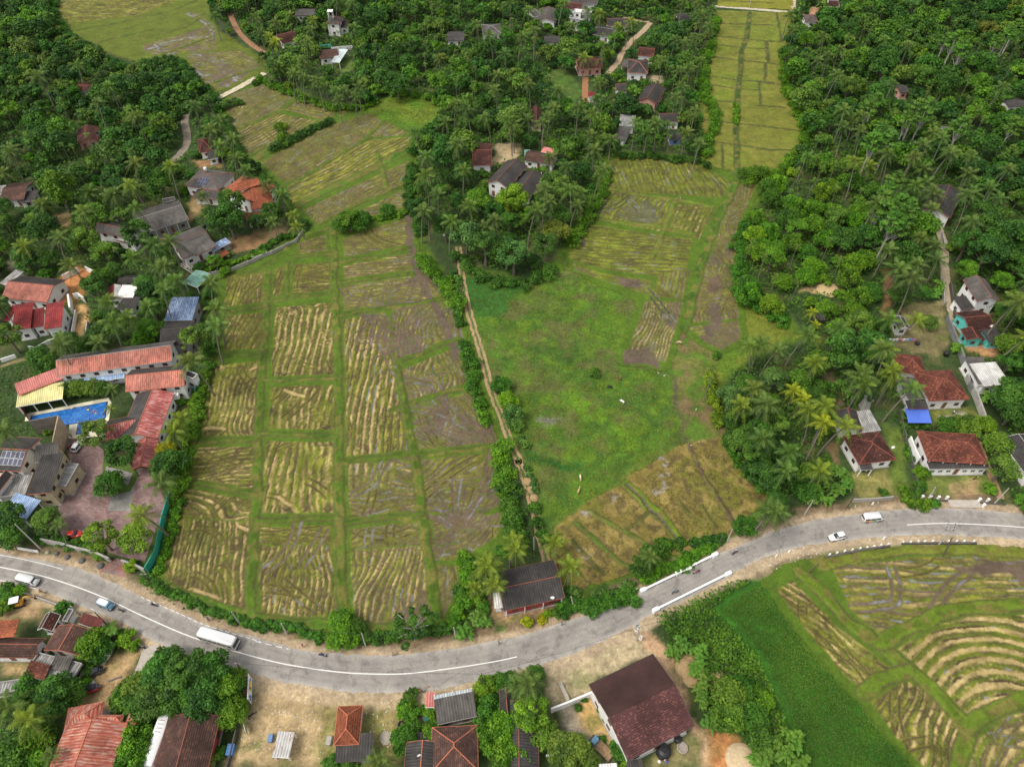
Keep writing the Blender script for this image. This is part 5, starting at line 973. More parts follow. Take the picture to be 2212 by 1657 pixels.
def house(rc,A,B,C,label,ze=3.0,rise=1.5,kind='gable',ridge='x',roof='grey',roof2=None,wall='white',trim='red',oh=.55,name='house',cat='house',win=3.0,brown=True,lm=None,front=True,th=.10,sides='fblr',cover=True,gw=None,z0=0,open_=False,posts=False,caps=True,group=None,door=True,storeys=None):
    cen,ang,L,W=frame(rc,A,B,C,ze,ridge)
    e=thing(name,label,cat,cen.x,cen.y,z0,ang,group); ze=ze-z0
    if lm: LM.append((lm,cen.x,cen.y))
    ca,sa=math.cos(ang),math.sin(ang); w2=lambda x,y:(cen.x+x*ca-y*sa,cen.y+x*sa+y*ca)
    fp=[w2(-L/2,-W/2),w2(L/2,-W/2),w2(L/2,W/2),w2(-L/2,W/2)]; FOOT.append((cen.x,cen.y,max(L,W)/2+1,fp))
    hz=z0+ze+rise*.6
    if cover:
        pp=[PJ(*p,z0+ze) for p in fp]+[PJ(*w2(0,0),z0+ze+rise)]; cx=sum(p[0] for p in pp)/5;cy=sum(p[1] for p in pp)/5
        PROT.append([(cx+(a-cx)*.86,cy+(b_-cy)*.86) for a,b_ in pp[:4]])
    wb=MB(); x0,x1,y0,y1=-L/2+oh,L/2-oh,-W/2+oh,W/2-oh; hh=ze-.03
    if not open_:
        wb.box(x0,x1,y0,y1,-.1 if z0==0 else 0,hh)
        if kind in('gable',) and rise>.2:
            k=(W/2-oh)/(W/2); zr=ze+rise-.14; z1=hh
            zz=ze+ (rise)*(1-k)-.14
            for xx,s_ in ((x0,1),(x1,-1)):
                wb.add([(xx,y0,z1),(xx,y1,z1),(xx,y1,max(z1,zz)),(xx,0,zr),(xx,y0,max(z1,zz)),(xx+s_*.15,y0,z1),(xx+s_*.15,y1,z1),(xx+s_*.15,y1,max(z1,zz)),(xx+s_*.15,0,zr),(xx+s_*.15,y0,max(z1,zz))],[(0,1,2,3,4),(9,8,7,6,5),(0,5,6,1),(2,7,8,3),(3,8,9,4),(1,6,7,2),(4,9,5,0)])
        wb.build('wall',WM[wall],e)
        pb=MB(); pb.box(x0-.25,x1+.25,y0-.25,y1+.25,-.15,.22)
        if z0==0: pb.build('plinth',CONC,e)
        st=storeys or (2 if ze>5 else 1); fl=ze/st
        if win:
            fm,pm=winmesh(1.15,1.0,brown)
            for s_ in range(st):
                zc=s_*fl+min(1.55,fl*.55)
                for side in sides:
                    ln=(x1-x0) if side in 'fb' else (y1-y0); n=max(1,int(ln/win)) if ln>1.8 else 0
                    for k in range(n):
                        t=(k+.5)/n-.5
                        if side=='f': loc,rz=(t*ln,y0,zc),0
                        elif side=='b': loc,rz=(t*ln,y1,zc),PI
                        elif side=='l': loc,rz=(x0,t*ln,zc),-PI/2
                        else: loc,rz=(x1,t*ln,zc),PI/2
                        if s_==0 and door and k==n//2 and n>1 and side==('f' if ridge=='x' else 'l'):
                            dmm=doormesh(); d=put('door',dmm[0],e,(loc[0],loc[1],.22),rz); put('handle',dmm[1],d); continue
                        w_=put('window',fm,e,loc,rz); put('pane',pm,w_)
    if open_ or posts:
        nx=max(2,int((L-2*oh)/3)+1)
        for i in range(nx):
            for yy in (y0,y1) if open_ else (y0-oh*.6,):
                xx=x0+(x1-x0)*i/(nx-1); MB().box(xx-.09,xx+.09,yy-.09,yy+.09,-.1,ze-.02).build('post',WM['white'] if open_!=2 else WM['dark'],e)
    mats=[RM[roof],RM[roof2 or roof]]; rb=MB(); zr=ze+rise; r_=TM[trim]; cap=MB(); fa=MB()
    X=L/2;Y=W/2
    if kind=='gable':
        rb.slab([(-X,-Y,ze),(X,-Y,ze),(X,-.02,zr),(-X,-.02,zr)],th,0); rb.slab([(-X,.02,zr),(X,.02,zr),(X,Y,ze),(-X,Y,ze)],th,1)
        cap.tube([(-X,0,zr+.03),(X,0,zr+.03)],.09,6)
        for s_ in (-1,1):
            fa.slab([(s_*X-.0,-Y,ze+.03),(s_*(X+.06),-Y,ze+.03),(s_*(X+.06),0,zr+.03),(s_*X,0,zr+.03)][::s_],.22)
            fa.slab([(s_*X,0,zr+.03),(s_*(X+.06),0,zr+.03),(s_*(X+.06),Y,ze+.03),(s_*X,Y,ze+.03)][::s_],.22)
            fa.box(-X,X,s_*(Y+.03)-.03,s_*(Y+.03)+.03,ze-.2,ze-.02)
    elif kind=='hip':
        q=min(X*.92,Y*.95); rb.slab([(-X,-Y,ze),(X,-Y,ze),(X-q,0,zr),(-X+q,0,zr)],th,0); rb.slab([(-X+q,0,zr),(X-q,0,zr),(X,Y,ze),(-X,Y,ze)],th,1)
        rb.slab([(-X,Y,ze),(-X,-Y,ze),(-X+q,0,zr)],th,1); rb.slab([(X,-Y,ze),(X,Y,ze),(X-q,0,zr)],th,0)
        cap.tube([(-X+q,0,zr+.02),(X-q,0,zr+.02)],.09,6)
        for sx in (-1,1):
            for sy in (-1,1): cap.tube([(sx*(X-q),0,zr+.02),(sx*X,sy*Y,ze+.02)],.08,6)
        for s_ in (-1,1): fa.box(-X,X,s_*(Y+.03)-.03,s_*(Y+.03)+.03,ze-.2,ze-.02); fa.box(s_*(X+.03)-.03,s_*(X+.03)+.03,-Y,Y,ze-.2,ze-.021)
    elif kind=='shed':
        rb.slab([(-X,-Y,ze),(X,-Y,ze),(X,Y,zr),(-X,Y,zr)],th,0)
        if not open_:
            wb2=MB(); k=oh/W; wb2.add([(x0,y0,hh),(x1,y0,hh),(x1,y1,hh),(x0,y1,hh),(x0,y0,ze+rise*k-.14 if rise>0 else hh),(x1,y0,ze+rise*k-.14 if rise>0 else hh),(x1,y1,ze+rise*(1-k)-.14),(x0,y1,ze+rise*(1-k)-.14)],[(0,1,5,4),(1,2,6,5),(2,3,7,6),(3,0,4,7),(4,5,6,7)]); wb2.build('upper_wall',WM[wall],e)
        fa.box(-X,X,-Y-.06,-Y,ze-.2,ze-.02)
    elif kind=='flat':
        rb.box(-X,X,-Y,Y,ze,ze+.12,0);
        for a in ((-X,X,-Y,-Y+.15),(-X,X,Y-.15,Y),(-X,-X+.15,-Y+.15,Y-.15),(X-.15,X,-Y+.15,Y-.15)): fa.box(*a,ze+.12,ze+.55)
    ro=rb.build('roof',mats,e)
    if kind in('gable','hip') and caps: cap.build('ridge_cap',TM[trim] if trim!='white' else TM['grey'],ro)
    if fa.v: fa.build('fascia',r_,ro)
    e['_L']=L; e['_W']=W; return e,ro,L,W,ze,rise
def solar(e,L,W,ze,rise,x0,nx,ny,v0=.2,name='solar_panel',par=None):
    sl=math.atan2(rise,W/2)
    for i in range(nx):
        for j in range(ny):
            d=(v0+j*1.75); y=-W/2+d*math.cos(sl)*1.0; z=ze+d*math.sin(sl)+.12
            o=put(name,PANEL[0],e,(x0+i*1.1,y,z)); o.rotation_euler=(sl,0,0); put('cells',PANEL[1],o)
PANEL=(MB().box(-.5,.5,0,1.65,-.02,.03).mesh('solar_panel',METAL),MB().box(-.46,.46,.04,1.61,.031,.036).mesh('cells',glassy('solar_cell',(.015,.02,.07),.6)))
TANKS=[0]
def tank(rc,x,y,z,label,r=.6,h=1.3,m=TANKM,base=True):
    gx,gy=GT(rc,x,y,z+h/2); e=thing('water_tank',label,'water tank',gx,gy,z-(.0))
    MB().loft([(0,-r,r,r),(h*.8,-r,r,r),(h*.95,-r*.6,r*.6,r*.6)],12,2.0).build('body',m,e,True); MB().loft([(h*.95,-r*.35,r*.35,r*.35),(h*1.03,-r*.33,r*.33,r*.33)],10,2.0).build('lid',m,e)
    if z>1:
        for sx in(-1,1):
            for sy in (-1,1): MB().box(sx*r*.6-.05,sx*r*.6+.05,sy*r*.6-.05,sy*r*.6+.05,-min(z,1.2),0).build('leg',METAL,e)
    return e
def dish(rc,x,y,z,label,r=.45):
    gx,gy=GT(rc,x,y,z); e=thing('satellite_dish',label,'satellite dish',gx,gy,z-.6)
    mb=MB();n=12
    vs=[(0,0,.6)];fs=[]
    for k in range(n): t=2*PI*k/n; vs.append((r*math.cos(t),-.18+r*math.sin(t)*.3-.1,.6+r*math.sin(t)*.85+.1))
    vs.append((0,.06,.55)); fs=[(0,1+k,1+(k+1)%n) for k in range(n)]+[(n+1,1+(k+1)%n,1+k) for k in range(n)]
    mb.add(vs,fs).build('bowl',WM['white'],e); MB().tube([(0,0,-.5),(0,0,.55)],.03,6).build('mast',METAL,e); return e
house(11,(635,1195),(805,1165),(815,1050),'small dark tiled house with a pinkish front wall alone in the upper left wood',ridge='y',roof='dark',wall='pink',lm='dark tiled house in the wood')
house(11,(655,745),(742,760),(740,700),'half hidden hut with broken red and white tiles deep in the upper left wood',roof='red',ze=2.4,rise=.8,win=0,lm='broken tile hut')
house(11,(1640,1270),(1745,1250),(1745,1140),'house with a rounded dark roof and bright white front beside the upper left fields',kind='hip',roof='dark',rise=2,lm='dark roofed white house')
house(11,(1730,1325),(1815,1310),(1790,1240),'white front room of the dark roofed house beside the fields',roof='dgrey',ze=2.6,rise=.3,kind='shed',cover=False,name='annexe',cat='annexe',trim='white')
house(11,(40,1665),(240,1650),(240,1510),'dark brown tiled house at the left edge of the photo',kind='gable',roof='brown',trim='dark',lm='brown house at the left edge')
house(11,(180,1680),(305,1670),(310,1590),'low grey lean-to beside the brown house at the left edge',kind='shed',rise=.5,ze=2.4,roof='dgrey',trim='dark',name='lean_to',cat='lean-to')
house(21,(-60,80),(40,70),(40,0),'white walled shed cut by the left edge of the photo',kind='shed',rise=.5,ze=2.6,roof='lgrey',name='shed',cat='shed')
e=house(11,(1570,1545),(1850,1590),(1900,1430),'grey roofed house with red ridge lines and two rows of solar panels on its slope',ze=4.2,rise=2.0,kind='hip',roof='grey',lm='solar panelled grey house')
solar(e[0],e[2],e[3],e[4],e[5],-1.5,3,2,.9)
house(11,(1600,1640),(1880,1660),(1920,1560),'lower porch roof in front of the solar panelled grey house',ze=3.0,rise=1.0,kind='hip',roof='grey',trim='red',name='porch',cat='porch',cover=False,oh=.9)
tank(11,1700,1400,6.2,'white water tank standing on the roof of the solar panelled house',m=WM['white'])
tank(11,800,1100,4.6,'small dark tank on the dark tiled house in the wood',r=.4,h=.8)
house(21,(1905,60),(2180,150),(2209,-30),'main block of the two storey villa with mottled orange tiles beside the left fields',ze=6.0,rise=2.0,kind='hip',roof='orange',lm='orange tiled villa')
house(22,(0,190),(185,155),(130,40),'east wing of the orange tiled villa with a hipped roof',ze=5.0,rise=1.8,kind='hip',roof='orange',name='villa_wing',cat='house')
house(21,(1995,30),(2160,-20),(2120,-75),'raised central roof on top of the orange tiled villa',ze=8.0,rise=1.0,kind='gable',roof='orange',name='roof_lantern',cat='roof block',z0=6.3,win=0,cover=False)
house(21,(2070,280),(2185,245),(2150,205),'bright orange porch roof on posts in front of the villa',ze=3.0,rise=.9,kind='hip',roof='orange',name='porch',cat='porch',cover=False,open_=True,oh=.3)
house(22,(-40,280),(80,240),(40,195),'orange side porch on white posts below the villa east wing',ze=3.0,rise=.8,kind='hip',roof='orange',name='porch',cat='porch',cover=False,open_=True,oh=.3)
house(21,(815,400),(1080,480),(1135,370),'lower front roof of the white two storey house in the grey roofed group',ze=3.2,rise=.9,kind='shed',roof='dgrey',name='front_roof',cat='roof',cover=False)
house(21,(800,375),(1085,430),(1130,370),'white two storey house with grey roof and red trim left of the long grey house',ze=5.6,rise=2.0,roof='grey',lm='white two storey grey roofed house')
house(21,(1190,390),(1570,270),(1460,110),'long low house with a wide dark grey sheet roof and an open veranda',ze=3.4,rise=1.6,roof='grey',trim='grey',wall='grey',posts=True,lm='long grey roofed house')
house(21,(1360,130),(1460,110),(1440,85),'small raised grey roof at the far end of the long grey house',ze=4.2,rise=.6,roof='grey',trim='grey',name='raised_roof',cat='roof',z0=3.4,win=0,cover=False)
house(21,(1520,600),(1790,490),(1640,330),'grey roofed house with red edged front gable and a striped white terrace',ze=3.6,rise=2.0,roof='grey',wall='white',lm='grey house with striped terrace')
house(21,(1600,585),(1785,495),(1720,400),'raised grey roof with red edging across the house with the striped terrace',ze=4.6,rise=.5,kind='shed',roof='grey',name='raised_roof',cat='roof',z0=4.3,win=0,cover=False)
house(21,(1770,535),(1915,460),(1870,432),'small shed with a bright blue sheet roof beside the striped terrace house',ze=2.4,rise=.4,kind='shed',roof='blue',wall='grey',trim='white',name='shed',cat='shed',lm='blue roofed shed')
house(21,(1815,600),(1900,550),(1870,525),'tiny orange tiled shelter by the field wall',ze=1.6,rise=.3,kind='shed',roof='orange',open_=True,name='shelter',cat='shelter',cover=False)
house(21,(1555,815),(1680,850),(1695,715),'green sheet carport with a white centre strip above the field edge',ze=3.0,rise=.5,kind='gable',ridge='y',roof='green',trim='white',open_=True,name='carport',cat='carport',lm='green carport')
tank(21,1690,325,5.6,'black water tank on the ridge of the house with the striped terrace'); tank(21,955,258,7.6,'small dark tank on the white two storey grey roofed house',r=.4,h=.8)
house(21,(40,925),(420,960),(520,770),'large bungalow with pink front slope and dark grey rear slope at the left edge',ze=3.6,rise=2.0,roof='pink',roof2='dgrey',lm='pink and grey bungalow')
house(21,(20,810),(90,830),(180,705),'low light grey lean-to behind the pink and grey bungalow',ze=2.6,rise=.4,kind='shed',roof='lgrey',name='lean_to',cat='lean-to')
house(21,(110,1190),(265,1165),(290,990),'left block of the stepped house with glossy dark red sheet roofs',ze=4.6,rise=1.6,kind='shed',roof='redtin',trim='red',lm='stepped red roofed house')
house(21,(265,1170),(370,1150),(375,1030),'middle block of the stepped dark red roofed house',ze=4.0,rise=1.3,kind='shed',roof='redtin',name='house_wing')
house(21,(378,1180),(525,1155),(535,985),'right block of the stepped dark red roofed house',ze=4.4,rise=1.6,kind='shed',roof='redtin',name='house_wing')
house(21,(60,1110),(110,1115),(140,1010),'narrow left strip roof of the stepped dark red house',ze=3.6,rise=1.3,kind='shed',roof='redtin',name='lean_to',cat='lean-to',win=0)
house(21,(900,945),(1000,925),(1000,815),'narrow shed half red and half white roofed among the palms',ze=3.2,rise=.8,kind='gable',ridge='y',roof='white',roof2='redtin',name='shed',cat='shed')
house(21,(1000,920),(1140,920),(1115,820),'white flat topped shed with red front edge among the palms',ze=3.4,rise=.2,kind='shed',roof='white',name='shed',cat='shed',lm='white topped shed')
house(21,(1000,1020),(1140,1035),(1138,925),'dark grey sheet roofed hut below the white topped shed',ze=2.8,rise=.6,kind='shed',roof='dgrey',trim='dark',name='hut',cat='hut')
house(21,(990,800),(1150,800),(1150,740),'weathered dark roofed hut hidden between the palms',ze=2.6,rise=.5,roof='dgrey',trim='dark',name='hut',cat='hut')
house(21,(1400,1110),(1630,1105),(1620,935),'blue painted sheet roof of the shed behind the grey sheet building',ze=4.0,rise=1.0,kind='shed',roof='blue',wall='grey',trim='grey',name='shed',cat='shed',lm='blue sheet roof')
house(21,(1320,1320),(1565,1300),(1620,1115),'tall building with dark ribbed sheet roof at the end of the long hotel wing',ze=5.2,rise=1.8,roof='dgrey',trim='dark',wall='grey',name='hotel_building',cat='building',lm='grey sheet building')
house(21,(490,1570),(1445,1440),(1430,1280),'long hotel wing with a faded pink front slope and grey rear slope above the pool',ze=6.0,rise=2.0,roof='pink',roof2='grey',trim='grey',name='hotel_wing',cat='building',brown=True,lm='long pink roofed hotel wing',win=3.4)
house(31,(535,120),(1050,30),(1020,-30),'white walkway with a pale blue canopy along the front of the long hotel wing',ze=3.2,rise=.4,kind='shed',roof='lblue',trim='white',name='canopy',cat='canopy',open_=True,oh=.2,cover=False)
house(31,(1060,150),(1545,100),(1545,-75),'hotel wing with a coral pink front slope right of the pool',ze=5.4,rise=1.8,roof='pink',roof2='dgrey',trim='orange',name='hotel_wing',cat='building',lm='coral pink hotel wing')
house(31,(1560,100),(1600,60),(1600,-60),'white side balcony of the coral pink hotel wing',ze=4.2,rise=.2,kind='flat',roof='grey',trim='white',name='balcony_block',cat='building',cover=False,oh=.1)
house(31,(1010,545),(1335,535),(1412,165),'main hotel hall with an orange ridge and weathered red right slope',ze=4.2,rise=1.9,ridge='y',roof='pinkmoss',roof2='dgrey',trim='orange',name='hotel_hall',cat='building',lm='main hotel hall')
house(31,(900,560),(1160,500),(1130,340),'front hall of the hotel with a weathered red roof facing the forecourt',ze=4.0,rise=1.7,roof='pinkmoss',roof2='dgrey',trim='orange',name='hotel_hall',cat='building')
house(31,(1100,795),(1270,775),(1300,540),'hotel entrance canopy with a streaked dark pink gabled roof',ze=3.4,rise=1.1,ridge='y',roof='pinkmoss',trim='orange',name='entrance_canopy',cat='canopy',open_=2,oh=.35)
house(31,(155,180),(530,40),(500,-30),'pink sheet roof of the poolside building',ze=4.6,rise=.9,kind='shed',roof='coral',trim='orange',name='poolside_building',cat='building',lm='poolside building')
house(31,(155,275),(540,205),(520,90),'pale yellow sheet canopy of the poolside bar',ze=3.4,rise=.8,kind='shed',roof='yellow',trim='white',name='bar_canopy',cat='canopy',open_=True,oh=.3)
e=house(31,(-60,800),(215,815),(300,535),'white house with solar panels and bright orange gable edge at the left edge',ze=5.4,rise=1.7,roof='dgrey',trim='orange',lm='white solar house')
solar(e[0],e[2],e[3],e[4],e[5],-1.2,5,2,1.2)
house(31,(-60,1010),(0,1020),(65,830),'white gabled corner of a house below the white solar house',ze=5.0,rise=1.4,ridge='y',roof='dgrey',trim='orange')
house(31,(250,1000),(440,985),(520,680),'front block of the yellow guest house with grey tiled roof and orange edge',ze=5.8,rise=.8,kind='shed',roof='dgrey',wall='cream',trim='orange',name='guest_house',cat='building',lm='yellow guest house')
house(31,(310,735),(510,700),(480,590),'rear block of the yellow guest house with ribbed grey roof',ze=6.2,rise=1.0,kind='shed',roof='grey',wall='cream',trim='grey',name='guest_house',cat='building')
house(31,(500,1040),(610,850),(560,660),'stained concrete balcony block along the front of the yellow guest house',ze=3.4,rise=.1,kind='flat',roof='lgrey',wall='cream',trim='grey',name='balcony_block',cat='building',oh=.15,cover=False)
house(31,(0,1035),(235,1010),(270,830),'flat stained concrete roof terrace between the white solar house and the guest house',ze=3.0,rise=.1,kind='flat',roof='lgrey',wall='grey',trim='grey',name='terrace_block',cat='building',oh=.1)
house(31,(40,1180),(250,1245),(300,1045),'garage with a shiny blue streaked sheet roof at the left edge',ze=3.2,rise=.5,kind='shed',roof='lblue',wall='grey',trim='white',name='garage',cat='garage',open_=True,lm='blue roofed garage')
house(31,(60,1325),(140,1330),(165,1260),'small white roofed booth in front of the blue garage',ze=2.6,rise=.2,kind='shed',roof='white',trim='white',name='booth',cat='booth',win=0)
house(41,(-200,745),(325,750),(365,590),'long house with dark brown tiles and one fresh orange tiled patch at the left edge',ze=3.2,rise=1.8,roof='brown',roof2='brown',trim='red',wall='white',lm='long brown tiled house')
house(41,(-60,590),(150,570),(140,440),'fresh orange tiled patch of roof over the end of the long brown house',ze=4.45,rise=.5,kind='shed',roof='orange',trim='red',name='roof_patch',cat='roof',z0=4.0,win=0,cover=False,oh=1.5)
house(41,(320,520),(440,530),(490,395),'small dark tiled wing with loose white tiles near the excavator',ze=3.2,rise=1.2,ridge='y',roof='dark',trim='white',lm='tiled wing near the excavator')
house(41,(370,690),(690,740),(790,530),'brown tiled house with an orange ridge above the ruined building',ze=3.4,rise=1.8,ridge='y',roof='brown',trim='orange',lm='brown house with orange ridge')
house(41,(650,465),(820,520),(870,440),'shed with a rust brown sheet roof close to the road',ze=3.0,rise=.6,kind='shed',roof='rust',trim='white',name='shed',cat='shed',lm='rust roofed roadside shed')
house(41,(525,455),(570,460),(620,355),'narrow pale concrete slab roof beside the rust roofed shed',ze=2.6,rise=.1,kind='flat',roof='lgrey',trim='grey',name='outbuilding',cat='outbuilding',win=0)
house(41,(210,905),(580,1000),(680,800),'ruined building with a stained concrete roof slab',ze=3.0,rise=.1,kind='flat',roof='lgrey',wall='dark',trim='grey',name='ruined_building',cat='ruin',lm='ruined concrete building')
house(41,(215,895),(380,940),(420,820),'collapsing red tiled patch on the ruined concrete building',ze=3.6,rise=.8,kind='shed',roof='red',trim='dark',name='roof_patch',cat='roof',z0=3.2,win=0,cover=False)
house(41,(415,840),(560,865),(605,755),'grey asbestos sheet patch on the ruined concrete building',ze=3.7,rise=.4,kind='shed',roof='grey',trim='dark',name='roof_patch',cat='roof',z0=3.2,win=0,cover=False)
house(41,(-60,1060),(290,1010),(270,920),'low concrete slab hut below the ruined building',ze=2.6,rise=.1,kind='flat',roof='lgrey',wall='grey',trim='grey',name='outbuilding',cat='outbuilding')
house(41,(440,1700),(960,1700),(1010,1290),'main block of the big house with worn red and orange sheet roof',ze=4.2,rise=2.2,ridge='y',roof='redor',trim='orange',lm='big red sheet roofed house')
house(41,(510,1390),(810,1330),(870,1110),'hipped front block of the big red sheet roofed house',ze=4.0,rise=1.8,kind='hip',roof='redor',trim='orange')
house(41,(950,1560),(1040,1580),(1145,1210),'bright red side roof of the big red sheet roofed house',ze=3.2,rise=.8,kind='shed',roof='redor',trim='red',name='side_roof',cat='roof',cover=False)
house(41,(780,1290),(1000,1290),(1025,1225),'small pink hipped roof on the right of the big red sheet roofed house',ze=4.6,rise=1.0,kind='hip',roof='redor',trim='orange',name='roof_block',cat='roof',cover=False)
house(41,(1270,1700),(1720,1690),(1820,1230),'hall with a dark brown tiled roof beside the parked white bus',ze=4.0,rise=2.0,ridge='y',roof='brown',trim='red',wall='red',name='hall',cat='hall',lm='brown tiled hall')
house(42,(675,1475),(885,1465),(895,1145),'little cottage with a weathered orange tiled hip roof on the open yard',ze=3.2,rise=1.7,kind='hip',ridge='y',roof='orange',trim='orange',lm='orange tiled cottage')
house(42,(680,1615),(985,1600),(990,1375),'dark grey ribbed lean-to wrapped round the orange tiled cottage',ze=2.7,rise=.5,kind='shed',roof='dgrey',trim='dark',wall='grey',name='lean_to',cat='lean-to',win=0)
house(42,(160,1570),(300,1580),(340,1370),'makeshift stall roofed with white sheets and rust brown strips on the bare yard',ze=2.4,rise=.3,kind='shed',roof='rusty',trim='white',name='stall',cat='stall',open_=True,oh=.2,lm='rusty white stall')
house(42,(1520,1305),(1850,1235),(1825,1040),'shop with a ribbed grey asbestos roof beside the road',ze=3.6,rise=.8,kind='shed',roof='grey',trim='grey',wall='grey',name='shop',cat='shop',lm='grey roadside shop')
house(42,(1505,1100),(1825,1040),(1800,1000),'pale silver sheet awning along the road side of the grey shop',ze=3.5,rise=-.4,kind='shed',roof='silver',trim='white',name='awning',cat='awning',open_=True,oh=.15,cover=False)
house(42,(1425,1160),(1500,1160),(1508,1040),'small pink and red sheet awning beside the grey roadside shop',ze=2.8,rise=.3,kind='shed',roof='coral',trim='white',name='awning',cat='awning',open_=True,oh=.15)
house(42,(1500,1700),(1890,1680),(1830,1310),'house with a very dark hipped roof and scattered orange tiles behind the grey shop',ze=3.6,rise=2.2,kind='hip',ridge='y',roof='brown',trim='orange',lm='dark hipped house behind the shop')
house(42,(1275,1690),(1560,1690),(1520,1450),'dark grey gabled house with a dish beside the dark hipped house',ze=3.4,rise=1.2,ridge='y',roof='dgrey',trim='orange',lm='dark gabled house with a dish')
house(42,(1355,1440),(1450,1430),(1450,1360),'low shelter covered by a black tarpaulin',ze=2.0,rise=.2,kind='shed',roof='dgrey',trim='white',open_=True,name='shelter',cat='shelter',cover=False)
house(42,(2060,1290),(2170,1280),(2140,1010),'long dark grey gabled house among dark trees below the road',ze=3.4,rise=1.3,ridge='y',roof='dgrey',trim='red',lm='long dark house below the road')
house(43,(70,1700),(400,1700),(130,1120),'second long dark grey roof beside the trees and the small truck',ze=3.4,rise=1.3,ridge='y',roof='dgrey',trim='red',cover=False)
house(43,(780,1700),(930,1690),(900,1625),'small white slatted roof at the bottom edge near the truck',ze=2.8,rise=.3,kind='shed',roof='white',trim='white',name='shed',cat='shed')
house(43,(1020,1700),(1140,1680),(1110,1590),'small grey roofed shed against the end of the maroon hall',ze=2.6,rise=.3,kind='shed',roof='dgrey',trim='grey',name='shed',cat='shed',cover=False)
house(43,(1010,1600),(1565,1310),(1205,720),'large hall with a flat maroon roof, smooth on its upper half and worn below',ze=5.6,rise=2.0,ridge='x',roof='maroonworn',roof2='maroon',trim='dark',wall='white',name='hall',cat='hall',lm='large maroon hall',win=4,caps=False)
house(42,(2085,360),(2590,250),(2480,-60),'shop with dark sheet roof, orange ridge and red front wall where farm track meets road',ze=3.6,rise=1.0,roof='dgrey',trim='red',wall='red',name='shop',cat='shop',posts=True,lm='red fronted roadside shop')
house(42,(2000,340),(2080,330),(2060,210),'white tiled lean-to on the left of the red fronted shop',ze=2.8,rise=.3,kind='shed',roof='white',trim='white',name='lean_to',cat='lean-to')
house(34,(820,755),(1130,715),(1030,480),'house with a dark red tiled roof and pink skirting beside the yellow palms',ze=3.6,rise=2.0,kind='hip',ridge='y',roof='dark',trim='red',wall='white',lm='dark red house by the yellow palms')
house(34,(690,460),(860,470),(830,310),'grey patched rear roof of the dark red house by the yellow palms',ze=3.8,rise=.8,ridge='y',roof='dgrey',trim='red',name='rear_wing')
house(34,(850,490),(1010,470),(940,310),'rear right wing with broken white and grey roof sheets',ze=3.2,rise=.6,kind='shed',roof='lgrey',trim='white',name='rear_wing')
house(34,(860,800),(960,795),(940,750),'small entrance porch on the dark red house by the yellow palms',ze=2.8,rise=.3,kind='shed',roof='dgrey',trim='grey',open_=True,oh=.15,name='porch',cat='porch',cover=False)
house(34,(1390,720),(1890,750),(1830,505),'wide bungalow with a red tiled hip roof facing the bend of the road',ze=4.0,rise=2.2,kind='hip',roof='red',trim='red',wall='white',lm='wide red tiled bungalow',posts=True)
house(34,(1430,790),(1925,785),(1890,725),'glazed veranda along the front of the wide red tiled bungalow',ze=3.0,rise=.2,kind='shed',roof='dgrey',trim='grey',wall='white',name='veranda',cat='veranda',cover=False,win=1.8,brown=False,oh=.3)
house(34,(1390,230),(1725,215),(1640,-30),'main block of the large red tiled house above the blue tarpaulin',ze=4.0,rise=2.4,kind='hip',roof='red',trim='red',lm='large red tiled house')
house(24,(1190,1540),(1420,1560),(1330,1400),'rear wing of the large red tiled house near the clothes line',ze=4.0,rise=1.8,kind='hip',ridge='y',roof='red',trim='red',name='rear_wing')
house(34,(1230,215),(1370,210),(1320,40),'flat grey side roof between the large red tiled house and the blue tarpaulin',ze=3.0,rise=.3,kind='shed',roof='grey',trim='grey',name='side_roof',cat='roof')
house(34,(1240,290),(1410,290),(1400,230),'dark grey strip roof above the blue tarpaulin',ze=3.0,rise=.3,kind='shed',roof='dgrey',trim='red',name='shed',cat='shed')
house(34,(2120,890),(2400,860),(2400,500),'house with a dark sheet roof at the right edge of the photo',ze=3.6,rise=1.2,ridge='y',roof='dgrey',trim='white',lm='dark roofed house at the right edge')
house(24,(1850,1657),(2075,1640),(1990,1460),'white roofed half of the shed beside the lane on the right',ze=3.6,rise=.5,kind='shed',roof='white',trim='red',name='shed',cat='shed',lm='white roofed shed by the lane')
house(24,(1790,1640),(1950,1640),(1900,1420),'grey roofed half of the shed beside the lane on the right',ze=3.6,rise=.5,kind='shed',roof='grey',trim='white',name='shed',cat='shed')
house(24,(1780,950),(1970,950),(1930,770),'tall white gabled house with grey roof above the turquoise house',ze=5.4,rise=1.6,ridge='y',roof='grey',trim='red',lm='tall white gabled house')
house(24,(1670,1020),(1780,1010),(1740,910),'low grey roof on the left foot of the tall white gabled house',ze=3.4,rise=.4,kind='shed',roof='dgrey',trim='red',name='lean_to',cat='lean-to',cover=False)
house(24,(1710,1200),(1920,1180),(1890,1020),'dark tiled turquoise walled house beside the lane',ze=3.4,rise=1.5,kind='gable',ridge='x',roof='dark',trim='red',wall='turq',lm='turquoise house')
house(24,(1720,1270),(1870,1270),(1850,1180),'turquoise gabled porch with arches in front of the turquoise house',ze=3.2,rise=.9,ridge='y',roof='dark',trim='red',wall='turq',name='porch',cat='porch')
house(24,(1890,1290),(2020,1285),(1990,1165),'grey roofed side room of the turquoise house',ze=3.0,rise=.5,kind='shed',roof='dgrey',wall='turq',trim='dark',name='side_room',cat='house')
house(24,(1450,215),(1690,290),(1610,30),'long grey roofed house with red edge and white front gable at the lane head',ze=4.2,rise=1.5,ridge='y',roof='dgrey',trim='red',lm='long gabled house at the lane head')
house(24,(1690,430),(1780,430),(1760,370),'small red roof glimpsed under the big trees on the right',ze=3.0,rise=.5,kind='shed',roof='redor',trim='red',name='hut',cat='hut')
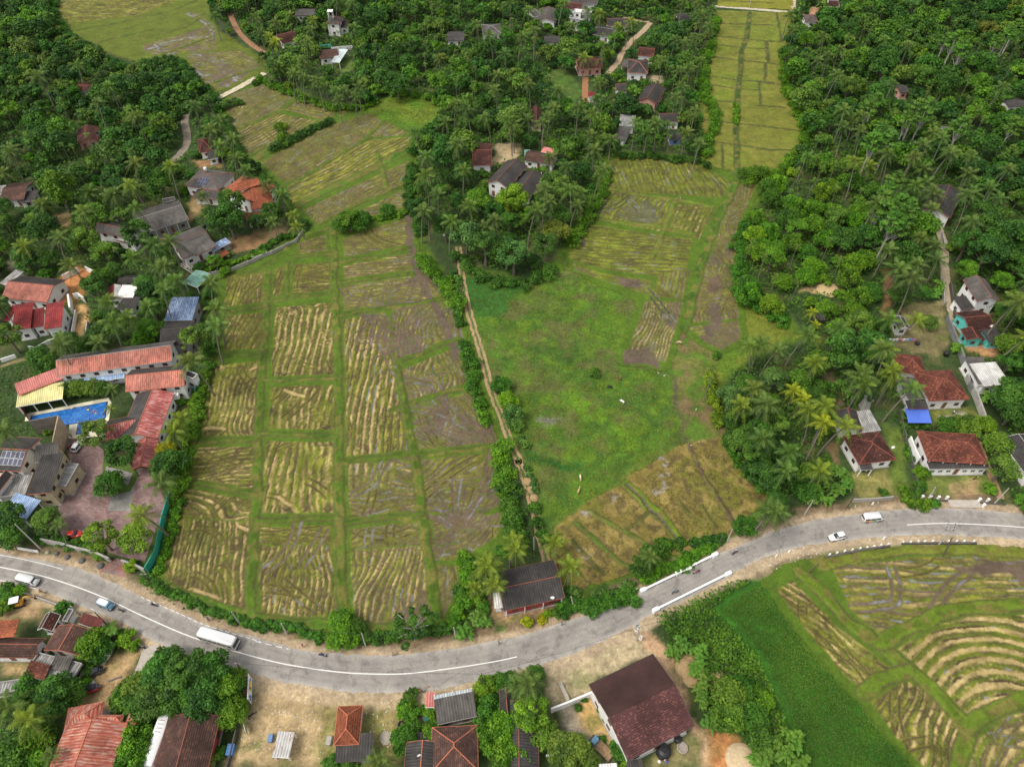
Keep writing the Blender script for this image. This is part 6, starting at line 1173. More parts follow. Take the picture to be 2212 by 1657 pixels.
house(24,(1150,1180),(1250,1180),(1230,1085),'small grey roofed hut with a white end beside the clothes line',ze=3.0,rise=.8,ridge='y',roof='dgrey',trim='white',lm='hut by the clothes line',wall='white')
house(24,(450,1105),(560,1105),(550,1060),'dark open cowshed beside the young yellow palms',ze=2.2,rise=.3,kind='shed',roof='dgrey',trim='dark',open_=2,name='cowshed',cat='shed')
house(14,(2060,890),(2209,880),(2190,820),'dark roof with a white ridge pole at the right edge of the wood',ze=3.2,rise=.8,roof='dgrey',trim='dark')
house(14,(395,180),(500,185),(485,125),'small grey hipped roof at the top of the wood on the right',ze=3,rise=1,kind='hip',roof='grey',lm='grey hipped house at the top')
house(14,(580,55),(665,60),(670,0),'white walled house with dark red roof cut by the top edge',ze=3.4,rise=1,roof='dark',trim='white')
house(14,(1160,770),(1235,765),(1225,700),'dark roofed house with reddish wall hidden in the wood on the right',ze=3.2,rise=.8,roof='dgrey',wall='pink',trim='dark')
house(14,(1530,1110),(1590,1100),(1580,1045),'grey roof corner showing between crowns in the wood on the right',ze=3.2,rise=.8,roof='grey',trim='white')
house(12,(350,130),(510,130),(520,75),'plain grey roof in the village wood near the top edge',ze=3.2,rise=1.2,roof='grey',trim='dark')
house(12,(590,195),(700,200),(760,140),'white two storey house with tank tower in the top centre wood',ze=6,rise=1.4,kind='hip',roof='grey',trim='red',lm='white house with tank tower',storeys=2)
house(12,(700,235),(790,225),(780,160),'grey lower wing of the white house with the tank tower',ze=3.4,rise=1,roof='dgrey',trim='red',name='house_wing')
tank(12,640,110,9.0,'dark water tank under a white roof on the tank tower')
house(12,(615,100),(660,100),(655,85),'little white roof over the tank on the tank tower',ze=11,rise=.2,kind='shed',roof='white',trim='white',name='tank_roof',cat='roof',z0=8,open_=True,oh=.2,cover=False)
house(12,(215,370),(360,330),(330,255),'dark red tiled house near the yellow palm in the village wood',ze=3.2,rise=1.6,roof='dark',trim='red',lm='dark house by the yellow palm')
house(12,(560,490),(720,470),(680,405),'low dark tiled house beside the long white awning',ze=3,rise=1.4,roof='brown',trim='dark',lm='house with the white awning')
house(12,(640,515),(710,520),(790,420),'long pale green and white sheet awning in the village wood',ze=3,rise=.4,kind='shed',roof='silver',trim='white',open_=True,oh=.15,name='awning',cat='awning')
house(12,(1885,285),(2040,280),(2055,200),'grey hipped house in the dense top centre wood',ze=3.4,rise=1.4,kind='hip',roof='grey',trim='grey',lm='grey hipped house in the wood')
house(12,(1610,340),(1750,340),(1745,265),'dark mottled roof almost covered by creepers in the top centre wood',ze=3,rise=1.2,roof='dgrey',trim='dark')
house(12,(1780,1370),(1940,1370),(2010,1190),'dark red tiled house beside a bare sandy yard',ze=3.4,rise=1.6,roof='dark',trim='red',lm='dark red house by the sandy yard')
house(12,(1965,1520),(2140,1570),(2240,1370),'large white house with a grey gabled roof edged in red above the palms',ze=5.4,rise=2,ridge='y',roof='dgrey',trim='red',lm='large grey gabled house',sides='fblr')
house(13,(50,1610),(230,1650),(275,1450),'second grey sheet roofed house right of the large grey gabled house',ze=4.0,rise=1.4,ridge='y',roof='dgrey',trim='red',lm='second grey gabled house')
house(13,(165,1330),(410,1370),(400,1280),'low dark roof between the trees behind the grey gabled houses',ze=3.2,rise=1.2,roof='brown',trim='dark')
house(13,(290,1260),(420,1290),(430,1255),'bright salmon pink sheet roof behind the grey gabled houses',ze=3.4,rise=.5,kind='shed',roof='coral',trim='white',name='shed',cat='shed',lm='salmon pink roof')
house(13,(130,1310),(180,1310),(210,1250),'small half green half pink sheet roof left of the salmon pink roof',ze=3.0,rise=.4,kind='shed',roof='green',trim='red',name='shed',cat='shed')
house(13,(240,170),(400,180),(430,85),'grey gabled house on the village slope near the top edge',ze=3.4,rise=1.4,ridge='y',roof='grey',trim='red',lm='grey gabled village house')
house(13,(175,150),(240,140),(265,70),'white walled house left of the grey gabled village house',ze=3.6,rise=1,roof='grey',trim='white')
house(13,(480,70),(630,80),(620,30),'dark red roofed house near the top edge of the village',ze=3.4,rise=1.2,roof='dark',trim='red')
house(13,(520,30),(770,40),(740,-20),'long grey roof at the top edge of the village',ze=3.6,rise=1.2,roof='grey',trim='grey')
house(13,(545,160),(680,180),(680,100),'unfinished two storey white block in the village near the top',ze=5.6,rise=.1,kind='flat',roof='lgrey',trim='white',wall='white',lm='unfinished white block',storeys=2)
house(13,(560,110),(620,115),(620,90),'small upper room on the unfinished white block',ze=8,rise=.1,kind='flat',roof='white',trim='white',z0=5.8,name='upper_room',cat='room',cover=False,oh=.1)
house(13,(730,290),(880,310),(890,230),'long dark grey roofed house left of the village lane',ze=3.4,rise=1.3,roof='dgrey',trim='grey',lm='dark grey house left of the lane')
house(13,(830,210),(1035,215),(1030,155),'grey roof behind palms beside the top of the village lane',ze=3.2,rise=1.2,roof='dgrey',trim='red')
house(13,(310,350),(440,350),(440,300),'low grey roof among bananas on the village slope',ze=3,rise=1,roof='dgrey',trim='dark')
house(13,(580,570),(780,560),(770,470),'pink walled house with a dark red roof left of the village lane',ze=3.6,rise=1.2,roof='dark',trim='red',wall='pink',lm='pink walled house')
house(13,(1085,460),(1215,470),(1230,400),'dark red tiled block at the back of the house by the lane bend',ze=3.6,rise=1.4,roof='dark',trim='red',name='rear_wing')
house(13,(950,550),(1030,560),(1050,510),'grey carport roof on the left of the house by the lane bend',ze=2.8,rise=.3,kind='shed',roof='grey',trim='dark',open_=True,oh=.2,name='carport',cat='carport')
house(13,(980,600),(1150,610),(1190,500),'white house with grey hipped roof and orange edges by the bend of the village lane',ze=3.8,rise=1.8,kind='hip',roof='dgrey',trim='orange',lm='white house at the lane bend')
house(13,(900,750),(1000,745),(1000,690),'small grey roof with red edge half hidden behind a round tree',ze=3,rise=1,roof='dgrey',trim='red')
house(13,(1085,830),(1240,860),(1310,740),'grey gabled house with a pale front below the lane bend',ze=3.6,rise=1.8,ridge='y',roof='dgrey',trim='red',wall='pink',lm='grey gabled house below the bend')
house(13,(675,805),(730,805),(728,768),'tiny bright pink roofed shed beside the red lane',ze=2.6,rise=.3,kind='shed',roof='redtin',trim='white',name='shed',cat='shed')
house(13,(905,1040),(1035,1050),(1095,960),'house with a patched pale grey roof by the rear of the right hand field',ze=3.4,rise=1,ridge='x',roof='lgrey',trim='grey',lm='pale patched house')
house(13,(900,1150),(1000,1170),(1010,1070),'low grey sheet yard roof in front of the pale patched house',ze=2.6,rise=.3,kind='shed',roof='grey',trim='dark',name='lean_to',cat='lean-to')
house(13,(1265,1010),(1430,1010),(1420,940),'grey roofed house with red edge behind three palms by the field',ze=3.4,rise=1.3,roof='dgrey',trim='red',lm='house behind three palms')
house(13,(1345,1160),(1450,1160),(1445,1105),'small blue walled shed behind palms by the field',ze=2.6,rise=.4,kind='shed',roof='dgrey',trim='dark',wall='blue',name='shed',cat='shed')
house(13,(170,1030),(260,1030),(320,900),'old dark red house above the sandy yard in the village wood',ze=3.2,rise=1.5,ridge='y',roof='dark',trim='dark',wall='tan')
house(13,(1410,170),(1510,170),(1500,120),'dark roof between palms near the strip of ripe rice',ze=3.2,rise=1,roof='dgrey',trim='dark')
tank(13,305,1430,4.0,'dark tank on a green tank stand beside the second grey gabled house',r=.6)
gx,gy=GT(13,305,1480,1.8); st=thing('tank_stand','green metal tank stand beside the second grey gabled house','tank stand',gx,gy); MB().box(-.9,.9,-.9,.9,.0,3.4).build('body',plain('green_panel',(.03,.22,.15),.7,.2),st); MB().box(-1,1,-1,1,3.4,3.55).build('top_slab',CONC,st)
dish(42,1378,1548,4.6,'white satellite dish on the ridge of the dark gabled house'); dish(43,378,243,4.0,'white dish at the corner of the red fronted shop roof'); dish(43,343,1545,4.4,'white dish on the roof edge beside the small truck'); dish(34,1120,605,4.2,'white dish on the right eave of the dark red house by the yellow palms'); dish(24,1935,1150,4.2,'white dish on the side room of the turquoise house'); dish(22,1580,400,3.0,'pale dish low among the palms beside the centre wood')
tank(34,935,205,3.5,'dark tank on a tapered grey concrete tower behind the dark red house',r=.7); gx,gy=GT(34,900,250,1.5); tw=thing('tank_tower','tapered grey concrete tank tower behind the dark red house','tower',gx,gy); MB().loft([(0,-1.2,1.2,1.2),(3.4,-.75,.75,.75)],8,6).build('shaft',CONC,tw); MB().box(-.95,.95,-.95,.95,3.4,3.55).build('top_slab',CONC,tw)
tank(43,1300,1525,.0,'large black water tank on the grass behind the maroon hall',r=1.3,h=2.0); tank(24,1570,1380,.4,'black water tank behind the large red tiled house',r=.7); tank(43,1420,1425,.2,'old dark drum at the corner of the maroon hall',r=.7,h=.9)
def wallrun(rc,L,h,th,m,label,name='wall',cat='wall',zref=None,posts=0,pm=None,capm=None,group=None):
    q=[GT(rc,*p,h if zref is None else zref) for p in L]; x0,y0=q[0]; e=thing(name,label,cat,x0,y0,0,0,group); mb=MB(); cb=MB()
    for i in range(len(q)-1):
        a=Vector(q[i]);b=Vector(q[i+1]); d=(b-a).normalized(); n=Vector((-d.y,d.x))*th/2; o=Vector((x0,y0)); a=a-o;b=b-o
        P_=[a-n,b-n,b+n,a+n]; mb.slab([(p.x,p.y,h) for p in P_],h+.1); n2=n*1.35; P_=[a-n2,b-n2,b+n2,a+n2]; cb.slab([(p.x,p.y,h+.06) for p in P_],.06)
        if posts:
            k=max(1,int((b-a).length/posts))
            for j in range(k): p=a.lerp(b,j/k); MB().box(p.x-th*.8,p.x+th*.8,p.y-th*.8,p.y+th*.8,0,h+.25).build('post',pm or m,e)
    mb.build('panel',m,e);
    if capm: cb.build('coping',capm,e)
    return e
WW=WM['white']
wallrun(31,[(1195,1605),(1275,1470),(1335,1180),(1395,980)],2.8,.25,plain('green_painted_wall',(.03,.30,.20),.7,.2,.8),'long turquoise green wall between the hotel forecourt and the left field',capm=None)
wallrun(31,[(1610,140),(1640,40),(1650,-80)],2.0,.2,_P['green_painted_wall'],'short green wall beside the coral pink hotel wing')
wallrun(31,[(330,1370),(480,1400),(640,1445),(760,1470),(900,1530)],1.6,.3,CONC,'stained boundary wall between hotel garden and road',capm=CONC)
wallrun(31,[(1000,1545),(1130,1590),(1190,1620)],1.6,.3,CONC,'short boundary wall right of the hotel driveway',capm=CONC)
wallrun(31,[(140,1440),(310,1470)],.7,.3,WW,'low white wall beside the road at the hotel corner')
wallrun(31,[(480,352),(432,570)],5.6,.25,WM['tan'],'tall tan wall screening the pool from the yellow guest house'); wallrun(31,[(235,395),(480,350)],5.6,.25,plain('stained_wall',(.16,.14,.12),.9,.35,.7),'tall stained wall along the near side of the pool')
wallrun(31,[(148,180),(160,280),(200,335)],3.0,.2,plain('maroon_wall',(.20,.10,.10),.9,.25,.8),'dull maroon wall at the left end of the pool')
wallrun(21,[(2209,545),(2050,620),(1880,690),(1700,715)],1.2,.18,CONC,'low concrete wall with small posts along the top of the left field',posts=3.0,pm=CONC); wallrun(22,[(0,585),(150,535),(280,470),(350,440),(430,330)],1.2,.18,CONC,'low field wall with posts curving round the palm garden',posts=3.0,pm=CONC)
wallrun(21,[(510,735),(640,670)],1.8,.25,WW,'white yard wall left of the red earth yard'); wallrun(21,[(700,660),(850,735)],1.8,.25,WW,'white yard wall at the top of the red earth yard')
wallrun(21,[(560,890),(575,1000)],2.4,.5,WW,'white gate wall at the red earth yard'); wallrun(21,[(600,890),(640,880),(690,920)],2.0,.3,WW,'white stepped gate wall beside the sandy drive')
wallrun(21,[(620,1020),(590,1200),(500,1250)],1.6,.2,WW,'curving white wall between the red roofed house and the sandy drive'); wallrun(21,[(720,1110),(705,1210)],1.4,.3,CONC,'pale wall with openings on the right of the sandy drive')
wallrun(21,[(230,1320),(290,1330),(400,1270),(440,1260)],1.4,.25,WW,'broken white garden wall below the stepped red roofed house'); wallrun(21,[(0,1430),(120,1390)],1.2,.3,WW,'short white wall at the left edge below the red roofed house')
wallrun(24,[(1585,1065),(1640,1200),(1700,1350),(1760,1540),(1790,1657)],2.2,.35,plain('dark_block_wall',(.20,.20,.20),.9,.3,.8),'long grey block wall on the right of the lane'); wallrun(34,[(1750,0),(1830,170),(1905,370)],2.2,.35,plain('pale_block_wall',(.42,.40,.36),.9,.3,.8),'pale block wall running down beside the large red tiled house')
wallrun(24,[(1545,760),(1555,960)],1.4,.2,CONC,'wall on the left of the straight lane'); wallrun(24,[(1608,780),(1650,1060)],1.6,.25,WM['dark'],'dark wall on the right of the straight lane beside the tall white gabled house')
wallrun(34,[(1185,290),(1220,460),(1270,650),(1330,870),(1345,970)],1.5,.2,WM['dark'],'dark garden wall left of the wide red tiled bungalow'); wallrun(34,[(800,1040),(960,1035),(1130,1018)],1.2,.2,CONC,'low concrete wall in front of the dark red house by the road')
wallrun(34,[(1275,520),(1310,620),(1350,700)],2.8,.3,WW,'tall white side wall of the wide red tiled bungalow'); wallrun(43,[(370,1170),(500,1120),(740,1020)],2.2,.35,WW,'white yard wall with a gate beside the maroon hall'); wallrun(43,[(440,950),(510,1100)],.8,.7,plain('pale_block',(.48,.42,.33),.9,.2,.8),'low pale kerb wall running up from the yard gate')
wallrun(41,[(270,235),(450,300),(640,375)],1.4,.2,CONC,'dark topped wall between the excavator yard and the road')
wallrun(41,[(0,150),(270,235)],1.2,.3,WM['dark'],'dark wall along the road left of the cyclist'); wallrun(41,[(950,540),(1190,660)],1.0,.3,WM['dark'],'low dark wall beside the road near the sandy yard'); wallrun(41,[(1510,765),(1730,830),(1950,890)],1.4,.25,WM['dark'],'dark wall between the big dark trees and the road')
wallrun(41,[(1960,1300),(1900,1560),(1870,1657)],1.4,.2,WM['dark'],'grey fence wall right of the brown tiled hall'); wallrun(41,[(600,1000),(690,860)],2.2,.3,WM['dark'],'dark side wall hung with laundry beside the ruined building')
wallrun(12,[(645,395),(820,380)],1.8,.2,WW,'white garden wall above the white awning in the village wood'); wallrun(12,[(545,375),(640,368)],1.6,.25,WM['turq'],'green and white gate wall in the village wood')
wallrun(24,[(1535,370),(1560,490)],1.4,.3,CONC,'pale wall below the gate of the long gabled house')
e=thing('terrace','white and brown striped terrace below the grey house','terrace',*GT(21,1590,660)); mb=MB()
u=Vector(GT(21,1660,700))-Vector(GT(21,1540,620)); gx,gy=GT(21,1590,660); ang=math.atan2(u.y,u.x); e.rotation_euler=(0,0,ang)
MB().box(-3.6,3.6,-2.4,2.4,-.1,.25).build('slab',plain('terrace_brown',(.22,.12,.09),.9,.2),e)
sb=MB(); [sb.box(-3.6,3.6,-2.3+i*.62,-2.0+i*.62,.25,.29) for i in range(8)]; sb.build('stripes',plain('terrace_white',(.7,.68,.63),.8,.1),e)
# ================= swimming pool =================
def polyobj(name,rc,L,z,th,m,label=None,cat=None,kind=None,parent=None):
    P_=[GT(rc,*p,z) for p in L]
    o=MB().slab([(a,b,z) for a,b in P_],th).build(name,m,parent)
    return tag(o,label,cat,None,kind)
deckm=brickpave('pool_deck_planks',(.62,.58,.42),(.68,.63,.48),1.0,6.0,.3)
e=thing('swimming_pool','long blue swimming pool with a small side basin and pale deck beside the hotel','pool',*GT(31,560,330))
ex,ey=e.location.x,e.location.y
def ploc(rc,L,z): return [(GT(rc,*p,z)[0]-ex,GT(rc,*p,z)[1]-ey) for p in L]
outer=ploc(31,[(210,330),(895,195),(920,240),(880,480),(870,510),(600,535),(560,530),(570,420),(480,350),(200,390)],.4)
MB().prism(outer,-.1,.10).build('deck',deckm,e)
darkt=plain('pool_edge_tiles',(.015,.025,.09),.35,.2,3)
pb1=ploc(31,[(250,348),(890,226),(872,366),(530,428),(245,392)],.4); pb2=ploc(31,[(640,412),(735,392),(728,482),(622,504)],.4)
MB().prism(pb1,.0,.13).build('pool_edge',darkt,e); MB().prism(pb2,.0,.13).build('pool_edge',darkt,e)
m,nt,b=mat('pool_water'); tc=N(nt,'ShaderNodeTexCoord'); n=N(nt,'ShaderNodeTexNoise',i_Scale=.9,i_Detail=5.0,i_Roughness=.6,i_Distortion=1.2); nt.links.new(tc.outputs['Object'],n.inputs[0])
r=ramp(nt,n.outputs[0],[(.35,(.012,.09,.32)),(.55,(.03,.17,.50)),(.68,(.06,.25,.60)),(.76,(.14,.36,.68))]); nt.links.new(r.outputs[0],b.inputs['Base Color']); b.inputs['Roughness'].default_value=.08  # palest ramp stops paint ripple highlights into the water colour
bp=N(nt,'ShaderNodeBump',i_Strength=.4,i_Distance=.15); nt.links.new(n.outputs[0],bp.inputs['Height']); nt.links.new(bp.outputs[0],b.inputs['Normal'])
def shrink(P_,d):
    cx=sum(p[0] for p in P_)/len(P_);cy=sum(p[1] for p in P_)/len(P_); return [(cx+(x-cx)*(1-d),cy+(y-cy)*(1-d*1.8)) for x,y in P_]
MB().prism(shrink(pb1,.035),.05,.145).build('pool_water',m,e); MB().prism(shrink(pb2,.10),.05,.145).build('pool_water',m,e)
lad=MB(); lx,ly=ploc(31,[(262,340)],.4)[0]
for d in(-.3,.3): lad.tube([(lx+d,ly-.5,.1),(lx+d,ly-.3,.9),(lx+d,ly+.3,.9),(lx+d,ly+.5,.1)],.03,6)
lad.build('ladder',METAL,e)
PROT.append(T(31,(200,330),(895,190),(900,500),(580,530),(480,350),(200,400)))
# ================= vehicles =================
TYRE=plain('tyre_rubber',(.02,.02,.02),.85,.1); RIM=plain('wheel_rim',(.4,.4,.42),.4,.1,2,.5); LAMP=glassy('headlight_glass',(.75,.75,.72),.1); TAIL=glassy('tail_light_red',(.45,.02,.02),.2); CGL=glassy('car_glass',(.02,.025,.03),.06); BLK=plain('black_plastic',(.025,.025,.028),.6,.1)
def paint(name,c,rough=.25):
    k='paint_'+name
    if k in _P: return _P[k]
    m,nt,b=mat(k); b.inputs['Base Color'].default_value=(*c,1); b.inputs['Roughness'].default_value=rough; b.inputs['Coat Weight'].default_value=.4
    _P[k]=m; return m
def wheel(par,x,y,r=.31,w=.2,fr=True):
    t=MB(); n=16
    prof=[(0,-w/2,r*.55),(0,-w/2,r*.94),(0,-w/2+.03,r),(0,w/2-.03,r),(0,w/2,r*.94),(0,w/2,r*.55)]
    vs=[];fs=[]
    for k in range(n):
        a=2*PI*k/n
        for p in prof: vs.append((math.cos(a)*p[2],p[1],math.sin(a)*p[2]))
    q=len(prof)
    for k in range(n):
        for i in range(q): fs.append((k*q+i,k*q+(i+1)%q,((k+1)%n)*q+(i+1)%q,((k+1)%n)*q+i))
    o=t.add(vs,fs).build('wheel',TYRE,par); o.location=(x,y,r)
    rm=MB(); s=math.copysign(1,y) if y else 1
    vs=[(0,s*w*.36,0)]+[(math.cos(2*PI*k/12)*r*.56,s*w*.30,math.sin(2*PI*k/12)*r*.56) for k in range(12)]+[(math.cos(2*PI*k/12)*r*.56,-s*w*.30,math.sin(2*PI*k/12)*r*.56) for k in range(12)]+[(0,-s*w*.36,0)]
    rm.add(vs,[(0,1+k,1+(k+1)%12) for k in range(12)]+[(25,13+(k+1)%12,13+k) for k in range(12)]); rm.build('rim',RIM,o)
def lamps(e,x,y,z,xt,zt=None,w=.16):
    for s in (-1,1):
        MB().box(x-.06,x+.02,s*y-w,s*y+w,z-.07,z+.07).build('headlight',LAMP,e); MB().box(xt-.02,xt+.05,s*y-w*.7,s*y+w*.7,(zt or z)-.09,(zt or z)+.09).build('tail_light',TAIL,e)
def car(name,label,x,y,rz,pm,L=3.9,Wd=1.65,Hh=1.5,kind='hatch',cat='car',roofm=None):
    e=thing(name,label,cat,x,y,.05,rz); h=L/2;w=Wd/2; b=MB()
    b.loft([(.22,-h*.96,h*.95,w*.86),(.38,-h,h,w*.96),(.62,-h,h*.99,w),(.82,-h*.98,h*.93,w*.97),(.90,-h*.95,h*.86,w*.90)],20,5).build('body',pm,e,True)
    g=MB(); t0,t1=(-h*.94,h*.42); g.loft([(.88,t0,t1,w*.90),(1.15,-h*.88,h*.28,w*.85),(Hh-.07,-h*.76,h*.06,w*.74)],20,5); g.build('windows',CGL,e,True)
    r=MB(); r.loft([(Hh-.08,-h*.78,h*.08,w*.76),(Hh-.01,-h*.76,h*.05,w*.73),(Hh+.03,-h*.66,-h*.04,w*.62)],20,5); r.build('roof',roofm or pm,e,True)
    pl=MB()
    for s in (-1,1):
        for xa,xb in ((h*.34,h*.05),(-h*.30,-h*.28),(-h*.90,-h*.74)): pl.tube([(xa,s*w*.885,.90),(xb,s*w*.755,Hh-.06)],.045,4)
    pl.build('pillars',pm,e)
    for sx in (-.62,.62):
        for s in (-1,1): wheel(e,sx*h,s*(w-.10))
    lamps(e,h*.985,w*.68,.64,-h*1.0,.78)
    for s in (-1,1): MB().box(h*.20,h*.32,s*w*.98-.0 if s>0 else -w*.98-.14,s*w*.98+.14 if s>0 else -w*.98,.88,1.0).build('mirror',pm,e)
    MB().box(-h-.03,-h+.08,-w*.8,w*.8,.28,.46).build('bumper',BLK,e); MB().box(h-.06,h+.03,-w*.8,w*.8,.26,.42).build('bumper',BLK,e)
    return e
def van(name,label,x,y,rz,pm,L=4.7,Wd=1.72,Hh=2.0,cat='van',stripe=None,wins=True,nw=3,hood=.12):
    e=thing(name,label,cat,x,y,.05,rz); h=L/2;w=Wd/2; b=MB()
    b.loft([(.28,-h*.97,h*.97,w*.90),(.42,-h,h,w*.98),(.95,-h,h*.985,w),(1.25,-h*.99,h*(1-hood),w*.98),(Hh-.18,-h*.96,h*(1-hood*3.0),w*.91),(Hh,-h*.92,h*(1-hood*3.6),w*.84)],20,6).build('body',pm,e,True)
    if wins:
        gl=MB(); zl,zh=Hh*.54,Hh*.80
        for s in (-1,1):
            n=nw; a0,a1=-h*.90,h*(1-hood*3.2)
            for k in range(n):
                xa=a0+(a1-a0)*k/n+.06; xb=a0+(a1-a0)*(k+1)/n-.06; yl,yh=s*(w*.99+.012),s*(w*.925+.012)
                o=MB(); o.add([(xa,yl,zl),(xb,yl,zl),(xb,yh,zh),(xa,yh,zh),(xa,yl-s*.06,zl),(xb,yl-s*.06,zl),(xb,yh-s*.06,zh),(xa,yh-s*.06,zh)],[(0,1,2,3),(7,6,5,4),(0,4,5,1),(1,5,6,2),(2,6,7,3),(3,7,4,0)]); o.build('window',CGL,e)
        MB().add([(h*(1-hood)+.03,-w*.82,Hh*.60),(h*(1-hood)+.03,w*.82,Hh*.60),(h*(1-hood*2.75)+.03,w*.74,Hh*.88),(h*(1-hood*2.75)+.03,-w*.74,Hh*.88),(h*(1-hood)-.1,-w*.82,Hh*.60),(h*(1-hood)-.1,w*.82,Hh*.60),(h*(1-hood*2.75)-.1,w*.74,Hh*.88),(h*(1-hood*2.75)-.1,-w*.74,Hh*.88)],[(0,1,2,3),(7,6,5,4),(0,4,5,1),(2,6,7,3),(1,5,6,2),(3,7,4,0)]).build('windscreen',CGL,e)
        MB().box(-h-.02,-h*.97,-w*.7,w*.7,Hh*.58,Hh*.80).build('rear_window',CGL,e)
    for sx in (-.62,.66):
        for s in (-1,1): wheel(e,sx*h,s*(w-.10),.34)
    lamps(e,h*.99,w*.7,.80,-h*1.0,.9); MB().box(h-.05,h+.04,-w*.85,w*.85,.30,.48).build('bumper',BLK,e)
    if stripe:
        for s in (-1,1):
            for a,b_,c_ in stripe: MB().box(h*a,h*b_,s*(w+.006)-.008,s*(w+.006)+.008,.62,1.02).build('stripe',c_,e)
    return e
def bus(name,label,x,y,rz,pm,L=8.6,Wd=2.2,Hh=2.9,hatch=False,group=None):
    e=thing(name,label,'bus',x,y,.05,rz,group); h=L/2;w=Wd/2
    MB().loft([(.38,-h*.985,h*.985,w*.95),(.5,-h,h,w),(1.5,-h,h*.995,w),(2.5,-h*.985,h*.97,w*.96),(Hh-.12,-h*.97,h*.95,w*.92),(Hh,-h*.95,h*.92,w*.80)],24,9).build('body',pm,e,True)
    for s in (-1,1):
        n=7
        for k in range(n):
            xa=-h*.92+(h*1.80)*k/n+.06; xb=-h*.92+(h*1.80)*(k+1)/n-.06
            MB().add([(xa,s*(w+.012),1.45),(xb,s*(w+.012),1.45),(xb,s*(w*.965+.012),2.35),(xa,s*(w*.965+.012),2.35),(xa,s*(w-.05),1.45),(xb,s*(w-.05),1.45),(xb,s*(w*.965-.05),2.35),(xa,s*(w*.965-.05),2.35)],[(0,1,2,3),(7,6,5,4),(0,4,5,1),(1,5,6,2),(2,6,7,3),(3,7,4,0)]).build('window',CGL,e)
    MB().box(h*.97,h*.998+.02,-w*.86,w*.86,1.35,2.4).build('windscreen',CGL,e); MB().box(-h-.02,-h*.97,-w*.7,w*.7,1.5,2.3).build('rear_window',CGL,e)
    for sx in (-.55,.62):
        for s in (-1,1): wheel(e,sx*h,s*(w-.14),.45,.26)
    lamps(e,h*1.0,w*.72,.85,-h*1.0,1.0,.2); MB().box(h-.04,h+.06,-w*.9,w*.9,.4,.6).build('bumper',BLK,e)
    for k,xx in enumerate((-.55,-.42,-.28,-.15) if hatch else ()): MB().box(h*xx-.05,h*xx+.05,-w*.55,w*.35,Hh,Hh+.03).build('roof_slot',plain('rust_slot',(.18,.05,.03)),e)
    return e
def dirof(rc,p,q,z=0):
    a=GT(rc,*p,z);b=GT(rc,*q,z); return (a[0]+b[0])/2,(a[1]+b[1])/2,math.atan2(b[1]-a[1],b[0]-a[0])
white=paint('white',(.80,.80,.79));
x,y,r=dirof(41,(1680,560),(1950,640),1.0); bus('bus','white bus with a dark side band driving on the bend of the main road',x,y,r,white,8.2)
x,y,r=dirof(41,(1230,1655),(1400,1190),1.8); bus('bus','long white parked bus with four dark slots on its roof beside the brown tiled hall',x,y,r+PI,white,10.0,2.35,2.9,True)
x,y,r=dirof(41,(140,85),(320,130),.9); van('van','white van driving at the left end of the main road',x,y,r,white,4.7,1.75,1.95)
x,y,r=dirof(34,(870,1200),(1040,1185),.9); van('van','white van with a green and orange side stripe on the upper bend of the road',x,y,r,white,4.8,1.75,2.0,stripe=[(-.8,-.1,plain('orange_stripe',(.75,.35,.12))),(-.1,.25,plain('green_stripe',(.02,.45,.16)))])
x,y,r=dirof(34,(600,1365),(725,1335),.7); car('car','small white estate car on the lower lane of the upper bend',x,y,r+PI,white,3.9,1.6,1.5)
x,y,r=dirof(41,(825,290),(925,330),.9); e=van('minivan','small pale blue minivan on the road beside the white centre line',x,y,r,paint('pale_blue',(.16,.33,.48)),3.4,1.48,1.85,stripe=None)
MB().loft([(1.84,-1.50,.88,.60),(1.88,-1.45,.8,.55)],16,6).build('roof_panel',white,e)
x,y,r=dirof(31,(618,630),(668,560),.8); car('car','silver white hatchback with black rear window parked on the hotel forecourt',x,y,r,white,3.9,1.66,1.55)
x,y,r=dirof(31,(560,1335),(672,1325),.8); car('car','small red car parked by the hotel boundary wall',x,y,r,paint('red',(.55,.03,.02)),3.4,1.5,1.45)
x,y,r=dirof(43,(850,1560),(715,1430),1.0); e=thing('truck','small truck with a pale blue cab and an empty wooden bed in the hall yard','truck',x,y,.02,r)
cabm=paint('cab_blue',(.13,.32,.48)); MB().loft([(.45,.95,2.35,.80),(.7,.92,2.4,.82),(1.2,.95,2.36,.81),(1.85,1.05,2.0,.72),(1.93,1.1,1.9,.66)],20,6).build('cab',cabm,e,True)
MB().add([(2.39,-.70,1.18),(2.39,.70,1.18),(2.10,.62,1.76),(2.10,-.62,1.76),(2.3,-.70,1.16),(2.3,.70,1.16),(2.0,.62,1.76),(2.0,-.62,1.76)],[(0,1,2,3),(7,6,5,4),(0,4,5,1),(1,5,6,2),(2,6,7,3),(3,7,4,0)]).build('windscreen',CGL,e)
for s in(-1,1): MB().box(1.15,1.9,s*.815-.01,s*.815+.01,1.2,1.65).build('window',CGL,e)
bed=MB(); bed.box(-2.3,.85,-.85,.85,.75,.85); bed.box(-2.3,.85,-.9,-.84,.85,1.2); bed.box(-2.3,.85,.84,.9,.85,1.2); bed.box(-2.36,-2.3,-.9,.9,.85,1.2); bed.box(.85,.91,-.9,.9,.85,1.35); bed.build('bed',plain('worn_planks',(.36,.24,.13),.85,.35,3),e)
ch=MB(); ch.box(-2.1,2.1,-.35,-.25,.5,.72); ch.box(-2.1,2.1,.25,.35,.5,.72); ch.build('chassis',BLK,e)
for sx in (-1.35,1.55):
    for s in (-1,1): wheel(e,sx,s*.68,.34,.2)
lamps(e,2.40,.55,.8,-2.34,.6,.12)
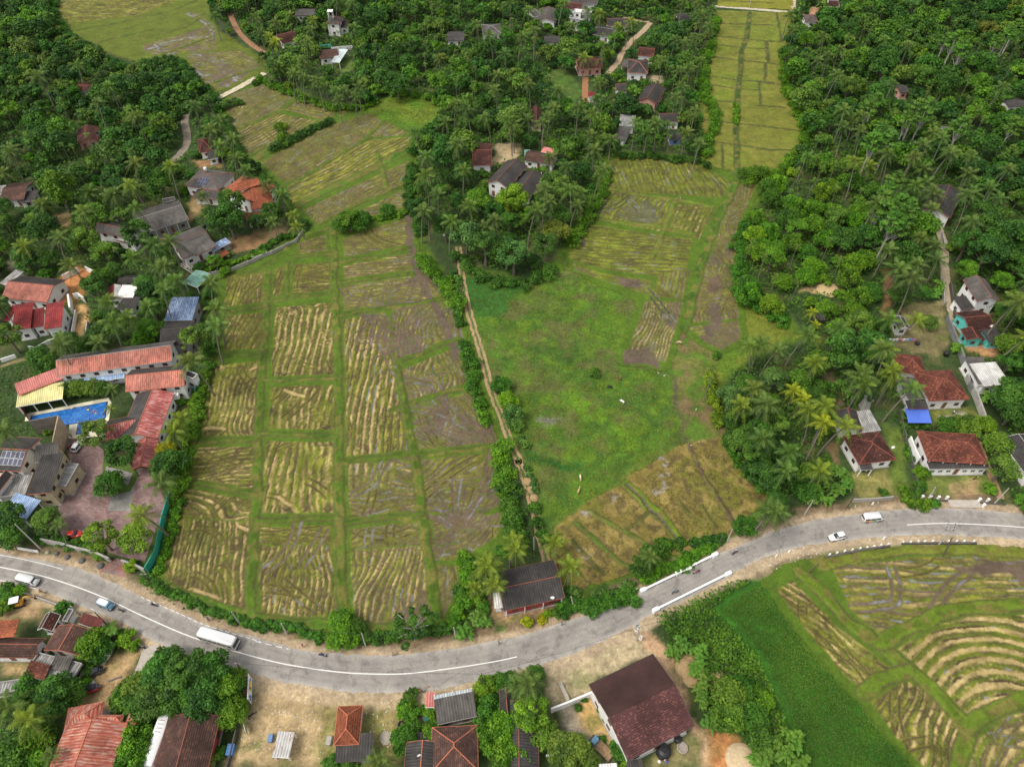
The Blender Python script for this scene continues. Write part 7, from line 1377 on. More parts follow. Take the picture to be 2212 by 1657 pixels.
def rickshaw(label,x,y,rz,pm):
    e=thing('auto_rickshaw',label,'auto rickshaw',x,y,.03,rz)
    MB().loft([(.28,-1.25,.95,.60),(.45,-1.3,1.15,.64),(.80,-1.28,1.05,.62),(.95,-1.25,.85,.58)],18,4).build('body',pm,e,True)
    MB().loft([(.95,.75,1.15,.40),(1.45,.55,.72,.5)],12,4).build('windscreen',CGL,e)
    MB().loft([(1.30,-1.28,.35,.60),(1.55,-1.22,.62,.60),(1.68,-1.05,.45,.48)],18,4).build('hood',plain('black_canvas',(.025,.027,.035),.8,.2),e,True)
    for s in (-1,1): MB().tube([(-.9,s*.56,.95),(-.9,s*.56,1.35)],.03,5).build('post',METAL,e); MB().tube([(.45,s*.53,.95),(.45,s*.53,1.5)],.03,5).build('post',METAL,e)
    wheel(e,.95,0,.22,.12); wheel(e,-.75,-.55,.22,.12); wheel(e,-.75,.55,.22,.12)
    MB().ball((1.16,0,.72),.09,8,5).build('headlight',LAMP,e); return e
x,y,r=dirof(41,(725,1015),(820,985),.9); rickshaw('red auto rickshaw with a black hood parked in the sandy yard',x,y,r,paint('rick_red',(.5,.03,.03)))
x,y,r=dirof(41,(770,875),(835,845),.9); rickshaw('dark auto rickshaw tucked beside the ruined concrete building',x,y,r,paint('rick_dark',(.05,.05,.06)))
x,y,r=dirof(41,(870,775),(915,685),.5); e=thing('boat','small boat under a white cover standing upright in the sandy yard','boat',x,y,.0,r)
MB().loft([(.05,-1.7,1.7,.25),(.5,-2.0,2.3,.62),(.72,-2.05,2.4,.68)],20,2.2).build('hull',paint('boat',(.6,.6,.58)),e,True); MB().loft([(.72,-2.02,2.36,.67),(1.05,-1.7,1.3,.45),(1.18,-1.2,.4,.2)],20,2.2).build('cover',plain('white_cover',(.78,.77,.75),.7,.1,2),e,True)
x,y,r=dirof(41,(100,310),(200,285),.8); e=thing('excavator','small yellow excavator with a white canopy in the dirt yard','excavator',x,y,.0,r); yel=paint('excavator_yellow',(.72,.36,.03),.4)
for s in (-1,1): MB().loft([(.02,-1.1,1.1,.16),(.25,-1.25,1.25,.18),(.5,-1.1,1.1,.16)],14,3).build('track',BLK,e).location=(0,s*.62,0)
MB().loft([(.5,-1.0,.9,.65),(.9,-1.1,.9,.68),(1.15,-1.05,.6,.6)],16,4).build('body',yel,e); MB().box(-.35,.25,-.3,.3,1.15,1.5).build('seat',BLK,e)
for a in (-.9,.5):
    for s in (-.6,.6): MB().tube([(a,s,1.1),(a,s,2.2)],.035,5).build('post',BLK,e)
MB().box(-1.15,.7,-.75,.75,2.2,2.27).build('canopy',white,e); MB().tube([(.8,0,.8),(1.6,0,2.3),(2.6,0,2.5)],[.14,.14,.10],6).build('boom',yel,e); MB().tube([(2.6,0,2.5),(3.5,0,1.5)],[.11,.09],6).build('arm',yel,e)
MB().add([(3.4,-.3,1.6),(3.4,.3,1.6),(3.8,.3,1.2),(3.8,-.3,1.2),(3.6,-.3,.9),(3.6,.3,.9),(3.2,.3,1.15),(3.2,-.3,1.15)],[(0,1,2,3),(3,2,5,4),(4,5,6,7),(0,3,4,7),(1,6,5,2)]).build('bucket',BLK,e)
# ================= people =================
SKIN=plain('skin',(.24,.12,.07),.6,.1); HAIR=plain('black_hair',(.012,.010,.010),.6,.1)
def skinmesh(name,V_,E_,mats,sub=1,rings=None):
    me=bpy.data.meshes.new(name); me.from_pydata([v[0] for v in V_],E_,[]); me.update()
    o=bpy.data.objects.new('tmp',me); COL.objects.link(o); md=o.modifiers.new('s','SKIN'); md.use_smooth_shade=True
    sv=me.skin_vertices[0].data
    for i,v in enumerate(V_):
        rr=v[1]; sv[i].radius=rr if isinstance(rr,tuple) else (rr,rr); sv[i].use_root=(i==0)
    if sub: s=o.modifiers.new('u','SUBSURF'); s.levels=sub; s.render_levels=sub
    dg=bpy.context.evaluated_depsgraph_get(); out=bpy.data.meshes.new_from_object(o.evaluated_get(dg)); out.name=name
    bpy.data.objects.remove(o); out.materials.clear()
    for m_ in mats: out.materials.append(m_)
    return out
def person_mesh(pose,shirt,pants,bare=False):
    P_=[];E_=[]
    def add(co,r,par=None): P_.append((co,r));
    J={}
    def j(n,co,r,par=None):
        J[n]=len(P_); P_.append((co,r));
        if par: E_.append((J[par],J[n]))
    if pose=='walk': hip=.92; k=[((.16,.10,.50),(.02,.10,.08),(.16,.10,.04)),((.02,-.10,.48),(-.26,-.10,.12),(-.14,-.10,.04))]; arm=[((-.06,.24,1.14),(-.02,.26,.88)),((.10,-.24,1.14),(.24,-.26,.92))]; tilt=0
    elif pose=='stand': hip=.92; k=[((.03,.10,.50),(.0,.10,.08),(.14,.11,.04)),((.03,-.10,.50),(.0,-.10,.08),(.14,-.11,.04))]; arm=[((.0,.25,1.13),(.08,.26,.88)),((.0,-.25,1.13),(.08,-.26,.88))]; tilt=0
    elif pose=='ride': hip=.80; k=[((.38,.16,.72),(.26,.14,.32),(.40,.14,.27)),((.38,-.16,.72),(.26,-.14,.32),(.40,-.14,.27))]; arm=[((.24,.26,1.12),(.46,.24,1.02)),((.24,-.26,1.12),(.46,-.24,1.02))]; tilt=.12
    elif pose=='bend': hip=.88; k=[((.10,.12,.48),(.0,.12,.08),(.14,.12,.04)),((.10,-.12,.48),(.0,-.12,.08),(.14,-.12,.04))]; arm=[((.50,.2,.92),(.62,.18,.68)),((.50,-.2,.92),(.62,-.18,.68))]; tilt=.38
    else: hip=.80; k=[((-.42,.10,.80),(-.82,.10,.78),(-.92,.10,.78)),((-.42,-.10,.80),(-.82,-.12,.78),(-.92,-.12,.78))]; arm=[((.78,.30,.84),(1.02,.26,.82)),((.42,-.32,.80),(.30,-.40,.80))]; tilt=1.2
    def up(d,y=0): # along the spine
        if pose=='swim': return (d,y,.82+.02*d)
        return (d*math.sin(tilt)*1.0,y,hip+d*math.cos(tilt))
    j('pel',up(0),(.14,.11)); j('waist',up(.16),(.125,.095),'pel'); j('chest',up(.36),(.15,.11),'waist'); j('neckb',up(.50),(.085,.07),'chest'); j('neck',up(.58),.052,'neckb')
    hd=up(.66); j('head0',(hd[0]+.01,0,hd[2]),(.072,.085),'neck'); hd=up(.77); j('head1',(hd[0]+.01,0,hd[2]),(.074,.095),'head0'); hd=up(.84); j('crown',hd,(.05,.06),'head1')
    hf=up(.70); j('nose',(hf[0]+.105 if pose!='swim' else hf[0],0,hf[2] if pose!='swim' else hf[2]-.1),.014,'head0')
    for s,(kn,an,to) in zip((1,-1),k):
        n='L' if s>0 else 'R'; c=P_[0][0]
        j('hip'+n,(c[0],s*.10,c[2]-.06 if pose!='swim' else c[2]),.088,'pel'); j('kn'+n,kn,.060,'hip'+n); j('an'+n,an,.042,'kn'+n); j('to'+n,to,.038,'an'+n)
    for s,(el,wr) in zip((1,-1),arm):
        n='L' if s>0 else 'R'; sh=up(.46,s*.19); j('sh'+n,sh,.058,'neckb'); j('el'+n,el,.042,'sh'+n); j('wr'+n,wr,.028,'el'+n)
        d=Vector(wr)-Vector(el); d.normalize(); pal=Vector(wr)+d*.07; j('pa'+n,tuple(pal),(.034,.020),'wr'+n)
        side=d.cross(Vector((0,0,1))); side=side.normalized() if side.length>.1 else Vector((1,0,0)); cur=Vector((.0,0,-1)) if abs(d.z)<.7 else Vector((1,0,0))
        for q,(off,l) in enumerate(((-.03,.07),(-.01,.08),(.01,.075),(.028,.06))):
            j('f%s%d'%(n,q),tuple(pal+side*off+d*.035),.009,'pa'+n); j('g%s%d'%(n,q),tuple(pal+side*off+d*(.035+l*.75)+cur*.02),.008,'f%s%d'%(n,q))
        j('t'+n,tuple(Vector(wr)+d*.03-side*.045),.010,'wr'+n); j('u'+n,tuple(Vector(wr)+d*.075-side*.06+cur*.01),.009,'t'+n)
    me=skinmesh('body',P_,E_,[SKIN,shirt,pants],1)
    V_=np.empty(len(me.vertices)*3,np.float32); me.vertices.foreach_get('co',V_); V_=V_.reshape(-1,3); JP=np.array([p[0] for p in P_]); names=list(J)
    cls={'pel':2,'hipL':2,'hipR':2,'knL':2,'knR':2,'waist':1,'chest':1,'neckb':1,'shL':1,'shR':1}
    idx=[]
    for p in me.polygons:
        c=V_[list(p.vertices)].mean(0); k_=np.argmin(((JP-c)**2).sum(1)); nm=names[k_]; v=cls.get(nm,0)
        if bare and v==1: v=0
        if bare and nm.startswith('kn'): v=0
        idx.append(v)
    me.polygons.foreach_set('material_index',idx); hd=JP[J['head1']]; hb=MB(); hb.ball((hd[0]-.02,hd[1],hd[2]+.015),.112,10,6,0,1.05); return me,hb
_pm={}
def cloth(c): return plain('cloth_%d_%d_%d'%tuple(int(v*99) for v in c),c,.9,.15,3)
def person(label,x,y,z,rz,pose,shirt,pants,bare=False,cap=None):
    me,hb=person_mesh(pose,cloth(shirt),cloth(pants),bare); e=thing('person',label,'person',x,y,z,rz); put('body',me,e); ho=hb.build('hair' if not cap else 'helmet',HAIR if not cap else plain('helmet_%d'%int(cap[0]*99),cap,.3,.1),e,True)
    if not cap: ho.scale=(.98,.92,.9); ho.location=(0,0,.07 if pose!='swim' else .065)
    if cap: ho.scale=(1.0,1.0,1.0)
    return e
def pp(rc,x,y,label,rz,pose,shirt,pants,z=.04,bare=False,h=.8):
    gx,gy=GT(rc,x,y,h); return person(label,gx,gy,z,rz,pose,shirt,pants,bare)
pp(41,1725,432,'person in a bright blue shirt walking on the sandy verge right of the bus',-.3,'walk',(.03,.15,.6),(.05,.05,.06))
pp(42,408,650,'person in a dark red top walking on the road edge',2.9,'walk',(.45,.03,.04),(.4,.2,.2))
pp(42,1158,722,'person in pale grey clothes walking beside the big roadside tree',3.0,'walk',(.35,.38,.42),(.08,.08,.1))
pp(42,2035,628,'person in dark clothes walking on the road verge near the farm track',.3,'walk',(.10,.11,.12),(.05,.05,.06))
pp(43,457,467,'person in a teal shirt standing where the farm track meets the road',.2,'walk',(.05,.2,.25),(.06,.06,.07))
pp(31,590,522,'bare chested person in dark shorts on the deck edge near the parked white car',2.2,'stand',(.5,.2,.1),(.05,.05,.08),z=.1,bare=True)
for i,(x,y,l,rz,c) in enumerate(((595,290,'swimmer with pale trunks alone near the far pool edge',.3,(.6,.6,.62)),(725,290,'swimmer with a yellow float in the middle of the pool',2.2,(.02,.02,.02)),(775,312,'swimmer in pink making a splash in the pool',3.3,(.7,.15,.2)),(792,330,'swimmer in white trunks just below the splash in the pool',3.2,(.8,.7,.6)),(856,332,'dark haired swimmer near the right end of the pool',1.5,(.05,.05,.05)))):
    gx,gy=GT(31,x,y,.2); person(l,gx,gy,-.62,rz,'swim',(.3,.1,.1),c,True)
gx,gy=GT(31,728,300,.2); o=MB().loft([(0,-.28,.28,.2),(.08,-.28,.28,.2)],12,4).build('float',plain('yellow_float',(.8,.7,.05)),None); o.location=(gx,gy,.15); tag(o,'yellow float beside a swimmer in the pool','float')
pp(31,648,410,'person in a white shirt on the deck between pool and side basin',0,'bend',(.75,.75,.75),(.2,.2,.25),z=.12); pp(31,745,390,'person in dark clothes leaning at the pool corner beside the olive tree',1.,'bend',(.15,.15,.17),(.1,.1,.1),z=.12)
pp(31,647,458,'child standing in the shallow side basin',.5,'stand',(.3,.15,.1),(.1,.05,.05),z=-.45,bare=True)
pp(34,1625,325,'person in a white shirt on the concrete pad of the large red tiled house',0,'stand',(.78,.78,.8),(.1,.1,.15)); pp(34,1652,328,'person in a blue top beside the person in white on the concrete pad',3,'bend',(.1,.25,.55),(.75,.75,.78))
pp(43,1303,1600,'person in pink bending over basins behind the maroon hall',-.5,'bend',(.75,.45,.5),(.05,.05,.07))
for i,(x,y,c) in enumerate(((1262,1612,(.75,.75,.7)),(1325,1612,(.05,.15,.5)),(1275,1570,(.7,.65,.55)))):
    gx,gy=GT(43,x,y,.1); o=MB().loft([(0,-.22,.22,.22),(.22,-.3,.3,.3)],14,2).build('basin',plain('basin_%d'%i,c)); o.location=(gx,gy,.03); tag(o,('white basin','blue basin','cream bucket')[i]+' on the grass behind the maroon hall','basin')
# ================= two wheelers =================
def motorcycle(label,x,y,rz,pm,rider=None,name='motorcycle'):
    e=thing(name,label,'motorcycle',x,y,.04,rz); wheel(e,.62,0,.29,.1); wheel(e,-.60,0,.29,.11)
    MB().loft([(.34,-.35,.30,.13),(.52,-.55,.42,.15),(.70,-.62,.20,.13)],12,3).build('body',pm,e,True); MB().loft([(.70,-.72,.05,.12),(.80,-.75,.02,.14)],12,3).build('seat',BLK,e); MB().loft([(.70,.02,.40,.13),(.86,.06,.34,.11)],12,3).build('fuel_tank',pm,e,True)
    MB().tube([(.62,.0,.3),(.42,0,.95)],.035,5).build('fork',METAL,e); MB().tube([(.36,-.32,1.0),(.44,0,.95),(.36,.32,1.0)],.02,5).build('handlebar',BLK,e); MB().ball((.52,0,.84),.09,8,5).build('headlight',LAMP,e); MB().box(-.80,-.74,-.07,.07,.62,.72).build('tail_light',TAIL,e)
    if rider: person(rider[0],x-.12*math.cos(rz),y-.12*math.sin(rz),.04,rz,'ride',rider[1],rider[2],cap=rider[3])
    return e
def bicycle(label,x,y,rz,rider=None):
    e=thing('bicycle',label,'bicycle',x,y,.04,rz);
    for xx in (.52,-.52):
        t=MB(); t.tube([(xx+.33*math.cos(a*PI/8),0,.34+.33*math.sin(a*PI/8)) for a in range(17)],.022,5,0,False); t.build('wheel',TYRE,e)
    f=MB(); f.tube([(-.52,0,.34),(-.12,0,.32),(-.2,0,.85),(.36,0,.82),(-.12,0,.32)],.022,5); f.tube([(.52,0,.34),(.36,0,.95)],.022,5); f.build('frame',BLK,e); MB().tube([(.28,-.27,1.0),(.36,0,.96),(.28,.27,1.0)],.018,5).build('handlebar',METAL,e); MB().loft([(.86,-.34,-.10,.07),(.91,-.36,-.12,.08)],10,3).build('saddle',BLK,e)
    if rider: person(rider[0],x-.22*math.cos(rz),y-.22*math.sin(rz),.12,rz,'ride',rider[1],rider[2])
    return e
dk=paint('bike_dark',(.03,.035,.05)); bl=paint('bike_blue',(.03,.08,.25)); rd=paint('bike_red',(.5,.03,.03))
x,y,r=dirof(41,(1235,300),(1300,318),.7); motorcycle('dark motorcycle ridden on the far side of the white line opposite the minivan',x,y,r+PI,dk,('rider in dark clothes opposite the pale blue minivan',(.05,.06,.12),(.04,.04,.06),(.02,.02,.03)))
x,y,r=dirof(41,(960,340),(1020,365),.7); motorcycle('grey green motorcycle following close behind the pale blue minivan',x,y,r+PI,paint('bike_grey',(.2,.25,.22)),('rider in a grey green shirt behind the pale blue minivan',(.25,.3,.26),(.15,.12,.08),(.3,.3,.3)))
x,y,r=dirof(42,(540,718),(605,733),.7); motorcycle('dark blue motorcycle on the far lane right of the bus',x,y,r,bl,('rider in dark blue on the far lane right of the bus',(.04,.07,.2),(.03,.03,.05),(.02,.03,.06)))
x,y,r=dirof(33,(1865,1495),(1920,1462),.7); motorcycle('motorcycle with a white mudguard just past the bridge',x,y,r,dk,('rider in a dark jacket with a white load just past the bridge',(.08,.06,.12),(.25,.18,.1),(.75,.75,.75)))
x,y,r=dirof(43,(1550,45),(1600,25),.7); motorcycle('red motorcycle in the middle of the bridge',x,y,r+PI,rd,('rider in a purple and red shirt in the middle of the bridge',(.35,.1,.3),(.1,.1,.3),(.1,.2,.5)))
x,y,r=dirof(43,(1370,215),(1425,188),.7); motorcycle('pale motorcycle with a teal rider at the near end of the bridge',x,y,r,paint('bike_pale',(.6,.57,.45)),('rider in a teal shirt at the near end of the bridge',(.05,.25,.25),(.06,.08,.2),(.1,.1,.12)))
gx,gy=GT(41,347,205,.6); bicycle('bicycle on the near road edge above the excavator yard',gx,gy,-.15,('cyclist in an orange shirt on the near road edge',(.75,.25,.06),(.06,.05,.05)))
gx,gy=GT(42,1392,1030,.6); bicycle('bicycle on the near road edge left of the grey shop',gx,gy,.05,('cyclist in an orange top left of the grey shop',(.75,.28,.1),(.06,.05,.05)))
gx,gy=GT(34,1818,865,.5); motorcycle('parked yellow and black motorcycle with a white seat on the bungalow lawn',gx,gy,.3,paint('bike_yellow',(.6,.45,.05))); gx,gy=GT(31,570,612,.5); motorcycle('red motorcycle parked beside the white hatchback on the forecourt',gx,gy,1.5,rd); gx,gy=GT(21,375,955,.5); motorcycle('black motorcycle parked at the corner of the pink and grey bungalow',gx,gy,1.0,dk);
gx,gy=GT(41,2090,1220,.5); motorcycle('black motorcycle standing in the bare yard beside the green banner',gx,gy,.8,dk)
# ================= cattle =================
def cow(label,x,y,rz,c,lying=False,graze=True,calf=1.0):
    calf*=.78
    V_=[];E_=[];J={}
    def j(n,co,r,par=None):
        J[n]=len(V_); V_.append((tuple(v*calf for v in co),tuple(q*calf for q in r) if isinstance(r,tuple) else r*calf))
        if par: E_.append((J[par],J[n]))
    dz=-.62 if lying else 0
    j('mid',(0,0,1.05+dz),(.30,.34)); j('rump',(-.55,0,1.10+dz),(.24,.27),'mid'); j('tailb',(-.78,0,1.15+dz),.09,'rump'); j('tail1',(-.86,.0,.8+dz*.6),.03,'tailb'); j('tail2',(-.86,0,.45+dz*.3),.035,'tail1')
    j('chest',(.50,0,1.05+dz),(.24,.32),'mid'); j('hump',(.62,0,1.22+dz),(.14,.2),'chest')
    if graze and not lying: j('neck',(.90,0,.85),(.12,.17),'hump'); j('head',(1.08,0,.45),(.10,.12),'neck'); j('muz',(1.14,0,.16),(.065,.075),'head')
    else: j('neck',(.92,0,1.40+dz),(.12,.16),'hump'); j('head',(1.15,0,1.55+dz),(.10,.12),'neck'); j('muz',(1.42,0,1.42+dz),(.065,.075),'head')
    hx,hy,hz=V_[J['head']][0]
    for s in (-1,1):
        E=V_[J['head']][0]; J['ear%d'%s]=len(V_); V_.append(((E[0]-.06,s*.24*calf,E[2]+.06),.03*calf)); E_.append((J['head'],J['ear%d'%s]))
        if not lying:
            j('fs%d'%s,(.52,s*.17,.80),(.10,.12),'chest'); j('fk%d'%s,(.54,s*.17,.45),.055,'fs%d'%s); j('ff%d'%s,(.52,s*.17,.12),.045,'fk%d'%s); j('fh%d'%s,(.55,s*.17,.03),.05,'ff%d'%s)
            j('hs%d'%s,(-.52,s*.18,.85),(.12,.17),'rump'); j('hk%d'%s,(-.42,s*.18,.62),.08,'hs%d'%s); j('hh%d'%s,(-.66,s*.18,.42),.05,'hk%d'%s); j('hf%d'%s,(-.62,s*.18,.12),.042,'hh%d'%s); j('ho%d'%s,(-.58,s*.18,.03),.05,'hf%d'%s)
        else:
            j('fs%d'%s,(.55,s*.30,.28),.09,'chest'); j('fk%d'%s,(.80,s*.32,.10),.06,'fs%d'%s); j('hs%d'%s,(-.45,s*.34,.28),.13,'rump'); j('hk%d'%s,(-.10,s*.42,.12),.07,'hs%d'%s)
    m_=plain('hide_%d'%int(c[0]*99+c[2]*9),c,.85,.15,3); me=skinmesh('body',V_,E_,[m_],1); e=thing('cow',label,'cow',x,y,.03,rz); put('body',me,e)
    hb=MB();
    for s in (-1,1): hb.tube([(hx-.02,s*.10*calf,hz+.10*calf),(hx-.10,s*.20*calf,hz+.22*calf),(hx+.02,s*.24*calf,hz+.34*calf)],[.035,.025,.01],6)
    hb.build('horns',plain('horn',(.25,.2,.15)),e)
gx,gy=GT(33,958,232,.7); cow('large white cow grazing near the middle of the green meadow',gx,gy,2.4,(.78,.75,.68))
gx,gy=GT(33,857,112,.7); cow('black cow grazing above the white one in the meadow',gx,gy,2.9,(.02,.02,.022)); gx,gy=GT(33,935,38,.7); cow('reddish brown calf behind the black cow in the meadow',gx,gy,2.0,(.22,.07,.03),calf=.8)
gx,gy=GT(33,611,858,.7); cow('cream cow facing the road on the lower meadow, the upper of two',gx,gy,-1.5,(.70,.55,.36)); gx,gy=GT(33,596,972,.7); cow('tan cow on the lower meadow below the cream one',gx,gy,1.2,(.58,.38,.2),graze=False)
gx,gy=GT(23,1432,1290,.7); cow('pinkish tan cow beside the dark green bund of the right fields',gx,gy,3.0,(.62,.42,.30))
for i,(rc,x,y) in enumerate(((33,1305,22),(33,1568,303),(33,1255,3),(33,1596,573),(23,1437,97),(33,1527,600))):
    gx,gy=GT(rc,x,y,.3); e=thing('egret','white egret standing '+('on the ditch edge by the meadow corner','on the muddy strip right of the cattle','left of the other egret at the meadow corner','near the top of the brown plots','in the rear part of the right hand field','at the head of the dark ditch in the brown plots')[i],'bird',gx,gy,.05,i*1.3)
    V_=[((0,0,.42),(.09,.08)),((-.16,0,.40),(.05,.05)),((-.28,0,.36),.02),((.10,0,.48),.05),((.16,0,.66),.02),((.20,0,.80),.03),((.34,0,.78),.008),((.01,.04,.3),.02),((.02,.04,.02),.01),((.01,-.04,.3),.02),((.02,-.04,.02),.01)]
    put('body',skinmesh('body',V_,[(0,1),(1,2),(0,3),(3,4),(4,5),(5,6),(0,7),(7,8),(0,9),(9,10)],[WM['white']],1),e)
# ================= poles, wires, bollards, bridge =================
POLES=[]
def pole(rc,bx,by,tx,ty,label,h=8.5,concrete=True,arms=0,strut=None):
    x,y=GT(rc,bx,by,0);
    X,Y=GT(rc,tx,ty,h); dx,dy=X-x,Y-y; l=math.hypot(dx,dy); k=min(1,1.2/(l+1e-6)); dx*=k;dy*=k
    e=thing('utility_pole',label,'utility pole',x,y); m_=CONC if concrete else plain('wood_pole',(.12,.09,.07),.9,.2)
    MB().tube([(0,0,-.2),(dx,dy,h)],[.17,.10],8).build('shaft',m_ if not concrete else plain('pale_concrete_pole',(.48,.46,.42),.9,.1),e)
    if arms:
        MB().box(dx-.75,dx+.75,dy-.05,dy+.05,h-.5,h-.4).build('crossarm',CONC,e)
        for i in (-.65,0,.65): MB().loft([(0,-.05,.05,.05),(.18,-.04,.04,.04)],8,2).build('insulator',BLK,e).location=(dx+i,dy,h-.4)
    POLES.append((x+dx,y+dy,h-.3)); return e
pole(34,390,1170,455,1065,'pale leaning utility pole at the foot of the banana clump on the right',7.5); pole(34,745,1110,805,1020,'thin dark utility pole beside the wall of the dark red house',6,False,0); pole(34,1430,1030,1450,950,'thin pale post at the corner of the bungalow garden',5,True,0); pole(34,1960,1080,2060,980,'thick pale utility pole at the roadside near the right edge',7.5); pole(34,1915,1075,1990,1015,'slim dark strut leaning beside the pale pole near the right edge',5.5,False,0)
e=pole(34,1500,1420,1575,1330,'pale concrete pole with crossed arms and insulators on the near side of the upper bend',8,True,0); xx,yy=POLES[-1][:2]; bx,by=e.location.x,e.location.y
for k,(dx,dy) in enumerate(((.5,1.3),(.0,.6),(-.5,-.1))): MB().box(xx-bx-.9+dx,xx-bx+.9+dx,yy-by+dy-.05,yy-by+dy+.05,7.6,7.72).build('crossarm',METAL,e); [MB().loft([(0,-.1,.1,.1),(.22,-.06,.06,.06)],8,2).build('insulator',BLK,e).__setattr__('location',(xx-bx+dx+s,yy-by+dy,7.72)) for s in (-.8,.8)]
pole(34,1540,1518,1590,1345,'dark brace pole standing in the field under the crossed arms',7,False,0); pole(34,430,1650,510,1575,'dark slim pole in the lower right field corner',6,False,0)
pole(33,1825,1395,1870,1290,'white concrete pole above the far end of the bridge',6.5,True,0); pole(33,1755,1420,1790,1345,'dark slim pole left of the white concrete pole by the bridge',5,False,0); pole(43,868,255,875,170,'dark pole in the greenery left of the bridge',6,False,0); pole(43,990,130,1000,80,'thin dark post above the bridge end sign',4.5,False,0); pole(43,553,322,525,255,'thin pale pole at the corner of the farm track',6,True,0)
pole(42,280,555,230,465,'pale utility pole in the hedge left of the light green roadside tree',7); pole(42,930,650,898,550,'pale utility pole between the two roadside trees',7.5); pole(42,1680,585,1660,500,'slim pale utility pole right of the big branched tree',6.5); pole(41,1985,465,1920,375,'pale utility pole in the hedge above the bus',7.5)
pole(42,1900,975,1890,880,'dark utility pole between the grey shop and the road',7.5,False,1); pole(41,2010,880,1960,790,'dark utility pole at the head of the painted banner',7,False,1); pole(41,650,385,610,345,'short pole by the rust roofed shed',5,True,0); pole(41,880,470,790,380,'dark roadside pole leaning over the rust roofed shed',7,False,1); pole(41,1260,150,1195,75,'dark utility pole at the lower corner of the left field',7,False,1); pole(31,340,1455,110,1240,'long pale utility pole at the hotel corner',9.5); pole(43,1075,610,1100,490,'thick grey green pole carrying small signs at the sandy junction',8.5,True,1); pole(13,1048,360,1040,250,'slim pole beside the village lane',6.5,False,1)
pole(33,228,1460,225,1360,'slim pale pole behind the roof of the red fronted shop',6,True,0)
pole(13,2010,60,2025,0,'thin pale pole on the white lane at the top',6,True,0)
def wire(a,b,label,sag=.8,z=None):
    P_=[];
    for i in range(13):
        t=i/12; P_.append((a[0]+(b[0]-a[0])*t-a[0],a[1]+(b[1]-a[1])*t-a[1],(a[2]+(b[2]-a[2])*t)-4*sag*t*(1-t)-a[2]))
    o=MB().tube(P_,.022,4,0,False).build('power_line',BLK); o.location=a; tag(o,label,'cable','overhead cables along the road')
def near(rc,x,y):
    g_=GT(rc,x,y); return min(POLES,key=lambda p:(p[0]-g_[0])**2+(p[1]-g_[1])**2)
chain=[(41,1960,790),(42,1890,880),(43,1100,490),(34,1575,1330)]
for i in range(len(chain)-1): wire(near(*chain[i]),near(*chain[i+1]),'overhead cable spanning pole to pole on the near side of the road',1.2)
chain=[(31,110,1240),(41,1195,75),(41,1920,375),(42,230,465),(42,898,550),(42,1660,500),(43,525,255),(33,1870,1290),(34,455,1065),(34,1960,1080)]
for i in range(len(chain)-1): wire(near(*chain[i]),near(*chain[i+1]),'overhead cable spanning pole to pole on the field side of the road',.9)
a=near(43,525,255); b=near(33,228,1460); g1=GT(32,2060,580); wire(a,(b[0],b[1],b[2]),'cable running from the road to the farm track pole',.5); wire(b,(g1[0],g1[1],6),'cable running up beside the farm track hedge',1.5)
bm=MB().loft([(0,-.22,.22,.22),(.75,-.20,.20,.20),(.85,-.12,.12,.12)],12,2).mesh('bollard',WM['white'])
BL=[(605,1492),(666,1478),(730,1463),(793,1452),(858,1442),(914,1434),(974,1424),(1030,1417),(1090,1408),(1213,1390),(1275,1390),(1340,1386),(1395,1384),(1458,1383),(1590,1382),(1658,1382),(1721,1382),(1800,1383)]
for i,(x,y) in enumerate(BL):
    gx,gy=GT(34,x,y,.8); o=put('bollard',bm,None,(gx,gy,0)); o.data=bm; tag(o,'round white bollard on the low dark wall below the upper bend','bollard','bollards on the low wall of the upper bend')
wallrun(34,[(560,1520),(720,1490),(900,1452),(1100,1425)],.6,.4,WM['dark'],'low dark wall under the left run of white bollards'); wallrun(34,[(1200,1405),(1450,1402),(1820,1402)],.5,.4,WM['dark'],'low dark wall under the right run of white bollards')
pm_=MB().loft([(0,-.25,.25,.25),(1.0,-.25,.25,.25),(1.1,-.30,.30,.30),(1.2,-.1,.1,.1)],12,5).mesh('gate_post',WM['white'])
for i,(x,y) in enumerate(((1368,1024),(1433,1022),(1502,1028),(1572,1030),(1842,1046),(1912,1050),(1877,1092),(2142,1060))):
    gx,gy=GT(34,x,y,.6); tag(put('white_post',pm_,None,(gx,gy,0)),('leftmost small white post before the bungalow garden','second white post from the left before the bungalow garden','third white post from the left before the bungalow garden','white post left of the bungalow concrete drive','white post right of the bungalow concrete drive','second white post right of the bungalow concrete drive','low white post at the road side right of the bungalow drive','white post near the dark roofed house at the right edge')[i],'post')
wallrun(34,[(1380,1040),(1580,1050)],.5,.2,WM['dark'],'low dark wall between the white posts left of the bungalow drive'); wallrun(34,[(1850,1065),(2060,1080)],.5,.2,WM['dark'],'low dark wall between the white posts right of the bungalow drive')
ks=MB().box(-.18,.18,-.12,.12,0,.8)
for i,(rc,x,y) in enumerate(((34,957,1078),(34,1050,1365),(34,264,1473),(34,160,1508),(41,112,155))):
    gx,gy=GT(rc,x,y,.4); e=thing('kilometre_stone',('white marker stone on the far verge above the white van','white marker stone on the near verge right of the white estate car','white marker stone beside the debris right of the bridge','white marker board at the near road edge past the bridge','white marker stone on the near verge by the white van')[i],'marker',gx,gy,0,.3); MB().loft([(0,-.25,.25,.16),(.7,-.22,.22,.14),(.9,-.12,.12,.1)],12,3).build('stone',WM['white'],e)
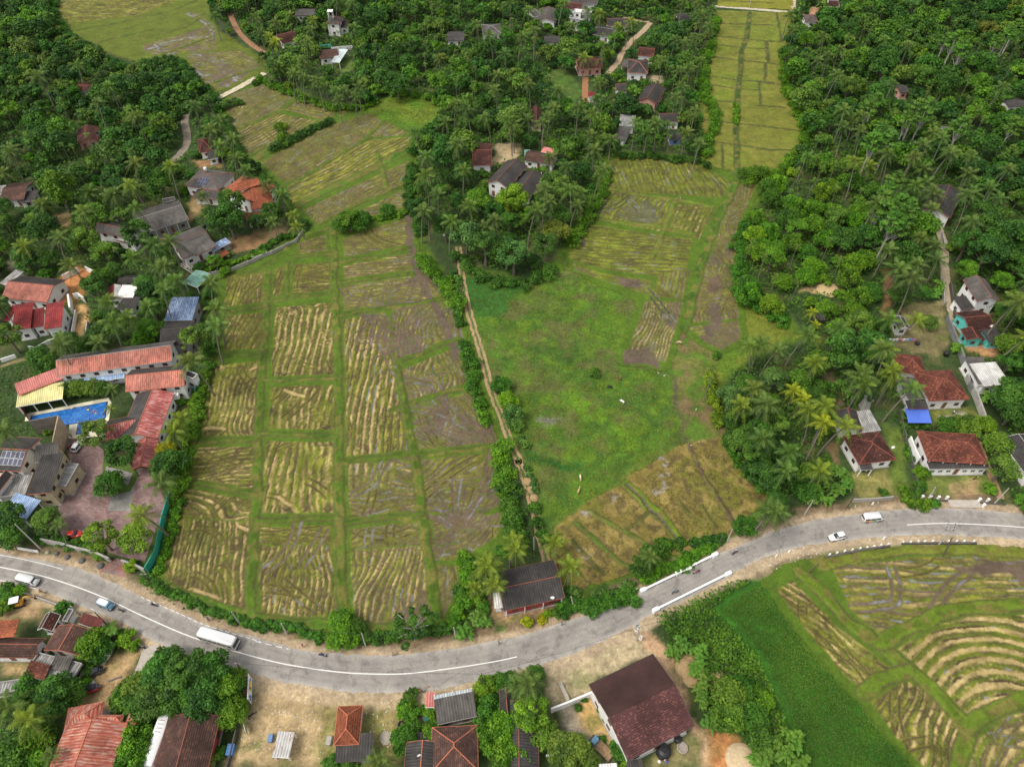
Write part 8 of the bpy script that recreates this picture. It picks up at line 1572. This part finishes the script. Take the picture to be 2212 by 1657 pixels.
def parapet(rc,L,label):
    q=[GT(rc,*p,1.0) for p in L]; a=Vector(q[0]);b=Vector(q[-1]); d=b-a; ln=d.length; e=thing('bridge_parapet',label,'parapet',a.x,a.y,0,math.atan2(d.y,d.x)); mb=MB()
    for z in (.95,): MB().box(.8,ln-.8,-.20,.20,z-.12,z+.06).build('rail',WM['white'],e)
    MB().box(.8,ln-.8,-.06,.06,.45,.55).build('rail',WM['white'],e); n=int(ln/2.2)
    for i in range(n): x=.8+(ln-1.6)*(i+.5)/n; MB().box(x-.1,x+.1,-.1,.1,0,.83).build('post',WM['white'],e)
    for x in (.0,ln-1.5): MB().loft([(0,x,x+1.5,.42),(1.1,x,x+1.5,.42),(1.2,x+.06,x+1.44,.36)],12,7).build('end_block',WM['white'],e)
    MB().box(-.2,ln+.2,-.45,.45,-.2,.08).build('kerb',CONC,e)
parapet(43,[(1105,198),(1530,-5)],'white railed parapet on the field side of the bridge, lower half')
parapet(33,[(1400,1655),(1750,1485)],'white railed parapet on the field side of the bridge, upper half'); parapet(43,[(1212,360),(1862,38)],'long white railed parapet on the near side of the bridge')
# ================= signs and banners =================
def board(label,P0,P1,z0,z1,layers,posts=True,name='banner'):
    a=Vector(P0);b=Vector(P1); d=b-a; ln=d.length; e=thing(name,label,'sign' if name!='banner' else 'banner',a.x,a.y,0,math.atan2(d.y,d.x)); h=z1-z0
    MB().box(0,ln,-.03,.03,z0,z1).build('board',WM['white'],e)
    for i,(u0,u1,v0,v1,c) in enumerate(layers):
        for s in (1,-1): MB().box(u0*ln,u1*ln,s*(.032+.002*i)-.002,s*(.032+.002*i)+.002,z0+v0*h,z0+v1*h).build('printing',plain('print_%d_%d_%d'%tuple(int(v*50) for v in c),c,.7,.05),e)
    if posts:
        for u in (0,.5,1): MB().tube([(ln*u,.08,0),(ln*u,.08,z1)],.04,5).build('post',METAL,e)
    return e,ln
e,ln=board('long white banner with yellow lettering blocks and orange and blue stripes along the open yard',GT(41,2085,1135,.6),GT(41,2092,930,.6),.6,3.6,[(0,1,.0,.10,(.10,.45,.7)),(0,1,.12,.20,(.85,.38,.08)),(.05,.35,.2,.5,(.08,.25,.6)),(.62,.95,.3,.62,(.25,.35,.7)),(.38,.80,.28,.60,(.85,.65,.05)),(.50,.58,.28,.62,(.03,.03,.03)),(.30,.42,.1,.45,(.9,.9,.9)),(.42,.85,.60,.68,(.6,.08,.1)),(.2,.8,.7,.85,(.55,.5,.65)),(.12,.22,.55,.72,(.05,.05,.1))])
e,ln=board('leaning green and white advertising banner below the painted one',GT(41,2055,1385,.4),GT(41,1990,1175,.4),.5,2.2,[(0,1,.0,.12,(.6,.12,.12)),(.0,.62,.2,.9,(.02,.45,.12)),(.15,.45,.4,.75,(.35,.6,.08)),(.6,.97,.25,.85,(.62,.62,.62))])
e,ln=board('white notice board with small dark and red marks at the sandy junction',GT(43,1092,600,1.0),GT(43,1113,615,1.0),1.2,3.2,[(.2,.5,.55,.8,(.2,.25,.25)),(.5,.75,.2,.4,(.6,.1,.15))],True,'sign')
e,ln=board('stack of small white and orange name boards on the grey green pole',GT(43,1052,540,1.5),GT(43,1076,560,1.5),2.2,4.2,[(0,1,.55,.72,(.2,.05,.04)),(.1,.6,.1,.3,(.85,.5,.05)),(.5,.9,.1,.3,(.5,.1,.1)),(.3,.8,.78,.9,(.1,.1,.12))],True,'sign')
x,y=GT(43,1083,480,5.2); e=thing('sign','pale blue diamond sign high on the grey green pole','sign',x,y,5.0,.4); MB().box(-.45,.45,-.03,.03,-.5,.6).build('board',plain('pale_blue_sign',(.4,.55,.62)),e); MB().box(-.12,.12,-.036,.036,-.1,.3).build('mark',plain('navy_mark',(.05,.08,.3)),e)
x,y=GT(43,1079,180,1.2); e=thing('hazard_marker','striped red and white hazard marker at the near bridge end','sign',x,y,0,.2); MB().tube([(0,0,0),(0,0,1.7)],.03,6).build('post',METAL,e)
hb=MB(); hb.box(-.28,.28,-.06,-.03,.9,1.7); hb.build('plate',WM['white'],e)
for k in range(3): MB().add([(-.28,-.064,.95+k*.28),(.28,-.064,1.1+k*.28),(.28,-.064,1.2+k*.28),(-.28,-.064,1.05+k*.28)],[(0,1,2,3)]).build('stripe',plain('sign_red',(.35,.02,.02)),e)
# ================= small things =================
def small(name,rc,x,y,label,cat,mb,m_,z=.03,rz=0,zr=.3):
    gx,gy=GT(rc,x,y,zr); o=mb.build(name,m_); o.location=(gx,gy,z); o.rotation_euler=(0,0,rz); tag(o,label,cat); return o
e=thing('tarpaulin_shelter','flat bright blue tarpaulin stretched over poles beside the large red tiled house','tarpaulin',*GT(34,1335,350,2.4)); c0=e.location
q=[GT(34,*p,2.4) for p in ((1250,410),(1447,412),(1412,290),(1225,288))]; vs=[(a-c0.x,b-c0.y) for a,b in q]; tm=plain('blue_tarpaulin',(.10,.20,.72),.5,.06,.6)
mb=MB(); n=8; g_=[]
for i in range(n+1):
    for j_ in range(n+1):
        u,v=i/n,j_/n; a=[(vs[0][k]*(1-u)+vs[1][k]*u)*(1-v)+(vs[3][k]*(1-u)+vs[2][k]*u)*v for k in (0,1)]; g_.append((a[0],a[1],2.4-.18*math.sin(PI*u)*math.sin(PI*v)))
lo=[(a,b,c-.02) for a,b,c in g_]; N1=(n+1)**2
mb.add(g_+lo,[(i*(n+1)+j_,(i+1)*(n+1)+j_,(i+1)*(n+1)+j_+1,i*(n+1)+j_+1) for i in range(n) for j_ in range(n)]+[(N1+i*(n+1)+j_,N1+i*(n+1)+j_+1,N1+(i+1)*(n+1)+j_+1,N1+(i+1)*(n+1)+j_) for i in range(n) for j_ in range(n)]); mb.build('sheet',tm,e,True)
for a,b in vs: MB().tube([(a,b,0),(a,b,2.45)],.05,6).build('pole',METAL,e)
FOOT.append((c0.x,c0.y,4,q)); PROT.append(T(34,(1225,290),(1412,290),(1447,412),(1250,412)))
small('air_conditioner',31,1450,185,'white air conditioning units beside the coral pink hotel wing','air conditioner',MB().box(-.9,.9,-.5,.5,0,1.4).box(-.5,.3,-.3,.4,1.4,1.7),WM['white'],2.0,.2,3)
small('rubble_heap',42,1100,1410,'heap of pale rubble on the yard right of the orange cottage','rubble',MB().ball((0,0,0),1.3,9,5,0,.35).ball((.8,.5,0),.7,7,4,0,.5),plain('rubble',(.40,.36,.28),.95,.5,5,bump=1))
small('concrete_block',42,628,1440,'pale concrete well box left of the orange cottage','block',MB().loft([(0,-.8,.8,.45),(.7,-.8,.8,.45),(.75,-.7,.7,.36)],12,7),CONC,rz=1.5)
small('tyre',42,1225,1300,'black tyre lying among the bushes right of the cottage','tyre',MB().tube([(.5*math.cos(a*PI/8),.5*math.sin(a*PI/8),.2) for a in range(17)],.17,8,0,False),TYRE)
small('green_box',42,1432,1258,'dark green box between the bushes left of the grey shop','box',MB().loft([(0,-.6,.6,.5),(.7,-.6,.6,.5),(.78,-.5,.5,.4)],12,8),plain('green_box',(.02,.12,.08)))
small('dog',42,1437,988,'tan dog lying at the near road edge above the grey shop','dog',MB().loft([(0,-.3,.3,.14),(.2,-.32,.32,.16),(.3,-.25,.25,.1)],12,2).ball((.38,0,.28),.1,8,5).tube([(-.3,0,.2),(-.5,.05,.25)],.03,5).tube([(.2,.12,.1),(.45,.14,.03)],.04,5).tube([(.2,-.12,.1),(.45,-.14,.03)],.04,5),plain('dog_fur',(.45,.27,.13)))
small('plank',41,950,922,'dark plank lying on the sandy yard','plank',MB().box(-1.2,1.2,-.18,.18,0,.08),plain('dark_plank',(.12,.10,.09)),rz=.4)
small('tarp_heap',41,725,975,'crumpled white sheet beside the red auto rickshaw','sheet',MB().ball((0,0,0),.8,8,4,0,.4).ball((.5,.5,0),.6,7,4,0,.5).ball((-.2,-.7,0),.5,7,4,0,.5),plain('crumpled_sheet',(.70,.68,.66),.9,.1,3,bump=.8))
small('blue_crate',42,145,1420,'blue sheeted crate beside the rusty white stall','crate',MB().loft([(0,-.45,.45,.7),(.9,-.45,.45,.7),(.95,-.4,.4,.6)],12,8),plain('crate_blue',(.15,.25,.4)))
small('cabinet',41,1915,1520,'small cabinet with a ribbed blue top at the edge of the open yard','cabinet',MB().box(-.55,.55,-.9,.9,0,1.1).box(-.6,.6,-.95,.95,1.1,1.2),plain('cabinet_blue',(.08,.22,.5)),0,.0)
small('sand_heap',43,1950,1590,'round heap of pale sand at the bottom edge near the bananas','sand',MB().ball((0,0,0),3.0,16,8,0,.35),plain('heap_sand',(.55,.42,.25),.95,.2,2,bump=.5),0)
small('well',43,1455,1495,'round stone well behind the maroon hall','well',MB().tube([(.9*math.cos(a*PI/8),.9*math.sin(a*PI/8),.35) for a in range(17)],.16,8,0,False).loft([(0,-.85,.85,.85),(.2,-.85,.85,.85)],14,2),plain('well_stone',(.35,.30,.25),.9,.3,3))
small('bin',24,1325,1300,'dark round basin on the drying lawn of the large red tiled house','basin',MB().loft([(0,-.6,.6,.6),(.5,-.7,.7,.7)],14,2),BLK)
for i,(x,y) in enumerate(((390,1480),(465,1490),(553,1520),(675,1550),(828,1592))): small('boulder',31,x,y,('pale','small dark','grey','round dark','large dark')[i]+' garden boulder on the grass strip between hotel wall and road','boulder',MB().ball((0,0,.1),.5+.08*i,8,5,0,.7),plain('rock_%d'%i,(.35,.3,.26) if i==0 else (.13,.12,.11),.95,.4,4,bump=.8))
e=thing('clothes_line','clothes line hung with white, blue and pink laundry below the hut','clothes line',*GT(24,1180,1270,1.2));
for x in (-4.5,4.5): MB().tube([(x,0,0),(x,0,1.9)],.04,6).build('post',METAL,e)
MB().tube([(-4.5,0,1.8),(0,0,1.65),(4.5,0,1.8)],.015,4).build('line',BLK,e); rr=random.Random(4)
for k in range(9):
    c=rr.choice([(.75,.75,.75),(.15,.3,.7),(.7,.2,.35),(.75,.75,.78),(.5,.55,.6)]); o=MB().box(-4+k*.95,-3.35+k*.95,-.25,.05,.9+rr.random()*.3,1.7).build('garment',cloth(c),e)
small('straw_pile',24,590,850,'pale straw spread round a small dark bush in the wood on the right','straw',MB().ball((0,0,-.1),3.6,16,6,0,.12),plain('straw_mulch',(.55,.40,.20),.95,.3,5,bump=1),0)
small('dry_reed_bank',33,205,960,'bank of dry brown reeds beside the farm track','reeds',MB().ball((0,0,0),1.2,9,5,0,.7).ball((-.8,2.4,0),1.3,9,5,0,.6).ball((.6,-2.2,0),1.1,9,5,0,.6),plain('dry_reed',(.36,.25,.12),.95,.5,6,bump=1.2),0)
small('brush_heap',43,1740,930,'heap of dry cut brush beside the bananas','brush',MB().ball((0,0,0),2.2,12,6,0,.45).ball((1.5,-1.0,0),1.5,9,5,0,.4),plain('dry_brush',(.30,.20,.10),.95,.5,7,bump=1.2),0)
small('dry_brush_slope',43,1480,830,'slope of dry cut stalks left of the bananas','brush',MB().ball((0,0,0),2.0,12,6,0,.35).ball((.8,-2.2,0),1.8,9,5,0,.35),plain('dry_stalks',(.38,.26,.13),.95,.5,7,bump=1.2),0)
rng=np.random.RandomState(8); mb=MB()
for P_,n in ((T(42,(-100,1100),(560,1100),(560,1600),(-100,1600)),110),(T(42,(900,1100),(1180,1100),(1150,1500),(950,1500)),60),(T(34,(60,1440),(600,1420),(500,1560),(100,1640)),50),(T(34,(0,1270),(850,1060),(1150,1080),(700,1160),(100,1300)),70),(T(43,(400,850),(1100,600),(1100,700),(700,950)),40),(T(41,(1150,100),(2000,440),(2209,560),(1900,470),(1200,200)),50)):
    W_=[G(*p) for p in P_]; x0=min(p[0] for p in W_);x1=max(p[0] for p in W_);y0=min(p[1] for p in W_);y1=max(p[1] for p in W_)
    for k in range(n):
        x,y=rng.uniform(x0,x1),rng.uniform(y0,y1)
        if inpoly(x,y,W_): s=rng.uniform(.05,.2); mb.ball((x,y,.05),s,5,3,0,.6)
tag(mb.build('litter',plain('litter',(.62,.58,.50),.9,.4,9)),'pale scraps and stones littering the yards and verges','litter',kind='stuff')
random.seed(77)
def blocked(x,y,R,h):
    for fp in FOOT:
        if abs(x-fp[0])<fp[2]+R*.75 and abs(y-fp[1])<fp[2]+R*.75:
            if sdist(x,y,fp[3])<R*.62: return True
    for z,rr in ((h*.55,.75),(h*.9,.35)):
        cx,cy=PJ(x,y,z); rad=abs(PJ(x+R*rr,y,z)[0]-cx)
        for P_,bb in PB:
            if cx+rad<bb[0] or cx-rad>bb[2] or cy+rad<bb[1] or cy-rad>bb[3]: continue
            for a in range(0,8):
                if inpoly(cx+rad*math.cos(a*PI/4),cy+rad*.85*math.sin(a*PI/4),P_): return True
            if inpoly(cx,cy,P_): return True
    return False
def sdist(x,y,Q):
    return -float(sdpoly(np.array([x]),np.array([y]),Q)[0])
PB=[(p,(min(a for a,b in p),min(b for a,b in p),max(a for a,b in p),max(b for a,b in p))) for p in PROT]
placed={}
for x,y,r in OCC: placed.setdefault((int(x//8),int(y//8)),[]).append((x,y,r))
def clear(x,y,r):
    i,j=int(x//8),int(y//8)
    for a in (-1,0,1):
        for b_ in (-1,0,1):
            for (u,v,q) in placed.get((i+a,j+b_),()):
                if (u-x)**2+(v-y)**2<((r+q)*.74)**2: return False
    return True
cands=[];bushes=[]
for name,poly,words,dn in FOREST:
    W=[G(px,py,5) for px,py in poly]; x0=min(p[0] for p in W);x1=max(p[0] for p in W);y0=min(p[1] for p in W);y1=min(440,max(p[1] for p in W))
    A=(x1-x0)*(y1-y0)
    for k in range(int(A/5)):
        x=random.uniform(x0,x1);y=random.uniform(y0,y1)
        if not inpoly(x,y,W): continue
        vsel=float(vn(np.array([x]),np.array([y]),22,3)[0]);
        R=random.choice([3.2,3.8,4.4,5.0,5.6]) if k<A/9 else random.choice([2.2,2.8,3.2])
        light=(name.startswith('wood on') and 1590<PJ(x,y,4)[0]<1890 and 330<PJ(x,y,4)[1]<720)
        if light: R=min(R,3.4)
        if not clear(x,y,R): continue
        h=R*1.9
        if blocked(x,y,R,h):
            if R>2.5 and random.random()<.5:
                R=2.0;h=2.6
                if not clear(x,y,R) or blocked(x,y,R,h): continue
            else: continue
        placed.setdefault((int(x//8),int(y//8)),[]).append((x,y,R))
        w=random.choice(['bright green','bright green','yellow green','bright green','mid green']) if light else random.choice(words)
        cands.append((y+abs(x)*.15,x,y,R,w,name,light))
cands.sort()
nb=sum(1 for v in VEG if v[1]=='broadleaf_tree'); ns=sum(1 for v in VEG if v[1]=='shrub'); npalm=sum(1 for v in VEG if v[1]=='coconut_palm')
SL=[0]
farV=[];farQ=[];farT=[];farC=[];off=0;nfar=0;ntr=MB()
for (d,x,y,R,w,name,light) in cands:
    r_=random.random()
    pp={'upper left wood':.10,'top centre village wood':.30,'wood on the right':.18}[name]
    if R>2.5 and r_<pp and not light and npalm<298:
        pr=random.choice(PALM); plant(pr,'coconut_palm',x,y,random.uniform(.95,1.15),tuple(q*v for q,v in zip((1,1,1),tint(random.choice(['mid green','deep green'])))),random.choice(['mid green','deep green']),zs=1); npalm+=1; continue
    if R>2.5 and r_<pp+.05 and d>120:
        plant(random.choice(ARECA),'areca_palm',x,y,random.uniform(.8,1.0),tint('mid green'),'slender',zs=1); continue
    if R<2.5:
        if ns<298: ns+=1; pr=random.choice(BUSH); plant(pr,'shrub',x,y,R/pr[2],tint(w),w,zs=1); continue
    elif nb<298:
        nb+=1; pr=random.choice(ROUND if light else BROAD); plant(pr,'broadleaf_tree',x,y,R/pr[2],tint(w),w); continue
    rng=np.random.RandomState(int(x*7+y*13)%9999+1); Hc=R*1.15*rng.uniform(.9,1.2); tr=R*.6
    C,Nn,t=crown_pts(rng,R,Hc,tr,int(700+R*80),int(10+R*2),.8,(.18,.46)); Pm,q,t=leaves(C,Nn,.62,rng,jit=.7,tone=t)
    farV.append(Pm+np.array([x,y,0])); farQ.append(q+off); off+=len(Pm); farT.append(t); tc_=np.array(tint(w)); farC.append(np.tile(tc_,(len(Pm),1))); nfar+=1
    ntr.tube([(x,y,-.2),(x,y,tr+Hc*.5)],[.25,.1],4)
def massmat(name,dark,light):
    m=leafmat(name,dark,light); nt=m.node_tree; at=N(nt,'ShaderNodeAttribute',attribute_name='Col')
    for l in list(nt.links):
        if l.from_node.type=='OBJECT_INFO': s_=l.to_socket; nt.links.remove(l); nt.links.new(at.outputs['Color'],s_)
    return m
if farV:
    me=npmesh('distant_wood',np.concatenate(farV),np.concatenate(farQ),massmat('distant_foliage',(.013,.052,.007),(.102,.235,.026)),{'tone':np.concatenate(farT),'Col':np.concatenate(farC)/1.0})
    dw=tag(put('distant_wood',me),'mass of tree crowns closing the far part of the woods','wood',kind='stuff')
    tk=ntr.build('trunks',M_bark,dw); tk['kind']='stuff'
print('far crowns',nfar,'broad',nb,'shrub',ns,'palm',npalm)
def undergrowth(name,label,polys,dens,size,h,m,tintw,avoid=True,hs=5.0,wet=False):
    rng=np.random.RandomState(len(name)); VV=[];TT=[]
    for poly in polys:
        W=[G(px,py,0) for px,py in poly]; x0=min(p[0] for p in W);x1=max(p[0] for p in W);y0=min(p[1] for p in W);y1=min(420,max(p[1] for p in W))
        n=int((x1-x0)*(y1-y0)*dens); X=rng.uniform(x0,x1,n);Y=rng.uniform(y0,y1,n)
        keep=rng.uniform(0,1,n)<np.clip(130/(Y+40),.25,1)**1.2
        X=X[keep];Y=Y[keep]; sd=sdpoly(X,Y,W); k=sd>rng.uniform(0,1.5,len(X)); X=X[k];Y=Y[k]
        if avoid:
            for Pp in PROT:
                Q=[G(*p) for p in Pp]; ax=[p[0] for p in Q];ay=[p[1] for p in Q]
                ww=(X>min(ax)-1)&(X<max(ax)+1)&(Y>min(ay)-1)&(Y<max(ay)+1)
                if not ww.any(): continue
                idx=np.where(ww)[0]; s2=sdpoly(X[idx],Y[idx],Q); bad=idx[s2>-.6]; kk=np.ones(len(X),bool);kk[bad]=False; X=X[kk];Y=Y[kk]
            for fp in FOOT:
                idx=np.where((abs(X-fp[0])<fp[2]+2)&(abs(Y-fp[1])<fp[2]+2))[0]
                if len(idx)==0: continue
                s2=sdpoly(X[idx],Y[idx],fp[3]); kk=np.ones(len(X),bool);kk[idx[s2>-.5]]=False;X=X[kk];Y=Y[kk]
        Z=h*(.25+.9*fbm(X,Y,hs,3,4))*rng.uniform(.5,1.05,len(X)); C=np.stack([X,Y,Z],1)
        Nn=np.tile(np.array([0,0,1.0]),(len(X),1)); VV.append((C,Nn,np.clip(fbm(X,Y,hs*.8,2,7)+rng.normal(0,.2,len(X)),0,1)))
    C=np.concatenate([v[0] for v in VV]);Nn=np.concatenate([v[1] for v in VV]);t=np.concatenate([v[2] for v in VV])
    sz=size*(1+np.clip(C[:,1:2]-150,0,300)/220)
    Pm,q,t=leaves(C,Nn,sz,rng,jit=.75,tone=t); me=npmesh(name,Pm,q,m,{'tone':t}); o=tag(put(name,me),label,name.replace('_',' '),kind='stuff'); o.color=(*tintw,1); print(name,len(q)); return o
undergrowth('undergrowth','low green undergrowth and creepers covering the ground below the trees',[f_[1] for f_ in FOREST],2.8,.55,2.0,M_shrub,(1.15,1.1,.95))
F4=[(1402,1331),(1450,1312),(1511,1287),(1590,1252),(1638,1247),(1640,1258),(1560,1310),(1590,1350),(1650,1410),(1700,1500),(1745,1600),(1770,1700),(1610,1700),(1560,1600),(1530,1500),(1500,1440),(1440,1375)]
undergrowth('scrub','dense tangle of green scrub and vines below the road embankment by the bridge',[F4,T(43,(480,200),(560,330),(700,330),(1100,210),(1290,120),(1500,0),(1400,-60),(1100,150),(700,300))],15,.38,1.9,M_shrub,(1.35,1.2,.85),hs=3)
undergrowth('leafy_crop','knee high band of bright green leafy crop beside the lower right terraces',[[(p[0],p[1]) for p in crop]],30,.21,.75,M_crop,(1,1,1),avoid=False,hs=8)
undergrowth('meadow_weeds','patches of low bright weeds spread over the marshy green meadow',[meadow,rmeadow,meadow1],2.2,.34,.12,M_crop,(1.9,1.15,.9),avoid=False,hs=8)
undergrowth('verge_creepers','creepers and grass along the edges of the road and behind the houses',[T(41,(-100,1000),(480,1000),(560,1100),(440,1657),(-100,1657)),T(31,(300,1380),(880,1560),(820,1600),(300,1470)),T(31,(-60,0),(130,60),(130,330),(250,380),(420,500),(400,560),(-60,540)),T(21,(-60,1480),(450,1350),(500,1560),(150,1657),(-60,1657)),T(43,(1180,520),(1400,450),(1700,900),(1700,1400),(1560,1200),(1420,800),(1300,650)),T(42,(560,1090),(640,1060),(660,1600),(600,1657)),T(42,(1220,1060),(1380,1060),(1360,1440),(1130,1657),(1130,1400)),T(42,(1640,200),(1720,60),(1950,60),(1950,200),(1920,440),(1860,520),(1700,450)),T(32,(1990,560),(2060,560),(2209,1250),(2209,1350),(2060,1250)),T(33,(30,820),(120,800),(160,1100),(300,1400),(360,1657),(230,1657),(80,1300),(0,1300)),T(34,(1010,280),(1170,330),(1230,640),(1330,1080),(1600,1100),(1350,1140),(1200,1110),(1120,800)),T(41,(1190,80),(1340,180),(1700,360),(2209,520),(2209,560),(1700,440),(1400,330),(1200,200))],3.2,.40,.8,M_shrub,(1,1,.9),hs=2.5)
undergrowth('dry_grass','dry yellow brown grass lying over the harvested plots above the bridge',[browns],4.5,.42,.22,leafmat('dry_grass',(.12,.11,.02),(.28,.22,.06)),(1,1,1),avoid=False,hs=4)
# ================= labels for the plants =================
KW={'coconut_palm':('coconut palm','palm tree'),'areca_palm':('slender areca palm','palm tree'),'broadleaf_tree':('leafy tree','tree'),'shrub':('low shrub','shrub'),'slender_tree':('tall thin tree','tree'),'banana_plant':('banana clump','banana plant'),'roadside_tree':('tree','tree'),'hedge':('leafy hedge','hedge')}
LM+= [('meadow cattle',*GT(33,800,400)),('swimming pool',*GT(31,560,330)),('hotel forecourt',*GT(31,750,1000)),('road bend above the bus',*GT(42,100,540)),('bridge',*GT(43,1500,150)),('farm track top end',*GT(22,1730,760)),('farm track middle',*GT(32,2100,500)),('lower end of the farm track',*GT(43,400,250)),('round marsh meadow',*GT(12,1250,900)),('far left rice fields',*GT(11,1400,250)),('ripe rice strip',*GT(13,1700,1100)),('upper left fields',*GT(12,600,1200)),('white lane by the left fields',*GT(11,1950,760)),('mulch circle in the wood',*GT(24,590,850)),('muddy strip of the right field',*GT(23,1800,900)),('brown plots',*GT(33,1400,900)),('lower right terraces',*GT(44,300,600)),('road right of the bus',*GT(42,1000,580)),('left field corner',*GT(31,1600,400)),('lower left field edge',*GT(41,1400,250))]
ORD=['nearest','second','third','fourth','fifth','sixth','seventh','eighth']
groups={}
for rec in VEG:
    e,kind,x,y,word,R=rec; best=min(LM,key=lambda l:(l[1]-x)**2+(l[2]-y)**2); d=math.hypot(best[1]-x,best[2]-y); dx,dy=x-best[1],y-best[2]
    if abs(dx)>abs(dy)*1.2: w='right of' if dx>0 else 'left of'
    else: w='behind' if dy>0 else 'in front of'
    groups.setdefault((kind,word,w,best[0]),[]).append((d,rec))
for (kind,word,w,lm),L in groups.items():
    L.sort(key=lambda t:t[0]); nm,cat=KW[kind]; aw=word if kind not in('areca_palm','slender_tree') else ('' if kind=='areca_palm' else 'pale')
    if kind=='roadside_tree': aw='sparse open branched'
    for i,(d,rec) in enumerate(L):
        base=(aw+' '+nm).strip(); rk='' if len(L)==1 else (ORD[i]+' ' if i<len(ORD) else '')
        if i<len(ORD) or len(L)==1:
            lab=(rk if rk=='nearest ' else (rk+'nearest ' if rk else ''))+base+' '+w+' the '+lm
            if len(lab.split())>16: lab=lab.replace('the ','')
            if len(lab.split())>16: lab=rk+base+' '+w+' the '+lm
            tag(rec[0],lab,cat,{'coconut_palm':'coconut palms','areca_palm':'areca palms','broadleaf_tree':'leafy trees','shrub':'low shrubs','slender_tree':'tall thin pale trees','banana_plant':'banana clumps','roadside_tree':'roadside trees','hedge':'leafy hedges'}[kind])
        else: tag(rec[0],'outer '+base+' '+w+' the '+lm,cat,base+'s further '+w+' the '+lm)
# ================= camera, light, air =================
cam=bpy.data.cameras.new('camera'); co=bpy.data.objects.new('camera',cam); COL.objects.link(co); co.location=(0,0,H); co.rotation_euler=(PI/2-TH,0,0)
cam.sensor_width=36; cam.lens=36*F/2212; cam.clip_start=1; cam.clip_end=20000; SC.camera=co
w=bpy.data.worlds.new('World'); SC.world=w; w.use_nodes=True; nt=w.node_tree; bg=nt.nodes['Background']
sky=nt.nodes.new('ShaderNodeTexSky'); sky.sky_type='NISHITA'; sky.sun_disc=False; EL=math.radians(58); AZ=math.radians(-118) # sun behind and left of the scene
sky.sun_elevation=EL; sky.sun_rotation=AZ; sky.air_density=1.0; sky.dust_density=3.0; sky.ozone_density=1.0
hs=nt.nodes.new('ShaderNodeHueSaturation'); hs.inputs['Saturation'].default_value=.22; nt.links.new(sky.outputs[0],hs.inputs['Color']); nt.links.new(hs.outputs[0],bg.inputs[0]); bg.inputs[1].default_value=.15
sl=bpy.data.lights.new('sun','SUN'); sl.energy=1.3; sl.angle=math.radians(18); sl.color=(1,.93,.80); so=bpy.data.objects.new('sun',sl); COL.objects.link(so)
d=Vector((math.sin(AZ)*math.cos(EL),math.cos(AZ)*math.cos(EL),math.sin(EL))); so.rotation_euler=d.to_track_quat('Z','Y').to_euler(); so.location=(0,0,200)
SC.view_settings.view_transform='Standard'; SC.view_settings.look='None'; SC.view_settings.exposure=0.42; SC.view_settings.gamma=1; SC.view_settings.use_curve_mapping=False
SC.cycles.max_bounces=5; SC.cycles.diffuse_bounces=3; SC.cycles.transmission_bounces=2; SC.cycles.transparent_max_bounces=4; SC.cycles.use_denoising=True
print('OVER',[o['label'] for o in bpy.data.objects if o.get('label') and len(o['label'].split())>16])
